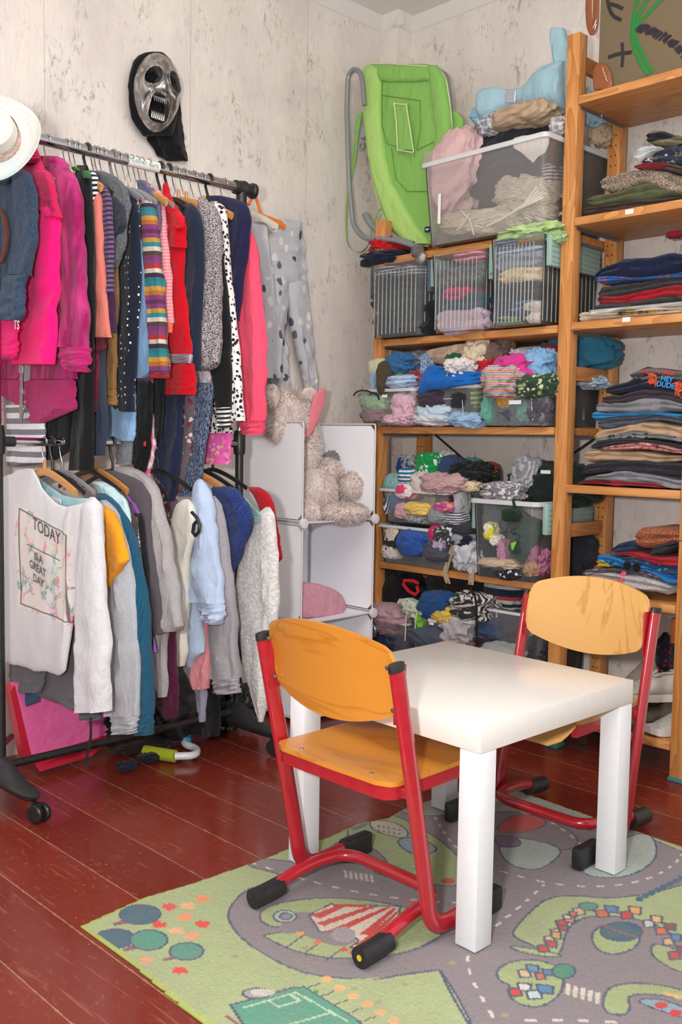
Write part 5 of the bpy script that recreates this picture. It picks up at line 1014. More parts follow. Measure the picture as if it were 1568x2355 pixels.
# ================================================================ clear boxes
CP = clear_plastic('#e6eae6', .07); CPM = clear_plastic('#e8eae8', .6); CRB = clear_plastic('#f2f6f0', .26); CPR = clear_plastic('#dfe6e4', .045, 0); CPC = clear_plastic('#e4e6e8', .05)
def clear_box(name, label, x0, x1, y0, y1, z0, z1, mat, group=None, taper=.012, rim=.012, rot=0.0, handles=None, hmat=None, wallt=.0016, ribs=0, rimmat=None):
    cx_, cy_ = (x0+x1)/2, (y0+y1)/2; t = thing(name, label, 'storage box', (cx_, cy_, z0), group); Rz = Matrix.Rotation(rot, 3, 'Z')
    def rt(mb): mb.v = [tuple(Rz @ (Vector(p)-Vector((cx_,cy_,0)))+Vector((cx_,cy_,0))) for p in mb.v]; return mb
    def ring(z, inset, rad=.02, n=5):
        a0, a1, b0, b1 = x0+inset, x1-inset, y0+inset, y1-inset; P = []
        for (cx2, cy2, s) in ((a1-rad, b1-rad, 0), (a0+rad, b1-rad, 1), (a0+rad, b0+rad, 2), (a1-rad, b0+rad, 3)):
            for k in range(n+1): q = math.pi/2*(s+k/n); P.append((cx2+rad*math.cos(q), cy2+rad*math.sin(q), z))
        return P
    def cor(P, amp_, per=.019):                      # vertical corrugation of the walls
        if not ribs: return P
        out = []
        for i, p in enumerate(P):
            q = P[(i+1) % len(P)]; dx, dy = q[0]-p[0], q[1]-p[1]; L = math.hypot(dx, dy); out.append(p)
            if L < .05: continue
            nx_, ny_ = dy/L, -dx/L; N_ = int(round(.22/per if True else 1))*8 if False else 96; cyc = 8
            for k in range(1, N_):
                u = k/N_; o_ = 0.0; out.append((p[0]+dx*u+nx_*o_, p[1]+dy*u+ny_*o_, p[2]))
        return out
    A0, A1 = ring(z0+.001, taper), ring(z1, 0); B0, B1 = ring(z0+.001+wallt, taper+wallt), ring(z1, wallt)
    A0, A1, B0, B1 = cor(A0, ribs), cor(A1, ribs), cor(B0, ribs), cor(B1, ribs); n = len(A0)
    m = MB(); vs = A0+A1+B1+B0; fs = []
    for r in range(3):
        for k in range(n): fs.append((r*n+k, r*n+(k+1) % n, (r+1)*n+(k+1) % n, (r+1)*n+k))
    fs.append(tuple(range(n-1, -1, -1))); fs.append(tuple(3*n+k for k in range(n))); m.add(vs, fs)
    if ribs:  # moulded ribs; their milkier white paints in the light streaks along them
        for k in range(11):
            yy = y0+taper+.014+k*(y1-y0-2*taper-.028)/10; m.box(x0+taper*.55-.003, x0+taper*.55-.0005, yy-.0013, yy+.0013, z0+.012, z1-rim-.004, 1)
        for yw in (y0+taper*.5-.002, y1-taper*.5+.002):
            for k in range(13): xx = x0+taper+.02+k*(x1-x0-2*taper-.04)/12; m.box(xx-.0013, xx+.0013, yw-.001, yw+.001, z0+.012, z1-rim-.004, 1)
    rt(m).build('walls', [mat, CRB], t, smooth=50)
    m = MB(); R0, R1, R2, R3 = ring(z1-rim, -.001), ring(z1-rim, -.008), ring(z1+.001, -.008), ring(z1+.001, -.001)
    vs = R0+R1+R2+R3; fs = [(r*n+k, r*n+(k+1) % n, ((r+1) % 4)*n+(k+1) % n, ((r+1) % 4)*n+k) for r in range(4) for k in range(n)]; m.add(vs, fs); rt(m).build('rim', rimmat or CPM, t, smooth=50)
    if handles:
        for s, yy in ((-1, y0), (1, y1)):
            a, b = handles; m = MB()
            m.box(x0+.03, x1-.04, yy+(s*.003 if s > 0 else -.022), yy+(.022 if s > 0 else -.003), z1-b, z1-.004, 0, .004)
            for k in range(5): zz = z1-b+.012+k*(b-.02)/5; m.box(x0+.034, x1-.045, yy+(.0225 if s > 0 else -.0245), yy+(.0245 if s > 0 else -.0225), zz, zz+.004)
            rt(m).build('clip_handle', hmat, t)
    return t
def label_tag(parent, px, py, x, w, h, s, size, col='#55585c', tilt=0.0):
    c = on(px, py, 0, x); m = MB().box(x-.0005, x, c[1]-w/2, c[1]+w/2, c[2]-h/2, c[2]+h/2); tg = m.build('paper_label', plain('#e9e8e6', .6, .2), parent, smooth=False)
    text_obj(s, size, plain(col, .7), tg, (x-.0006, c[1], c[2]), (0,-1,0), (0,0,1), 'lettering', -.0004)
    return tg
CG = 'scrunched clothes on the pine shelves'
AQ = plain('#8faea4', .4, .4); SL = plain('#46586c', .4, .4)
# --- top: large box
bb = clear_box('storage_box', 'large milky clear box on top of the wide unit, with the ski trousers inside', 1.135, 1.50, .655, 1.165, 1.652, 1.93, clear_plastic('#ece8e4', .085), rot=-.03, taper=.02, rim=.014)
label_tag(bb, 1010, 480, 1.128, .012, .10, '', .008)
crumple('pink_quilted_jacket', 'pale pink quilted garment bulging out of the left of the large top box', 'jacket', 1050,400,118,190,1.25, f('#d9b5b4','stripesv','#cfa9aa',.6), rx=.07, rot=-.3, seed=2, amp=.12)
crumple('ski_trousers', 'black padded trousers filling the middle of the large top box', 'trousers', 1180,390,200,185,1.33, f('#1d1e26'), rx=.10, seed=5, amp=.16)
tag(loft(MB(), Cc((1180,318,340),(1200,312,352),(1225,310,375),(1236,310,362),(1255,308,350),(1262,306,330)), 0, 1.215, .006, seed=4, fold=.1).build('white_lining', f('#cfc6bf')), 'white lining flap showing over the black padded trousers', 'clothes')
crumple('cream_blanket', 'cream corded blanket folded at the bottom of the large top box', 'blanket', 1112,512,200,60,1.26, f('#ddd1bd','knit','#cdbfa6',.5), rx=.07, rot=-.12, seed=7, amp=.10)
crumple('cream_cardigan', 'cream knitted cardigan with ties on the right in the large top box', 'cardigan', 1225,465,150,100,1.27, f('#d9ccb8','knit','#b9aa96',.6), rx=.08, rot=-.3, seed=8, amp=.2)
crumple('navy_trim_sweater', 'white sweater with navy stripes at the far right of the large top box', 'sweater', 1268,430,70,110,1.33, f('#c9bfbb','stripes','#3a4158',1.5), rx=.06, seed=9, amp=.15)
m = MB()
for k in range(5):
    m.tube([on(1120+k*7,520-k*3,0,1.185-k*.004), on(1160+k*8,500-k*5,0,1.18-k*.004), on(1205+k*7,470-k*2,0,1.18), on(1235+k*4,430+k*6,0,1.18)], .004, 8)
m.tube([on(1060,485,0,1.18), on(1080,505,0,1.175), on(1090,540,0,1.175)], .0032, 8); m.tube([on(1080,490,0,1.178), on(1062,520,0,1.176), on(1050,530,0,1.18)], .0032, 8)
tag(m.build('cord_bundle', f('#e0d5c3')), 'loops of thick cream cord pressed against the front of the large top box', 'cord')
garment('light_blue_sleeping_bag', 'light blue quilted garment lying on the large box, one sleeve standing up against the post', 'jacket', 1.27, [
    ('body', Cc((1098,222,262),(1112,206,276),(1140,203,280),(1160,207,256),(1185,206,246),(1205,200,242),(1225,178,242),(1250,158,246),(1275,146,252),(1306,140,256)), None, 0, .13),
    ('raised_sleeve', R((64,1289,1297),(66,1268,1298),(80,1267,1302),(110,1270,1310),(150,1276,1310),(200,1270,1309),(240,1262,1308)), None, .0, .08),
    ('silver_label', R((206,1164,1186),(236,1160,1184)), plain('#b8bcc8', .3, .5, .6), -.072, .004), ('cuff', R((250,1092,1130),(275,1086,1140),(292,1100,1146)), f('#86b5cf'), .02, .09)], f('#9fc2cd'), None, .12, fold=.12)
crumple('light_blue_bundle', 'light blue bundle behind the tall post, above the narrow unit\'s side', 'clothes', 1368,245,70,80,1.36, f('#93b2c0'), rx=.05, seed=12)
crumple('beige_muslin', 'folded beige muslin blanket between blue garment and large box', 'blanket', 1225,272,150,60,1.28, f('#b9a186','stripesv','#a58c70',1.2), rx=.09, seed=3, amp=.10)
crumple('checked_cloth', 'grey and white checked cloth left under the beige muslin', 'cloth', 1148,290,90,46,1.28, f('#d8d8da','check','#7f8590',1.3), rx=.07, seed=13, amp=.25)
crumple('checked_bib', 'checked cloth end hanging between the box rim and the tall post', 'cloth', 1285,290,40,36,1.22, f('#d8d4d4','check','#8f8590',1.2), rx=.03, seed=14)
crumple('beige_sleeve', 'beige sleeve trailing behind the tall post over the box\'s back corner', 'clothes', 1380,310,50,50,1.42, f('#b09a80'), rx=.04, seed=15, rot=.4)
# --- baby bouncer seat
def bouncer():
    t = thing('baby_bouncer', 'lime green padded baby bouncer leaning in the corner on the pine shelf', 'baby seat', (1.33,1.33,1.652)); G = f('#8cc25e','plain',wr=1.4); GL = f('#b0d876','plain',wr=1.3); X0 = 1.29; ed = f('#cfd6a0')
    out = [(1035,245),(1022,175),(1000,156),(940,150),(850,147),(836,165),(834,200),(842,290),(850,370),(862,430),(880,490),(905,535),(940,558),(990,562)]
    mid = R((147,852,990),(156,838,1012),(180,834,1024),(240,838,1035),(290,842,1040),(340,848,1040),(400,856,1030),(450,868,1020),(500,884,1014),(530,900,1008),(552,925,1000),(563,950,992))
    loft(MB(), mid, 0, X0, .035, rows=60, ring=40, fold=.10, seed=3, freq=1.1).build('padded_seat', G, t)
    loft(MB(), R((150,838,880),(180,834,878),(240,838,876),(300,842,880),(360,850,886),(420,862,902),(470,876,930),(520,896,960),(548,920,985),(562,948,992)), 0, X0-.018, .05, rows=50, seed=6, fold=.07).build('side_bolster', GL, t)
    loft(MB(), R((150,985,1006),(180,990,1024),(240,996,1034),(300,1004,1040),(350,1000,1040)), 0, X0-.015, .045, rows=40, seed=7, fold=.07).build('side_bolster', G, t)
    loft(MB(), Cc((860,148,186),(900,150,190),(950,152,190),(995,156,186)), 0, X0-.015, .04, rows=30, seed=8, fold=.07).build('head_bolster', G, t)
    P = [on(a, b, 0, X0-.012) for a, b in [(1040,300),(1035,240),(1026,182),(1012,160),(985,153),(940,150),(890,147),(852,146),(838,158),(833,190),(840,290),(848,360),(860,430),(878,490),(904,538),(940,562),(985,566)]]
    MB().tube(rpath(P, .02, 4), .003, 8).build('piping', ed, t)
    loft(MB(), R((236,906,934),(260,908,938),(300,912,946),(345,914,950)), 0, X0-.033, .012, seed=11, fold=.15).build('crotch_strap', G, t)
    for pts in ([(906,236),(911,280),(914,345),(950,351)], [(934,238),(940,280),(951,350)], [(905,238),(935,241)]): MB().tube([on(a, b, 0, X0-.042) for a, b in pts], .0028, 8).build('strap_edging', f('#d3dba4'), t)
    for pts in ([(878,219),(966,231)], [(966,231),(966,300),(958,345)], [(878,219),(878,290),(890,330),(912,338)], [(958,345),(1000,325),(1030,316)], [(900,340),(910,410),(935,440),(1000,440)], [(880,172),(878,219)]):
        MB().tube([on(a, b, 0, X0-.0215) for a, b in pts], .0012, 6).build('seam', f('#4f8a2a'), t)
    loft(MB(), R((348,972,990),(375,978,998),(440,985,1002)), 0, X0-.03, .008, seed=15, fold=.08).build('harness_strap', f('#86bd4a'), t)
    MB().box(*[v for v in (X0-.045,X0-.038)], *sorted((on(974,362,0,X0-.04)[1], on(998,362,0,X0-.04)[1])), on(985,376,0,X0-.04)[2], on(985,350,0,X0-.04)[2], 0, .002).build('buckle', plain('#a4a48c', .4), t)
    loft(MB(), R((256,1040,1050),(275,1040,1066),(310,1036,1066),(345,1030,1050)), 0, X0+.01, .02, seed=12).build('side_wing', G, t)
    st = [(838,256),(826,262),(820,300),(812,380),(800,440),(795,500),(797,560),(812,578),(832,582),(850,560),(855,520),(872,480)]
    for (a, b), (c, d) in zip(st[:-1], st[1:]): pass
    w = [16,16,13,11,9,8,8,7,7,8,9,10]; P = [on(a, b, 0, X0-.02-.0*i) for i, (a, b) in enumerate(st)]
    sm_ = rpath(P, .03, 5); n = len(sm_); s_ = .0011; vs = []; fs = []
    for i, p in enumerate(sm_):
        ww = np.interp(i/(n-1), np.linspace(0,1,len(w)), w)*s_; tw = np.interp(i/(n-1), [0,.5,.7,1], [0,.5,1.3,.4]); d = Vector((math.sin(tw)*.8, math.cos(tw), 0)).normalized()
        vs += [p+d*ww/1.2, p-d*ww/1.2, p-d*ww/1.2+Vector((.003,0,0)), p+d*ww/1.2+Vector((.003,0,0))]
    fs = [(i*4+k, i*4+(k+1) % 4, (i+1)*4+(k+1) % 4, (i+1)*4+k) for i in range(n-1) for k in range(4)]+[(3,2,1,0), tuple((n-1)*4+k for k in range(4))]
    MB().add(vs, fs).build('dangling_strap', G, t)
    gt = plain('#8a8c8e', .3, .5, .3)
    P = rpath([on(a, b, 0, 1.20) for a, b in [(838,242),(834,190),(828,165),(812,158),(800,175),(797,250),(800,350),(803,430),(812,520),(835,548),(905,552),(960,568)]], .03, 5)
    MB().tube(P, .0095, 12).build('frame_tube', gt, t)
    P = rpath([on(a, b, 0, X0+.05) for a, b in [(1012,165),(1028,175),(1034,220),(1036,300)]], .03, 5); MB().tube(P, .0095, 12).build('frame_tube', gt, t)
    P = rpath([on(a, b, 0, 1.22) for a, b in [(838,492),(850,515),(880,540),(915,552),(950,562)]], .03, 5); MB().tube(P, .009, 12, 0, .012).build('foot_tube', gt, t)
    c = on(838,305,0,X0+.0); m = MB().lathe(c, [(.004,-.012),(.024,-.010),(.026,0),(.022,.012),(.004,.014)], 24, 0, (-1,0,0)); m.box(c[0]-.01, c[0]+.01, c[1]-.012, c[1]+.014, c[2], c[2]+.05, 0, .006); m.build('hinge', plain('#9b9da0', .4), t)
    c2 = on(834,338,0,X0-.005); MB().tube([(c2[0]-.01, c2[1]+.013*math.cos(a), c2[2]+.013*math.sin(a)) for a in [k*math.pi/8 for k in range(16)]], .004, 8, close=True).build('lock_ring', plain('#8f9193', .35), t)
    b = on(983,528,0,X0-.035); bd = MB(); bd.box(b[0]-.002, b[0], b[1]-.011, b[1]+.011, b[2]-.010, b[2]+.010, 0, .004); bg = bd.build('badge', plain('#1a2c5c', .5), t)
    MB().box(b[0]-.003, b[0]-.0018, b[1]-.007, b[1]+.007, b[2]-.002, b[2]+.003).build('emblem', plain('#dfe3ea', .5), bg)
bouncer()
# --- second shelf: three tall ribbed boxes
z2 = 1.353
clear_box('ribbed_box', 'tall ribbed clear box with slate blue clips, leftmost of the tall boxes', 1.150, 1.49, 1.175, 1.425, z2, 1.617, CPR, 'tall ribbed boxes', handles=(0, .115), hmat=SL, rim=.02, ribs=.0026)
clear_box('ribbed_box', 'tall ribbed clear box in the middle, a pink garment and pale clothes inside', 1.145, 1.49, .905, 1.13, z2, 1.617, CPR, 'tall ribbed boxes', handles=(0, .10), hmat=AQ, rim=.02, ribs=.0026)
clear_box('ribbed_box', 'tall ribbed clear box with pale green clips beside the tall post', 1.130, 1.49, .672, .868, z2, 1.632, CPR, 'tall ribbed boxes', handles=(0, .10), hmat=AQ, rim=.02, ribs=.0026)
def CR(*a, **k): return crumple(*a, **k)
TB = []
for (nm, lb, cat, px, py, w, h, mt, sd) in [
 ('dark_clothes','dark grey clothes at the bottom of the leftmost tall box','clothes',905,742,105,60,f('#24262e'),1),
 ('dark_shirt','charcoal shirt in the middle of the leftmost tall box','clothes',905,690,110,56,f('#2e3038'),2),
 ('dark_trousers','near-black trousers in the upper part of the leftmost tall box','clothes',908,650,108,44,f('#1f2028'),3),
 ('white_striped_shirt','white striped clothes under the rim of the leftmost tall box','clothes',905,622,90,30,f('#b9b6bd','stripes','#3d4050',1.5),4),
 ('black_lower_clothes','black clothes behind the slate clip of the leftmost tall box','clothes',965,735,50,80,f('#191a22'),5),
 ('lilac_garment','pale lilac garment at the bottom of the middle tall box','clothes',1058,735,118,58,f('#c4adb8'),6),
 ('teal_trousers','dark teal blue trousers in the middle tall box','trousers',1058,693,112,44,f('#25445a'),7),
 ('pink_garment','bright pink garment in the middle tall box','clothes',1045,675,56,36,f('#d8246c'),8),
 ('black_lurex_shirt','black and silver glittery top in the upper part of the middle tall box','top',1062,632,104,48,f('#1b1b20','tweed','#7f8088'),9),
 ('pink_shirt_layer','crimson and pink clothes at the rim of the middle tall box','clothes',1075,590,80,22,f('#a83a58','stripes','#cf8aa0'),10),
 ('pale_garment','pale cream garment on the right in the tall box beside the post','clothes',1240,718,70,54,f('#cdbfb8'),11),
 ('navy_clothes','dark navy clothes at the bottom of the tall box beside the post','clothes',1170,715,95,56,f('#252c48'),12),
 ('green_baby_clothes','pale green garment peeping at the bottom of the tall box beside the post','clothes',1165,735,60,26,f('#7f9f72'),13),
 ('turquoise_garment','turquoise blue garment in the tall box beside the post','clothes',1205,702,70,24,f('#2a7fae'),14),
 ('black_vest','black clothes across the middle of the tall box beside the post','clothes',1200,668,140,34,f('#22232c'),15),
 ('cream_printed_pyjamas','cream printed pyjamas in the tall box beside the post','pyjamas',1205,634,120,40,f('#d9c6a0','print',cols=['#d8a060','#e2d3b4']),16),
 ('grey_shirt','grey clothes in the upper part of the tall box beside the post','clothes',1195,600,120,40,f('#8d90a0'),17),
 ('striped_baby_shirt','blue and white striped clothes under the rim of the tall box beside the post','clothes',1190,574,110,24,f('#c3cad6','stripes','#5a6a90'),18)]:
    TB.append((nm, lb, cat, px, py, w, h, mt, sd))
crumple('red_cloth', 'bright red crumpled cloth on the leftmost tall box', 'cloth', 900,571,85,44,1.26, f('#c01018'), rx=.07, seed=21, amp=.25)
crumple('navy_cloth', 'dark navy folded cloth lying below the red one on the leftmost tall box', 'cloth', 888,596,110,36,1.24, f('#141b30'), rx=.08, seed=22, amp=.10)
t = thing('plush_koala', 'small grey plush koala with a pale muzzle peeking over the slate blue clip', 'soft toy', tuple(on(963,600,0,1.19)))
fluff('head', '', '', [(on(960,578,0,1.19), (.022,.022,.024)), (on(968,590,0,1.185), (.018,.018,.022))], f('#7d7672','fluffy','#675f5c'), 1500, .005, t, 2)
fluff('muzzle', '', '', [(on(972,592,0,1.168), (.010,.011,.013))], f('#c9bfb9','fluffy','#b9aea7'), 1500, .004, t, 3)
MB().lathe(on(948,588,0,1.17), [(.0035,-.003),(.0035,.0),(.001,.003)], 10, 0, (-1,0,0)).build('nose', BLACK, t)
crumple('green_baby_shirt', 'pale lime baby top draped over the rim of the tall box beside the post', 'top', 1222,534,112,26,1.19, f('#b5d08e'), rx=.05, seed=23, amp=.45)
crumple('green_sleeve', 'pale green sleeve hanging beside the post over the tall box', 'top', 1278,546,44,26,1.19, f('#a3c58c'), rx=.025, seed=24, amp=.35)
crumple('navy_striped_bib', 'navy and light blue striped piece under the lime baby top', 'clothes', 1168,553,40,20,1.19, f('#88a8cc','stripes','#1e2c4e',2), rx=.02, seed=25)
# --- third shelf: small drawers and the heap above them
z3 = 1.034
for nm, lb, y0, y1, zt in (('small_clear_drawer','small clear drawer at the left end of the third shelf, with a paper label',1.212,1.436,1.168),('small_clear_drawer','small clear drawer in the middle of the third shelf under the bright blue garment',.925,1.190,1.172),('small_clear_drawer','small clear drawer beside the post with a label reading UNTERWÄSCHE',.655,.905,1.180)):
    d = clear_box(nm, lb, 1.165, 1.49, y0, y1, z3, zt, CP, 'small clear drawers', taper=.008, rim=.010)
    if y0 > 1.2: label_tag(d, 884, 911, 1.158, .028, .011, 'BODYS', .008)
    if y0 < .7: label_tag(d, 1184, 925, 1.158, .048, .013, 'UNTERWÄSCHE', .0075)
    yc = (y0+y1)/2-.02; P = [(1.162,yc+.03,zt-.045),(1.162,yc-.05,zt-.045),(1.167,yc-.055,z3+.02)]; MB().tube(rpath(P, .008, 4), .0014, 6).build('moulded_ridge', CPM, d)
heap = [
 ('sage_garment','sage green garment in the left small drawer','clothes',870,928,62,40,1.20,f('#8fa88a'),.12),('mauve_garment','dusty mauve garment at the bottom of the left small drawer','clothes',870,958,66,34,1.20,f('#8c7478'),.1),('pink_baby_suit','pale pink baby suit curled in the left small drawer','baby suit',935,935,60,56,1.20,f('#d6aebb'),.2),
 ('pink_bodysuit','pink bodysuit with little dots at the bottom right of the left small drawer','bodysuit',925,965,70,22,1.19,f('#dcb6c2','dots','#b04a5a',1.2),.15),('blue_garment','denim blue clothes at the back of the left small drawer','clothes',935,910,50,30,1.25,f('#4a5f80'),.1),
 ('aubergine_shirt','dark aubergine shirt in the middle small drawer','shirt',1005,918,70,46,1.20,f('#3e3040'),.15),('pale_blue_shirt','pale blue shirt at the bottom of the middle small drawer','shirt',1010,952,80,40,1.20,f('#b9cad6'),.15),('white_vest','white vest folded at the bottom of the middle small drawer','vest',1000,966,70,22,1.185,f('#cfd0d0'),.2),
 ('black_beanie','black cap with a red line in the middle small drawer','cap',1068,920,50,40,1.20,f('#24242c'),.08),('lime_trim_shirt','lime green striped edge beside the black cap','shirt',1095,912,34,46,1.22,f('#9cb84a','stripes','#3f4a38'),.15),('light_blue_bodysuit','light blue bodysuit at the bottom right of the middle small drawer','bodysuit',1080,966,72,28,1.19,f('#94b6d2'),.28),
 ('teal_leggings','mint teal leggings in the drawer labelled UNTERWÄSCHE','leggings',1132,938,32,66,1.20,f('#62a08e'),.15),('grey_underwear','dark grey underwear in the drawer labelled UNTERWÄSCHE','underwear',1175,958,50,40,1.21,f('#474a5a'),.2),('mustard_underwear','mustard patterned piece under the UNTERWÄSCHE label','underwear',1160,920,30,30,1.19,f('#c08f3a'),.2),
 ('teal_vest','teal vest at the centre of the drawer beside the post','vest',1205,945,46,44,1.22,f('#4f8f82'),.2),('charcoal_tights','charcoal tights at the right in the drawer beside the post','tights',1245,945,46,50,1.20,f('#4a4650','stripesv','#5a5460'),.3),('green_leaf_dress','dark green dress with pale leaves over the drawer beside the post','dress',1240,890,84,50,1.20,f('#2f4434','print',cols=['#c9c9a0','#8fa070','#2f4434']),.15),
 ('baby_shoe','white baby shoe with lime sole edge at the left end of the heap','shoe',872,845,40,34,1.21,f('#d9d6cf','fluffy','#c9d08a'),.1),('blue_baby_sleeve','pale blue sleeve below the baby shoe','clothes',870,880,20,50,1.21,f('#8fa9c4'),.15),
 ('khaki_sleeve','khaki brown sleeve hanging over the left small drawer','clothes',890,872,34,66,1.185,f('#4c4430'),.12),('sage_shorts','sage shorts behind the khaki sleeve','shorts',925,865,60,28,1.25,f('#6f8a5f'),.15),('blue_jeans','rolled blue jeans leg at the left of the heap','jeans',925,838,66,44,1.24,f('#2a5f92','denim','#3f76aa'),.2),('striped_baby_trousers','white and light blue striped trousers in the heap','trousers',935,880,70,28,1.21,f('#b9cbe0','stripes','#8fa6c6'),.2),
 ('red_checked_shirt','red checked piece between jeans and blue garment','shirt',965,868,40,32,1.22,f('#a8474a','check','#7a3038'),.2),('camouflage_trousers','grey camouflage trousers behind the rolled jeans','trousers',970,828,66,34,1.29,f('#6f7684','print',cols=['#4a5060','#9aa0aa','#7a6f60']),.2),('maroon_garment','dark maroon clothes at the rim of the left small drawer','clothes',955,885,60,22,1.24,f('#5a2230'),.2),
 ('cream_trousers','cream trousers on top of the heap','trousers',1100,820,60,60,1.25,f('#cfc1a4'),.2),('taupe_knit_trousers','taupe ribbed trousers rolled on top of the heap','trousers',1130,810,60,44,1.27,f('#8f7268','knit','#7a5f56'),.2),('brown_velvet_leg','brown velvet leg upright at the back of the heap','trousers',1163,808,36,50,1.30,f('#7b6458','velvet','#927a6c'),.15),
 ('dark_green_shirt','dark green piece in the middle of the heap','shirt',1050,828,40,28,1.22,f('#0e5238'),.15),('orange_printed_shirt','orange and yellow printed shirt behind the white cloth','shirt',1080,842,40,40,1.22,f('#d9782a','print',cols=['#e8b02a','#c2441e','#2f7a4a']),.12),('white_cloth','crumpled white cloth on the bright blue garment','cloth',1057,848,56,34,1.18,f('#d9d2d0'),.4),
 ('red_shorts','red shorts between the beige trousers and the pink top','shorts',1125,848,50,34,1.24,f('#b5121f'),.25),('jeans_waistband','blue denim hem left of the white cloth','jeans',985,842,26,44,1.21,f('#4a6c98','denim','#c3cede'),.2),
 
 ('magenta_shirt','magenta pink top on the right of the heap','top',1195,845,90,46,1.22,f('#cf3a8c'),.22),('multicolour_striped_bikini','rainbow striped top spilling over the UNTERWÄSCHE drawer','top',1160,878,84,60,1.165,f('#e8dcd0','multi',cols=['#e8683a','#e8dcd0','#e052a0','#e8dcd0','#9ac04a','#e8dcd0','#7a6ad0','#e8dcd0'],sc=9),.2),
 ('sky_blue_shirt','sky blue shirt right of the magenta top','shirt',1240,840,66,60,1.24,f('#7fa9cf'),.2),('red_hood','dark red garment against the tall post','clothes',1265,825,44,50,1.28,f('#8f0f1a'),.15),('white_tee','white crumpled tee behind the magenta top','shirt',1198,820,44,32,1.30,f('#cfc8c8'),.25),('black_tee','black crumpled tee behind the white one','shirt',1228,815,36,20,1.33,f('#16171c'),.2),
 ('teal_jacket','teal blue jacket stuffed behind the tall post','jacket',1330,815,130,80,1.42,f('#2f6f88'),.15),('pale_blue_rag','pale blue rag behind the side rung','cloth',1360,880,60,26,1.40,f('#a9bfd0'),.2)]
for i, (nm, lb, cat, px, py, w, h, xd, mt, am) in enumerate(heap): crumple(nm, lb, cat, px, py, w*1.16, h*1.16, xd, mt, seed=40+i, amp=am, group=CG, rx=min(.07, max(w, h)*.0008))
garment('bright_blue_garment', 'bright blue garment spread over the middle of the heap on the third shelf', 'shirt', 1.160, [('body', Cc((964,884,899),(970,872,907),(978,858,906),(986,842,900),(1000,840,897),(1030,845,895),(1060,852,889),(1090,855,885),(1110,850,881),(1127,849,866)))], f('#0f62b4'), CG, .05, seed=4, fold=.34)
garment('beige_cord_trousers', 'beige corduroy trousers lying across the top of the heap', 'trousers', 1.225, [('leg', Cc((978,808,818),(990,804,832),(1020,798,840),(1060,791,832),(1095,788,815),(1122,790,806)))], f('#b99c88','stripesv','#a58a76',1.5), CG, .07, seed=5, fold=.2)
m = MB().tube([on(a, b, 0, 1.15) for a, b in ((860,905),(845,899),(828,898),(818,903),(813,910))], .003, 8); m.tube([on(a, b, 0, 1.155) for a, b in ((858,903),(868,908),(872,920))], .0035, 8)
tag(m.build('navy_tie', f('#1a1c2c')), 'navy tie string sticking out over the left small drawer\'s rim', 'cord')
dc = clear_box('document_box', 'grey tinted clear tray with a printed white card, seen between the narrow unit\'s posts', 1.21, 1.48, .50, .585, 1.034, 1.17, clear_plastic('#c9cdd2', .3), None) if False else None
m = MB(); a = on(1316,915,0,1.40); b = on(1343,965,0,1.40); m.box(1.3985, 1.4, min(a[1],b[1]), max(a[1],b[1]), b[2], a[2]); cdd = m.build('price_card', plain('#d9dbdc', .6), None, smooth=False); tag(cdd, 'white printed card standing behind the tall post on the third shelf level', 'card')
cm = MB()
for k, (w_, h_) in enumerate(((.6,.06),(.3,.02),(.7,.02),(.5,.02),(.6,.02),(.5,.02))):
    zz = a[2]-.012-k*.009; cm.box(1.3975,1.3984, max(a[1],b[1])-.006-w_*.03, max(a[1],b[1])-.006, zz-.0015, zz)
WL[cdd.name] = tuple(cdd.location); cm.build('printed_lines', plain('#33363a', .7), cdd, smooth=False)
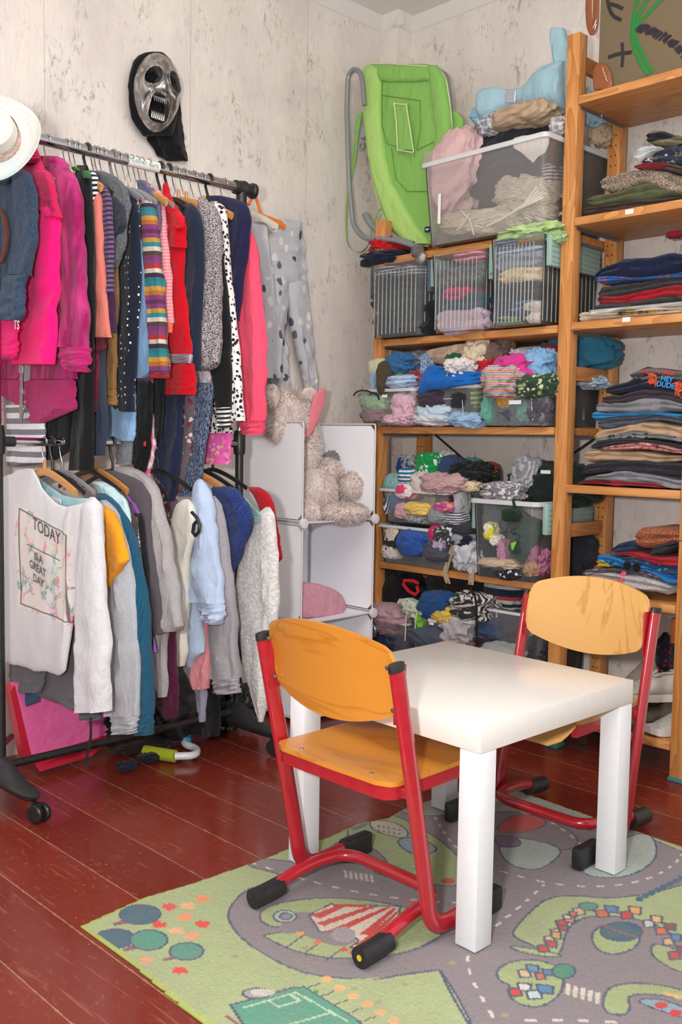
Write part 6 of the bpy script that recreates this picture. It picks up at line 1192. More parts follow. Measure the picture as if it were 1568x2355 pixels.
# --- fourth shelf
z4 = .531
clear_box('shallow_clear_drawer', 'shallow clear drawer full of socks, upper of the two stacked on the fourth shelf', 1.17, 1.48, 1.055, 1.37, .682, .805, CP, 'shallow clear drawers', taper=.016, rim=.009, rot=.0)
clear_box('shallow_clear_drawer', 'shallow clear drawer with blue knit, lower of the two stacked on the fourth shelf', 1.17, 1.48, 1.06, 1.372, z4, .672, CP, 'shallow clear drawers', taper=.012, rim=.009)
clear_box('ribbed_box', 'big clear box with pale green clips beside the post on the fourth shelf', 1.155, 1.50, .672, .93, z4, .792, clear_plastic('#dfe6e4', .04), 'tall ribbed boxes', handles=(0, .105), hmat=AQ, rim=.014)
socks = [
 ('striped_sock','blue and white striped sock ball above the upper sock drawer','sock',938,1096,36,36,1.22,f('#d6dde0','stripes','#12668c',1.2),.08),('pale_teal_sock','pale teal fluffy sock ball at the left of the sock drawer','sock',907,1110,40,36,1.22,f('#8fbab4','fluffy','#7aa8a4'),.08),('dotted_sock','white sock ball with pink stripes above the drawer front','sock',938,1130,44,34,1.19,f('#ded5d4','stripesv','#d8406c',.6),.08),
 ('white_knit_sock','white speckled knitted sock on the sock pile','sock',975,1112,50,44,1.20,f('#ddd3ce','tweed','#c9bcb8'),.12),('pink_knit_sock','pale pink knitted sock on the sock pile','sock',1028,1112,90,40,1.20,f('#e0bdbb','knit','#d0a5a4'),.2),('cream_sock','cream sock at the right end of the pile','sock',1085,1116,40,24,1.22,f('#d9c4a2'),.15),
 ('grey_patterned_sock','grey patterned socks at the top left of the pile','sock',945,1066,50,34,1.30,f('#8b8b90','print',cols=['#3a3f60','#a8a8ac']),.2),('blue_sock','royal blue sock edge at the top left of the pile','sock',926,1072,20,36,1.28,f('#15356f'),.1),('green_printed_sock','green and white printed sock standing up in the pile','sock',990,1070,50,50,1.25,f('#0f8a45','print',cols=['#d9e4dc','#0f8a45','#d9e4dc']),.2),
 ('pale_blue_sock','pale blue striped sock at the back of the pile','sock',1028,1056,30,34,1.32,f('#b9cbdc','stripesv','#d8ccb0'),.15),('denim_blue_sock','slate blue socks in the middle back of the pile','sock',1040,1078,46,50,1.26,f('#2e4162'),.2),('black_sock_pile','black socks at the right of the pile','sock',1085,1088,76,46,1.25,f('#141416'),.3),('rust_sock','rust brown sock behind the black ones','sock',1118,1078,40,26,1.34,f('#8f4326'),.2),('teal_sock','teal sock at the top of the black ones','sock',1085,1062,24,18,1.33,f('#3f8f8a'),.2),
 ('charcoal_sock','charcoal sock at the back right of the sock drawer','sock',1128,1098,34,40,1.38,f('#3c3c40'),.15),
 ('yellow_sock','pale yellow sock lying in the upper sock drawer','sock',968,1170,58,26,1.19,f('#e0bf62'),.12),('pink_sock','pink sock ball low in the upper sock drawer','sock',930,1175,34,32,1.19,f('#cfa0a8'),.1),('magenta_sock','magenta striped sock in the upper sock drawer','sock',1030,1166,50,22,1.19,f('#b0489a','stripesv','#d89060',.8),.15),('grey_sock','grey sock ball in the upper sock drawer','sock',1012,1185,44,36,1.19,f('#8e8f94'),.12),
 ('light_grey_sock','light grey socks at the right end of the upper sock drawer','sock',1062,1160,34,50,1.21,f('#a4a2a6'),.15),('blue_sock_ball','blue sock in the left of the upper sock drawer','sock',918,1155,40,34,1.22,f('#4f7cae'),.15),('marled_sock','black and white marled sock in the bottom of the upper drawer','sock',965,1192,50,20,1.20,f('#55555c','tweed','#c9c6c4'),.15),('zigzag_sock','black patterned sock at the bottom right of the upper drawer','sock',1050,1192,44,28,1.20,f('#4c4d58','stripes','#c0c0c4',2),.15),('dark_sock','black lined sock at the far left of the upper drawer','sock',898,1160,20,44,1.21,f('#33343c','stripesv','#c9c9cc',1.5),.1),('black_red_sock','black and red socks near the drawer\'s right corner','sock',1040,1145,60,34,1.24,f('#2c2f3e','print',cols=['#b0202c','#3a4458']),.2),
 ('brown_striped_knit','dark brown knit with cream stripes in the lower drawer','hat',915,1237,50,50,1.20,f('#2c2628','stripesv','#c9bba8',.5),.12),('blue_knit_mitten','blue knitted piece with a yellow band in the lower drawer','mitten',958,1248,70,56,1.19,f('#2d55a0','stripesv','#2a4e94',1),.12),('white_printed_sock','off-white piece with a black print in the lower drawer','clothes',905,1268,40,30,1.20,f('#cfc6c0','print',cols=['#3a3436','#cfc6c0','#cfc6c0']),.12),
 ('grey_lower_clothes','dark grey clothes at the right in the lower drawer','clothes',1010,1268,60,40,1.20,f('#4a4a54'),.15),('pink_hair_band','crimson and pink piece at the rim of the lower drawer','clothes',1003,1228,26,30,1.18,f('#c02a5c'),.3),('white_black_trim_cloth','white cloth with black edging over the lower drawer\'s rim','cloth',1025,1232,40,32,1.18,f('#d3d0d0','stripesv','#3a3a40',.8),.3),('lilac_cloth','lilac cloth hanging below the white one','cloth',1012,1253,26,24,1.175,f('#b9a3c8'),.2),('navy_cloth_strip','navy cloth squeezed between the two shallow drawers','cloth',940,1204,60,16,1.24,f('#1a2038'),.15),
 ('charcoal_sweater','folded charcoal garment between shallow drawers and big box','sweater',1065,1215,52,30,1.22,f('#3b3a3c'),.1),('grey_garment_navy_edge','grey garment with navy binding below the charcoal one','clothes',1070,1240,60,26,1.21,f('#8f9298','stripesv','#1a1c2e',.35),.1),('grey_cloth_bag','pale grey gathered cloth bag with beige straps hanging over the shelf edge','bag',1078,1280,56,56,1.20,f('#b9bcc0'),.3),
 ('white_striped_leggings','white leggings with thin dark stripes over the big box','leggings',1160,1130,80,36,1.20,f('#ccc6c6','stripesv','#77747c',1.6),.2),('grey_striped_hat','grey striped garment standing on the big box','hat',1215,1090,66,70,1.28,f('#a5a5a8','stripesv','#7c7c84',1.6),.12),('dark_green_fleece','big dark green fleece garment with a white tag on the big box','fleece',1270,1115,150,86,1.30,f('#10241c','fluffy','#0a1a14'),.12),
 ('green_pompom','dark green pompom tie hanging over the front of the big box','pompom',1176,1184,36,28,1.135,f('#15301f','fluffy','#0e2417'),.05),('yellow_trim_bootie','white bootie with yellow trim in the big box','bootie',1130,1222,30,34,1.18,f('#d9d3bf','stripesv','#d3cc3a',.5),.15),('white_yellow_bib','white piece with yellow edge in the big box','clothes',1143,1242,28,24,1.18,f('#dcd8c6'),.15),('pink_knit_bootie','pink knitted bootie in the big box','bootie',1160,1265,30,40,1.18,f('#d39ab0','knit','#c083a0'),.2),('neon_green_piece','small neon green triangle in the big box','clothes',1187,1256,20,22,1.18,f('#8fdc2c'),.1),
 ('dark_tulle','dark green tulle garment inside the big box','clothes',1210,1240,60,80,1.22,f('#2c4038'),.25),('navy_hat','dark navy garment at the left back in the big box','clothes',1135,1260,40,120,1.26,f('#2a3244'),.12),('grey_knit_hat','dark grey knit in the upper left of the big box','hat',1140,1190,50,60,1.23,f('#50545c','tweed','#70747c'),.15),('beige_headband','beige headband across the bottom of the big box','headband',1155,1295,80,20,1.18,f('#bda58c'),.12),('cyan_piece','teal and green piece at the lower left of the big box','clothes',1143,1298,30,22,1.20,f('#2388a0'),.15),('pink_lace_piece','dusty pink lace in the lower right of the big box','clothes',1240,1290,44,50,1.22,f('#a0607c'),.3),('brown_bow','brown bow at the lower right of the big box','bow',1222,1310,30,26,1.175,f('#a5826a'),.2),('black_white_shoe','black and white piece at the bottom of the big box','clothes',1180,1318,60,26,1.19,f('#22242c','print',cols=['#d9d9dc','#22242c','#22242c']),.15),
 ('dark_costume','dark costume seen through the big box behind the tall post','costume',1330,1270,70,90,1.42,f('#262630'),.15)]
for i, (nm, lb, cat, px, py, w, h, xd, mt, am) in enumerate(socks): crumple(nm, lb, cat, px, py, w*1.16, h*1.16, xd, mt, seed=140+i, amp=am, group=CG, rx=min(.06, max(w, h)*.0008))
for pts in ([(1050,1235),(1040,1262),(1030,1290),(1022,1318),(1030,1342)], [(1090,1252),(1092,1280),(1085,1310),(1082,1345)]):
    P = [Vector(on(a, b, 0, 1.185)) for a, b in pts]; m = MB(); vs = []; n = len(P)
    for p in P: vs += [p+Vector((0,.011,0)), p-Vector((0,.011,0)), p+Vector((.003,-.011,0)), p+Vector((.003,.011,0))]
    m.add(vs, [(i*4+k, i*4+(k+1) % 4, (i+1)*4+(k+1) % 4, (i+1)*4+k) for i in range(n-1) for k in range(4)]+[(3,2,1,0), tuple((n-1)*4+k for k in range(4))])
    o = tag(m.build('beige_strap', f('#b09a80')), 'beige popper strap hanging over the fourth shelf edge, %s' % ('left one' if pts[0][0] < 1070 else 'right one'), 'strap'); WL[o.name] = tuple(o.location)
    for p in (P[-1], P[-3]): MB().lathe(p+Vector((-.001,0,.006)), [(.004,0),(.0035,.002)], 12, 0, (-1,0,0)).build('popper', plain('#b59a6a', .3, .5, .6), o)
m = MB().tube([on(1180,1150,0,1.15), on(1183,1165,0,1.14), on(1178,1180,0,1.135)], .005, 8); tag(m.build('green_tie', f('#15301f','fluffy','#0e2417')), 'dark green tie leading to the pompom on the big box', 'cord')
MB().box(1.225,1.228, *sorted((on(1244,1083,0,1.22)[1], on(1266,1083,0,1.22)[1])), on(1250,1090,0,1.22)[2], on(1250,1080,0,1.22)[2]).v
mm = MB(); q0, q1 = on(1244,1081,0,1.235), on(1266,1090,0,1.235); mm.box(1.233,1.235,min(q0[1],q1[1]),max(q0[1],q1[1]),q1[2],q0[2]); tag(mm.build('white_tag', plain('#d6d8d6', .6), smooth=False), 'small white care tag on the dark green fleece', 'tag')
m = MB().lathe((1.44,1.42,.76), [(.002,.0),(.10,.002),(.125,.014),(.128,.014),(.10,-.004),(.002,-.006)], 40, 0, (-.9,-.35,.2)); tag(m.build('cream_dish', plain('#c9bfae', .5)), 'round cream dish leaning behind the sock drawer', 'dish')
# --- bottom of the wide unit
z5 = .116
clear_box('clear_bin', 'labelled clear box at the bottom of the wide unit under a grey knit hat', 1.17, 1.49, .93, 1.215, z5, .375, CPC, 'clear boxes at the bottom', taper=.014, rim=.012)
clear_box('clear_bin', 'clear box right of the labelled one on the bottom shelf', 1.20, 1.49, .668, .905, z5, .42, CPC, 'clear boxes at the bottom', taper=.014, rim=.008)
clear_box('clear_bin', 'clear box at the bottom left, pale pink clothes on top', 1.19, 1.49, 1.24, 1.43, z5, .315, CPC, 'clear boxes at the bottom', taper=.012, rim=.008)
b_ = bpy.data.objects['clear_bin']; label_tag(b_, 994, 1427, 1.160, .040, .010, 'WINTERMÜTZEN', .0055); label_tag(b_, 992, 1434, 1.1595, .022, .010, 'MÜTZEN', .0055)
low = [
 ('black_fur_hat','black shaggy garment with a red ribbon at the bottom left shelf','jacket',915,1372,118,100,1.30,f('#0d0c0d','fluffy','#050505'),.12),('pale_pink_sweater','pale pink sweater lying over the bottom left box','sweater',905,1410,110,40,1.24,f('#b9939a'),.15),('dusty_pink_knit','dusty pink knit pressed against the bottom left box','knitwear',900,1438,70,44,1.23,f('#9c7c84','knit','#8a6b74'),.15),('navy_clothes_low','dark blue clothes in the bottom left box','clothes',905,1468,90,46,1.26,f('#1a2444'),.15),
 ('brown_felt_hat','dark brown felt hat under the fourth shelf','hat',1070,1355,150,54,1.34,f('#241a15','fluffy','#1a120f'),.08),('striped_knit_hat','knit hat with navy, white and red bands at the bottom right','hat',1165,1360,80,76,1.30,f('#16203a','multi',cols=['#16203a','#c9c5c0','#16203a','#c9c5c0','#b03a3a','#16203a'],sc=2.6),.06),('navy_patterned_hat','navy hat with small pattern behind the marled scarf','hat',1135,1375,70,60,1.33,f('#1c2a52','print',cols=['#5a4a80','#2f6a8c']),.1),
 ('black_white_knit_scarf','black and white ribbed knit scarf over the right bottom box','scarf',1095,1395,90,54,1.22,f('#2a2a2e','stripesv','#c9c2b8',1.4),.2),('blue_beanie','royal blue soft cap inside the grey knit hat','cap',1008,1392,70,56,1.20,f('#1b4478'),.15),('yellow_hat','yellow hat in the labelled bottom box','hat',1025,1412,56,34,1.19,f('#d3b04e'),.15),('neon_green_hat','lime green piece in the labelled bottom box','hat',968,1424,26,36,1.185,f('#6fb42c'),.3),
 ('white_green_bonnet','white and green patterned bonnet at the left rim of the labelled box','bonnet',955,1400,60,36,1.20,f('#b9c2b0','print',cols=['#8fa070','#c9cfc4']),.2),('grey_white_piece','grey white piece in the labelled bottom box','clothes',1060,1450,66,50,1.20,f('#a8a2a2'),.3),('slate_hats','slate grey hats in the labelled bottom box','hat',1000,1462,90,50,1.21,f('#474e5c'),.15),('orange_piece','terracotta pieces at the bottom of the labelled box','clothes',1060,1485,80,22,1.20,f('#b0634a'),.25),
 ('blue_gloves','blue grey gloves in the right bottom box','gloves',1130,1440,60,50,1.24,f('#33455f'),.2),('red_glove','red glove in the right bottom box','glove',1108,1470,26,30,1.22,f('#b52a32'),.2),('dark_gloves','dark gloves at the bottom of the right bottom box','gloves',1140,1480,80,30,1.24,f('#22222c'),.2),('taupe_gloves','taupe clothes in the right bottom box','gloves',1175,1430,44,50,1.27,f('#4a3f48'),.15),('grey_felt_disc','round grey cloth at the foot of the right bottom box','cloth',1160,1500,90,40,1.19,f('#8f9290'),.06),('black_braided_bag','black braided bag behind the pale chair\'s left tube','bag',1240,1500,60,60,1.26,f('#131315','knit','#2a2a2c',1.2),.3)]
for i, (nm, lb, cat, px, py, w, h, xd, mt, am) in enumerate(low): crumple(nm, lb, cat, px, py, w*1.16, h*1.16, xd, mt, seed=240+i, amp=am, group=CG, rx=min(.07, max(w, h)*.0008))
def knit_hat():
    c = Vector(on(1012,1395,0,1.21)); m = MB(); n = 40; ax = Vector((-.75,-.30,.45)).normalized(); m.lathe(c-ax*.02, [(.030,-.03),(.050,-.022),(.062,-.004),(.064,.012),(.058,.022),(.046,.020),(.042,.006),(.038,-.008)], n, 0, ax)
    t = NT('nordic_knit'); q = t.co(); w = t.tex('Wave', t.co((1,1,1), (.5,.7,0)), Scale=95, Distortion=2).outputs[1]; v = t.tex('Voronoi', q, Scale=16).outputs[1]
    cl = t.mix(t.math('GREATER_THAN', t.xyz(v)[0], .75), '#a5a8a8', '#5fa08a'); cl = t.mix(t.math('GREATER_THAN', t.xyz(v)[1], .85), cl, '#cfc05a'); t.bump(w, .9, .004)
    tag(m.build('knitted_hat', t.fin(cl, .9, .1)), 'light grey knitted hat with green marks, open side forward, on the labelled bottom box', 'hat')
knit_hat()
m = MB().tube([on(a, b, 0, 1.20) for a, b in ((962,1342),(950,1336),(930,1335),(928,1345),(940,1360),(955,1368),(962,1360),(958,1348))], .006, 8); tag(m.build('red_ribbon', f('#c4101c')), 'red ribbon loop on the black shaggy garment', 'ribbon')
m = MB().tube([on(a, b, 0, 1.155) for a, b in ((938,1400),(934,1420),(932,1460),(931,1474))], .0022, 6); m.tube([on(a, b, 0, 1.155) for a, b in ((958,1404),(955,1440),(953,1465),(957,1485))], .0022, 6); tag(m.build('white_strings', f('#d6cdc8')), 'pair of thin white strings hanging in front of the labelled bottom box', 'string')
m = MB().tube([on(a, b, 0, 1.15) for a, b in ((1080,1350),(1092,1370),(1096,1400),(1095,1450),(1096,1500))], .0035, 8); tag(m.build('black_strap', f('#111113')), 'thin black strap hanging between the two bottom boxes', 'strap')
c = Vector(on(852,1450,0,1.17)); t = thing('camera_lens', 'black lens-like ring at the far left of the bottom shelf', 'lens', tuple(c)); MB().lathe(c, [(.020,-.02),(.036,-.02),(.036,.01),(.030,.014),(.022,.004)], 28, 0, (-1,-.3,0)).build('barrel', BLACK, t); MB().lathe(c+Vector((-.010,-.003,0)), [(.027,0),(.030,.004),(.027,.006)], 28, 0, (-1,-.3,0)).build('ring', CHROME, t)
# ================================================================ narrow unit: folded stacks
def folded(name, label, cat, pts, mat, xd=1.215, dx=.22, seed=0, group=None, amp=1.9):
    """folded garment: a rounded pad whose front outline follows the photographed one, as deep as the shelf"""
    # pts: columns (x, ytop, ybottom) at the front plane
    A = [(on(a, t_, 0, xd), on(a, b_, 0, xd)) for a, t_, b_ in pts]; n = 46; tt = np.linspace(0, 1, n)
    src = np.array([a[0][1] for a in A]); k_ = np.linspace(0, 1, len(A)); Y = np.interp(tt, k_, src); ZT = np.interp(tt, k_, [a[0][2] for a in A]); ZB = np.interp(tt, k_, [a[1][2] for a in A])
    for _ in range(2): ZT[1:-1] = (ZT[:-2]+2*ZT[1:-1]+ZT[2:])/4; ZB[1:-1] = (ZB[:-2]+2*ZB[1:-1]+ZB[2:])/4
    ring = 26; vs = []; fs = []
    for i in range(n):
        H = max((ZT[i]-ZB[i])/2, .0015); e = 1-max(0, 1-i/3.0)**2*.8-max(0, (i-(n-4))/3.0)**2*.5
        for k in range(ring):
            a = 2*math.pi*k/ring; c, s = math.cos(a), math.sin(a); X_ = math.copysign(abs(c)**.28, c); Z_ = math.copysign(abs(s)**.62, s)
            x = xd+dx/2-X_*dx/2*(1-(1-e)*.25); z = (ZT[i]+ZB[i])/2+Z_*H*e
            cr = amp*(.0035*noise.noise(Vector((Y[i]*22+seed*3, k*.5, seed)))+.006*noise.noise(Vector((Y[i]*9, seed*5.1, z*30))))
            if c > .2: x += -abs(cr)*1.2+.010*noise.noise(Vector((Y[i]*7+seed, z*20, seed*2.2)))
            if c > .5 and abs(s) < .16: x += .006*min(1, H/.01)*amp      # crease between the folded layers
            vs.append((x, Y[i], z+cr*.5*min(1, H/.01)))
    for i in range(n-1):
        for k in range(ring): fs.append((i*ring+k, i*ring+(k+1) % ring, (i+1)*ring+(k+1) % ring, (i+1)*ring+k))
    fs.append(tuple(range(ring-1, -1, -1))); fs.append(tuple((n-1)*ring+k for k in range(ring)))
    return tag(MB().add(vs, fs).build(name, mat, smooth=70), label, cat, group)
XR = 1640
def FD(i, nm, lb, cat, cols, mt, g, **k): return folded(nm, lb, cat, cols, mt, seed=i, group=g, **k)
g1, g2, g3, g4 = 'folded clothes on the narrow unit\'s second shelf', 'folded clothes on the narrow unit\'s third shelf', 'folded clothes on the narrow unit\'s fourth shelf', 'folded clothes on the narrow unit\'s fifth shelf'
FD(1,'brown_trousers','dark brown folded trousers, lowest in the uppermost stack','trousers',[(1340,478,492),(1350,474,498),(1400,466,492),(1470,455,482),(1540,450,470),(XR,440,450)],f('#3c2c22'),g1)
FD(2,'olive_trousers','olive green folded trousers above the brown ones','trousers',[(1346,458,466),(1360,452,474),(1420,436,466),(1470,420,462),(1500,408,458),(1540,425,450),(XR,420,440)],f('#55593a'),g1)
FD(3,'speckled_knit_sweater','thick beige and brown speckled knit sweater in the uppermost stack','sweater',[(1375,420,432),(1390,404,440),(1430,390,438),(1480,385,420),(1530,388,440),(1565,405,450),(XR,410,450)],f('#b3a08a','tweed','#5c4f44'),g1)
FD(4,'brown_red_garment','brown garment with a red edge above the speckled sweater','clothes',[(1460,382,386),(1490,375,386),(1530,374,388),(XR,385,410)],f('#57402f'),g1)
FD(5,'red_folded_edge','crimson folded edge on the speckled sweater','clothes',[(1456,382,386),(1480,374,386),(1520,372,382),(1530,373,380)],f('#900c1e'),g1,xd=1.205,dx=.1)
FD(6,'patterned_trousers','navy and grey folded trousers with a pale lining','trousers',[(1462,350,362),(1475,340,374),(1520,336,374),(1560,330,376),(XR,326,380)],f('#2b3140','print',cols=['#c9ccd0','#3a4050','#6f6650']),g1)
FD(7,'white_lined_edge','white lining edge at the left of the navy trousers','clothes',[(1458,352,366),(1470,342,374),(1500,338,350),(1520,337,342)],f('#c3c7c6'),g1,xd=1.20,dx=.06)
FD(8,'khaki_rolled_jacket','rolled garment with khaki edge and black inside, topmost of the uppermost stack','jacket',[(1486,308,324),(1495,294,332),(1520,294,334),(1545,306,334),(XR,316,330)],f('#151820','stripes','#7a745a',.35),g1)
FD(10,'cream_fluffy_sweater','cream fluffy garment at the bottom of the second stack','sweater',[(1328,724,736),(1340,714,740),(1370,722,736),(1450,712,730),(1540,706,720),(XR,700,715)],f('#cfc2b0','fluffy','#bfb09c'),g2)
FD(11,'black_garment_white_stripe','black garment with a white stripe in the second stack','trousers',[(1354,714,726),(1365,708,728),(1430,700,716),(1500,692,708),(1550,684,705),(XR,690,706)],f('#16161a','stripes','#d8d4d0',.5),g2)
FD(12,'yellow_piece','yellow and white patterned garment between cream and black','clothes',[(1415,718,724),(1440,712,726),(1500,710,722),(XR,705,716)],f('#b59a2c','print',cols=['#2a2a2a','#b59a2c']),g2,xd=1.21)
FD(13,'grey_garment','dark grey folded garment under the red one','clothes',[(1362,704,710),(1380,698,708),(1440,696,704),(1500,684,696),(1550,680,690),(XR,684,692)],f('#4b4b4e','melange','#5b5b5e'),g2)
FD(14,'red_sweater','dark red folded sweater in the second stack','sweater',[(1374,694,703),(1384,676,700),(1430,682,700),(1480,668,690),(1530,654,680),(XR,655,684)],f('#a00f1c'),g2)
FD(15,'charcoal_fleece','charcoal shaggy fleece in the second stack','fleece',[(1371,672,694),(1380,656,690),(1430,650,680),(1480,648,672),(1530,632,660),(XR,615,655)],f('#2c2a2b','fluffy','#3f3c3d'),g2)
FD(16,'blue_lined_edge','bright blue lining edge under the navy jacket','clothes',[(1364,640,650),(1385,632,652),(1430,636,644),(1480,636,642),(1520,630,640),(XR,615,632)],f('#0d62b0','print',cols=['#0d62b0','#c05030']),g2,xd=1.208)
FD(17,'navy_jacket_folded','navy blue folded jacket, topmost of the second stack','jacket',[(1364,636,646),(1385,612,636),(1430,592,636),(1480,592,636),(1540,576,628),(1568,580,616),(XR,585,620)],f('#111c38'),g2)
stack = [
 ('multicoloured_fabric','red, green and blue printed fabric, lowest in the tall stack','cloth',[(1324,1108,1112),(1345,1104,1114),(1400,1104,1116),(1460,1108,1120),(1500,1110,1122),(1530,1116,1124)],f('#9a1a2c','multi',cols=['#9a1a2c','#2f8a4a','#3a5a90','#cfc090','#2f6a9a','#cfc090','#9a1a2c'],sc=1)),
 ('grey_marl_shirt','grey marl garment near the bottom of the tall stack','clothes',[(1340,1102,1108),(1370,1090,1106),(1430,1080,1108),(1500,1090,1114),(1560,1104,1124),(XR,1108,1128)],f('#8e8d91','melange','#7a797e')),
 ('dark_plum_trousers','dark plum trousers above the grey marl garment','trousers',[(1334,1082,1094),(1345,1068,1094),(1400,1062,1084),(1460,1058,1086),(1520,1062,1090),(1568,1066,1096),(XR,1070,1100)],f('#2b2533')),
 ('beige_trousers','beige folded trousers in the lower half of the tall stack','trousers',[(1340,1044,1052),(1350,1036,1064),(1400,1034,1062),(1480,1038,1062),(1530,1046,1066),(1568,1048,1062),(XR,1050,1066)],f('#ad9072')),
 ('salmon_printed_shirt','salmon printed garment above the lower beige trousers','clothes',[(1376,1032,1036),(1410,1022,1036),(1460,1016,1034),(1520,1020,1040),(1560,1030,1042),(XR,1034,1046)],f('#c08078','print',cols=['#d8b0a8','#a03f4a','#5f3a36'])),
 ('charcoal_shirt','charcoal garment above the salmon print','clothes',[(1354,1024,1032),(1370,1016,1030),(1430,1008,1022),(1500,1012,1020),(1568,1024,1032),(XR,1026,1034)],f('#2f2b34')),
 ('black_white_print','black and white leaf print garment under the upper beige trousers','clothes',[(1364,1010,1018),(1400,1000,1014),(1450,988,1008),(1500,994,1010),(XR,1012,1022)],f('#8f8f90','print',cols=['#2a2c2e','#8f8f90'])),
 ('sand_trousers','sand coloured cotton trousers with red stitching','trousers',[(1364,1004,1016),(1375,988,1014),(1430,978,1000),(1465,966,994),(1530,972,1004),(1568,980,1018),(XR,984,1020)],f('#b39678')),
 ('slate_marl_sweater','dark slate marl sweater under the blue one','sweater',[(1368,970,984),(1385,960,986),(1440,954,980),(1500,952,968),(1568,960,978),(XR,962,980)],f('#3a4250','tweed','#59616e')),
 ('turquoise_garment_folded','bright turquoise folded garment in the middle of the tall stack','clothes',[(1358,952,960),(1366,944,966),(1400,948,962),(1450,950,958),(1510,946,954),(1568,952,960),(XR,954,962)],f('#0f8cc4')),
 ('light_grey_sweater','light grey folded sweater in the tall stack','sweater',[(1364,932,940),(1380,922,944),(1430,924,950),(1480,912,952),(1530,918,948),(1568,928,948),(XR,930,950)],f('#8b898c','melange','#7a787b')),
 ('plum_trousers','plum brown trousers above the light grey sweater','trousers',[(1380,914,922),(1395,910,928),(1430,908,930),(1480,892,920),(1530,896,922),(1568,908,930),(XR,910,930)],f('#3b303c')),
 ('navy_printed_shirt','navy garment with white print at the left top of the tall stack','clothes',[(1392,892,902),(1400,886,908),(1440,878,902),(1470,862,898),(1500,842,890),(1510,850,888)],f('#161a30')),
 ('grey_red_lettered_shirt','grey shirt with red lettering on top of the tall stack','shirt',[(1450,856,868),(1470,846,880),(1500,842,876),(1540,850,880),(XR,860,880)],f('#5f5a58','print',cols=['#b03a30','#5f5a58','#5f5a58'])),
 ('navy_slogan_shirt','navy shirt with HEY DUDE! in blue and orange fringe, topmost of the tall stack','shirt',[(1462,850,864),(1480,840,890),(1500,848,898),(1540,866,904),(1568,868,908),(XR,870,910)],f('#141a30'))]
for i, (nm, lb, cat, cols, mt) in enumerate(stack):
    o = FD(30+i, nm, lb, cat, cols, mt, g3, xd=1.213-.0008*i)
    if nm == 'navy_slogan_shirt':
        WL[o.name] = tuple(o.location); bl = plain('#2a8cd0', .6)
        for s, px, py in (('HEY',1533,872),('DUDE!',1532,886)): text_obj(s, .021, bl, o, on(px, py, 0, 1.194), (0,-.98,-.17), (0,-.17,.98), 'lettering', -.0005, 'CENTER', .0006)
        rnd = random.Random(5); m = MB()
        for cxp, cyp in ((1501,868),(1562,894)):
            m = MB()
            for k in range(70): a = on(cxp+rnd.uniform(-9,9), cyp+rnd.uniform(-16,14), 0, 1.197); b = a+np.array([-.006, rnd.uniform(-.012,.012), rnd.uniform(-.012,.004)]); m.tube([a, b], [.0014,.0007], 5)
            m.build('orange_fringe', f('#e0603a'), o)
    if nm == 'grey_red_lettered_shirt': WL[o.name] = tuple(o.location); text_obj('MANIA', .02, plain('#c03a30', .7), o, on(1528,858,0,1.196), (0,-.98,-.15), (0,-.15,.98), 'lettering', -.0005)
for i, (nm, lb, cat, cols, mt) in enumerate([
 ('white_fleece_headband','white fleece with a pink band, lowest on the fifth shelf','fleece',[(1336,1318,1332),(1370,1314,1336),(1430,1320,1348),(1490,1332,1362),(1530,1344,1368),(1545,1350,1362)],f('#bdb8b8','fluffy','#aaa5a5')),
 ('mauve_patterned_socks','mauve patterned garment above the white fleece','clothes',[(1334,1320,1332),(1350,1310,1328),(1400,1306,1316),(1460,1310,1322),(1510,1322,1338),(1550,1330,1350)],f('#5e4a58','print',cols=['#8a7a88','#5e4a58'])),
 ('yellow_folded_edge','yellow folded edge at the left of the fifth shelf stack','clothes',[(1370,1290,1304),(1385,1288,1306),(1400,1298,1306)],f('#d3b82a')),
 ('blue_printed_pyjamas','bright blue pyjamas with dark hand print','pyjamas',[(1370,1276,1286),(1385,1274,1300),(1430,1284,1306),(1490,1300,1320),(1540,1316,1344),(XR,1326,1350)],f('#1b74b8','print',cols=['#14406a','#1b74b8'])),
 ('navy_printed_shirt','navy shirt with green print above the blue pyjamas','shirt',[(1420,1282,1290),(1470,1284,1302),(1520,1292,1320),(XR,1305,1330)],f('#1c3260','print',cols=['#2f9a6a','#1c3260'])),
 ('red_long_sleeve','red long sleeve lying across the fifth shelf stack','shirt',[(1402,1270,1276),(1440,1266,1280),(1490,1278,1292),(1540,1282,1302),(XR,1288,1306)],f('#ab101c')),
 ('navy_rolled_socks','rolled dark blue garment left of the marled hat','clothes',[(1402,1264,1270),(1420,1248,1272),(1450,1244,1270),(1462,1248,1268)],f('#1a2c55')),
 ('dark_knit_piece','dark knitted piece under the marled hat','hat',[(1490,1268,1276),(1520,1250,1276),(1558,1238,1260),(XR,1240,1262)],f('#22242e','knit','#33353f')),
 ('red_marled_hat','red and yellow marled knit hat, topmost of the fifth shelf','hat',[(1460,1222,1256),(1472,1214,1264),(1500,1212,1266),(1530,1214,1256),(1556,1222,1248),(XR,1230,1246)],f('#84202a','tweed','#a9743f'))]):
    FD(60+i, nm, lb, cat, cols, mt, g4, xd=1.213-.0008*i)
m = MB(); P = [on(a, b, 0, 1.205) for a, b in ((1438,1315),(1430,1330),(1424,1346))]; m.tube(P, .0055, 10, 0, .003, (0,1,0)); P = [on(a, b, 0, 1.205) for a, b in ((1432,1314),(1423,1330),(1417,1345))]; m.tube(P, .0025, 8); tag(m.build('pink_elastic_band', f('#d9607c')), 'pink elastic band around the white fleece on the fifth shelf', 'band')
m = MB()
for a, b, r in ((1441,1301,10),(1462,1305,10)): c = on(a, b, 0, 1.197); m.lathe(c, [(r*.0013,-.004),(r*.0013,.0),(r*.0007,.004)], 16, 0, (-1,0,0))
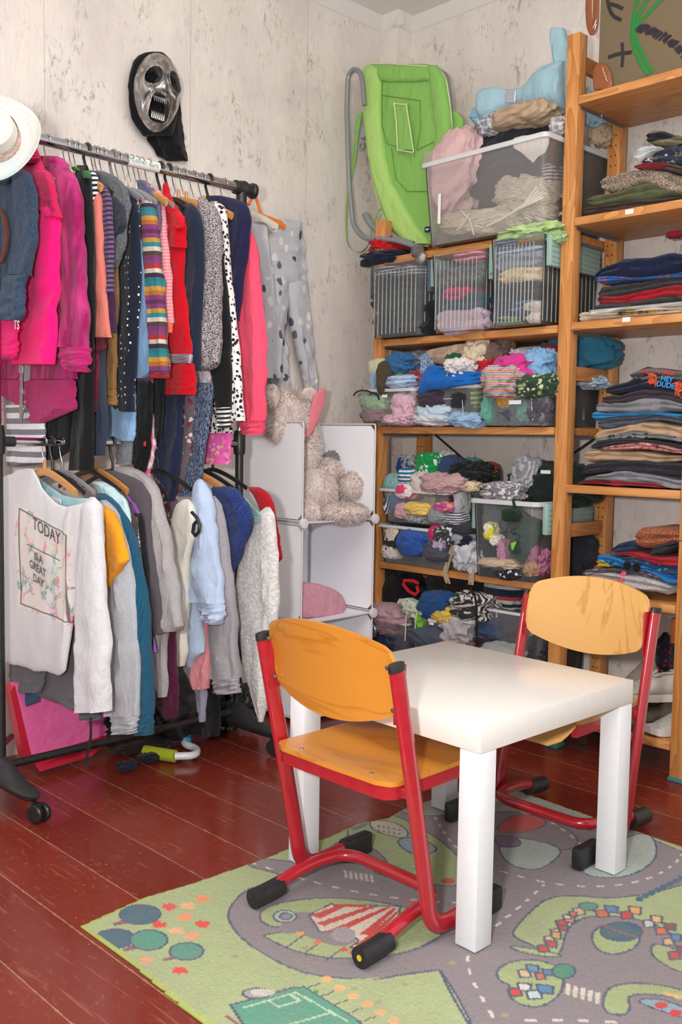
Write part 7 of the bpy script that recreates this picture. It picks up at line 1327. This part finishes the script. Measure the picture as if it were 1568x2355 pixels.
tag(m.build('black_round_ears', f('#0f0f12')), 'two black round ears on the mauve patterned garment', 'clothes')
for (nm, lb, cat, px, py, w, h, mt, sd) in TB:
    if px < 1120 and px > 990 and w > 100: px, w = 1058, 118
    if px > 1120: a_, b_ = px-w/2, min(px+w/2, 1246); px, w = (a_+b_)/2, b_-a_
    cols = []; rnd = random.Random(sd)
    for k in range(7):
        u = k/6; e = .62 if k in (0, 6) else 1; x_ = px-w/2+w*u; sl = -(u-.5)*h*.0-(u-.5)*w*.09
        cols.append((x_, py+sl-h*.56*e*rnd.uniform(.8,1.12), py+sl+h*.52*e))
    folded(nm, lb, cat, cols, mt, xd=1.172 if px > 980 else 1.178, dx=.24, seed=sd, group=CG, amp=2.6)
# price labels on the shelf edges
for px, py, s in ((1447,487,'86-92'),(1440,735,'98')): label_tag(unit2, px, py, 1.1980, .026, .0135, s, .008)
# --- burlap bag on the top
def burlap():
    y0, y1, zb, zt = -.12, .545, 2.042, 2.36; t = thing('burlap_bag', 'jute bag with green and black painted strokes and leather corner above the narrow unit', 'bag', (1.3,(y0+y1)/2,zb))
    nt = NT('jute'); c = nt.co(); a = nt.tex('Wave', nt.co(), Scale=170, bands_direction='Z', Distortion=1.5).outputs[1]; b = nt.tex('Wave', nt.co(), Scale=170, bands_direction='Y', Distortion=1.5).outputs[1]; w = nt.math('MULTIPLY', a, b); n = nt.tex('Noise', c, Scale=12, Detail=5).outputs[0]
    col = nt.mix(w, '#7d6d54', '#b3a284'); col = nt.mix(nt.math('MULTIPLY', n, .3), col, '#8f7f62'); nt.bump(w, .8, .002)
    m = MB().box(1.215,1.40,y0,y1,zb,zt,0,.012); m.build('body', nt.fin(col, .95, .05), t)
    def stroke(pts, w_, mat, name='painted_stroke'):
        P = rpath([on(a, b, 0, 1.2135) for a, b in pts], .03, 5); MB().tube(P, .0007, 8, 0, w_, (1,0,0)).build(name, mat, t)
    G_ = plain('#0e7a28', .6); K_ = plain('#231c20', .8); PU = plain('#241526', .8)
    for pts in ([(1468,-10),(1458,30),(1452,70),(1456,110),(1475,150),(1488,172)], [(1490,-5),(1470,30),(1458,62),(1462,90),(1478,130),(1500,166)], [(1524,-4),(1490,30),(1462,62)]): stroke(pts, .006, G_)
    for pts in ([(1396,-4),(1400,20),(1410,38),(1428,46)], [(1400,8),(1420,14),(1432,20)]): stroke(pts, .005, K_)
    stroke([(1398,132),(1420,124),(1452,120)], .0055, K_); stroke([(1430,98),(1432,125),(1430,154)], .005, K_)
    rnd = random.Random(3); m = MB()
    for k in range(46):
        u = k/45; px = 1466+u*110; py = 66+u*u*62+rnd.uniform(-5,5); a = on(px-6, py+rnd.uniform(4,9), 0, 1.2133); b = on(px+7, py-rnd.uniform(4,9), 0, 1.2133); m.tube([a, b], .0007, 6, 0, .0032, (1,0,0))
    m.build('painted_scribble', PU, t)
    lt = plain('#8a4a20', .35, .5); ca = on(1387,178,0,1.212); m = MB()
    loft(m, R((146,1374,1390),(152,1368,1398),(165,1364,1404),(185,1363,1408),(206,1364,1408)), 0, 1.207, .012, fold=.02, seed=1); co_ = m.build('leather_corner', lt, t)
    P = [on(a, b, 0, 1.1995) for a, b in ((1385,156),(1388,162),(1386,164),(1391,170),(1389,172),(1394,178),(1393,181),(1397,187))]; MB().tube(P, .0012, 6).build('stitching', plain('#d9c79a', .7), co_)
    lp = MB().tube(rpath([on(a, b, 0, 1.225) for a, b in ((1354,-14),(1353,30),(1356,62),(1363,76),(1368,66),(1370,48),(1371,-10))], .02, 5), .0035, 10, 0, .011, (1,0,0)); lp.build('leather_strap', lt, t)
    MB().tube([on(a, b, 0, 1.21) for a, b in ((1371,46),(1368,56),(1363,66),(1368,68),(1371,56))], .0016, 8).build('metal_clasp', CHROME, t)
burlap()
# --- shoes
def shoe(name, label, x, y, z, rot, L, Wd, H, mat, sole, lace=None, tilt=0.0, seed=0, boot=0.0, cat='shoe', group='shoes on the narrow unit\'s bottom shelf'):
    t = thing(name, label, cat, (x,y,z), group); A = Matrix.Rotation(rot, 3, 'Z') @ Matrix.Rotation(tilt, 3, 'Y'); ns, nr = 30, 24
    def prof(u):
        w = Wd/2*(.62+.42*math.sin(math.pi*min(1, u*.62+.28))**1.2)*(1-max(0,(u-.88)/.12)**2*.55)*(1-max(0,(.06-u)/.06)**2*.35)
        h = H*(1.0 if u < .28 else 1-.62*((u-.28)/.5)**.8 if u < .78 else .38-.20*((u-.78)/.22)**2)
        return w, h
    vs = []
    for i in range(ns+1):
        u = i/ns; w, h = prof(u)
        for k in range(nr):
            a = 2*math.pi*k/nr; c, s = math.cos(a), math.sin(a); yy = w*math.copysign(abs(c)**.75, c)*(1-.32*max(0,s)*(1-.3*u)); zz = .014+(h-.014)*(.5+.5*math.copysign(abs(s)**.7, s))
            if u < .42 and s > .75: zz -= h*.22*math.sin(math.pi*min(1, u/.42))*(s-.75)/.25
            vs.append(tuple(A @ Vector((-L/2+u*L, yy, zz+.002*noise.noise(Vector((u*9, a, seed))))) + Vector((x,y,z))))
    fs = [(i*nr+k, i*nr+(k+1) % nr, (i+1)*nr+(k+1) % nr, (i+1)*nr+k) for i in range(ns) for k in range(nr)]+[tuple(range(nr-1,-1,-1)), tuple(ns*nr+k for k in range(nr))]
    MB().add(vs, fs).build('upper', mat, t); vs = []
    for i in range(ns+1):
        u = i/ns; w, h = prof(u); toe = .008*max(0,(u-.8)/.2)**2
        for yy, zz in ((-w*1.04, toe), (-w*1.06, .014+toe), (-w*1.02, .022+toe), (w*1.02, .022+toe), (w*1.06, .014+toe), (w*1.04, toe)): vs.append(tuple(A @ Vector((-L/2-.004+u*(L+.008), yy, zz))+Vector((x,y,z))))
    MB().add(vs, [(i*6+k, i*6+(k+1) % 6, (i+1)*6+(k+1) % 6, (i+1)*6+k) for i in range(ns) for k in range(6)]+[(5,4,3,2,1,0), tuple(ns*6+k for k in range(6))]).build('sole', sole, t)
    op = MB(); pts = []
    for k in range(20): a = 2*math.pi*k/20; u = .21+.16*math.cos(a); w, h = prof(u); pts.append(tuple(A @ Vector((-L/2+u*L, w*.5*math.sin(a), h*.93+.004))+Vector((x,y,z))))
    op.tube(pts, .004, 8, close=True); op.build('collar', mat, t)
    if lace:
        m = MB()
        for k in range(5):
            u = .42+k*.07; w, h = prof(u); P = [A @ Vector((-L/2+u*L, w*.45*q, h*(1-.10*abs(q))+.003))+Vector((x,y,z)) for q in (-1,-.5,0,.5,1)]; m.tube(P, .0022, 6)
        m.build('laces', lace, t)
    return t
GW = plain('#a8a196', .7); shoe('sneaker', 'off-white sneaker lying on top of the other shoes at the bottom right', 1.27, .345, .205, 2.5, .235, .085, .085, fabric('#b9b2a6','plain',wr=.6), plain('#c9c2b4', .6), fabric('#b9b0a2'), seed=1)
shoe('sneaker', 'brown grey suede shoe under the off-white sneaker', 1.28, .345, .118, 2.7, .22, .085, .082, fabric('#5c4f42','velvet','#6c5e50'), plain('#3a332c', .7), fabric('#453a30'), seed=2)
shoe('sneaker', 'black and crimson trainer with red straps under the pale chair back', 1.27, .515, .118, 2.9, .23, .085, .10, fabric('#1a1214','print',cols=['#a00f24','#1a1214']), plain('#1d1d1f', .6), fabric('#c01828'), seed=3)
shoe('sneaker', 'second black trainer with red straps beside the first', 1.27, .43, .118, 3.0, .22, .08, .095, fabric('#171416'), plain('#19191b', .6), fabric('#c01828'), seed=4)
shoe('sneaker', 'grey taupe ankle shoe behind the off-white sneaker', 1.39, .40, .205, 3.0, .22, .085, .115, fabric('#8a8074','velvet','#988e82'), plain('#6a6258', .6), None, seed=5)
shoe('sneaker', 'white sneaker edge at the lower right by the end post', 1.30, .255, .118, 2.8, .20, .08, .07, fabric('#c6c2bb'), plain('#d6d2cc', .6), fabric('#bdb8b0'), seed=6)
crumple('black_bag_shoes', 'black and magenta bag above the shoes beside the end post', 'bag', 1535,1500,50,90,1.36, f('#1c1a22','print',cols=['#8a1040','#1c1a22']), rx=.05, seed=77, amp=.15)
m = MB().box(1.225,1.25,.222,.242,.40,.475,0,.003); tag(m.build('wooden_block', wood('#a8602a','#8a4a1e',False,'z')), 'small reddish wooden block beside the end post below the fifth shelf', 'block')
crumple('red_hanging_tip', 'small red cloth tip hanging below the second board of the narrow unit', 'cloth', 1552,540,34,16,1.33, f('#9a1024'), rx=.02, seed=78)
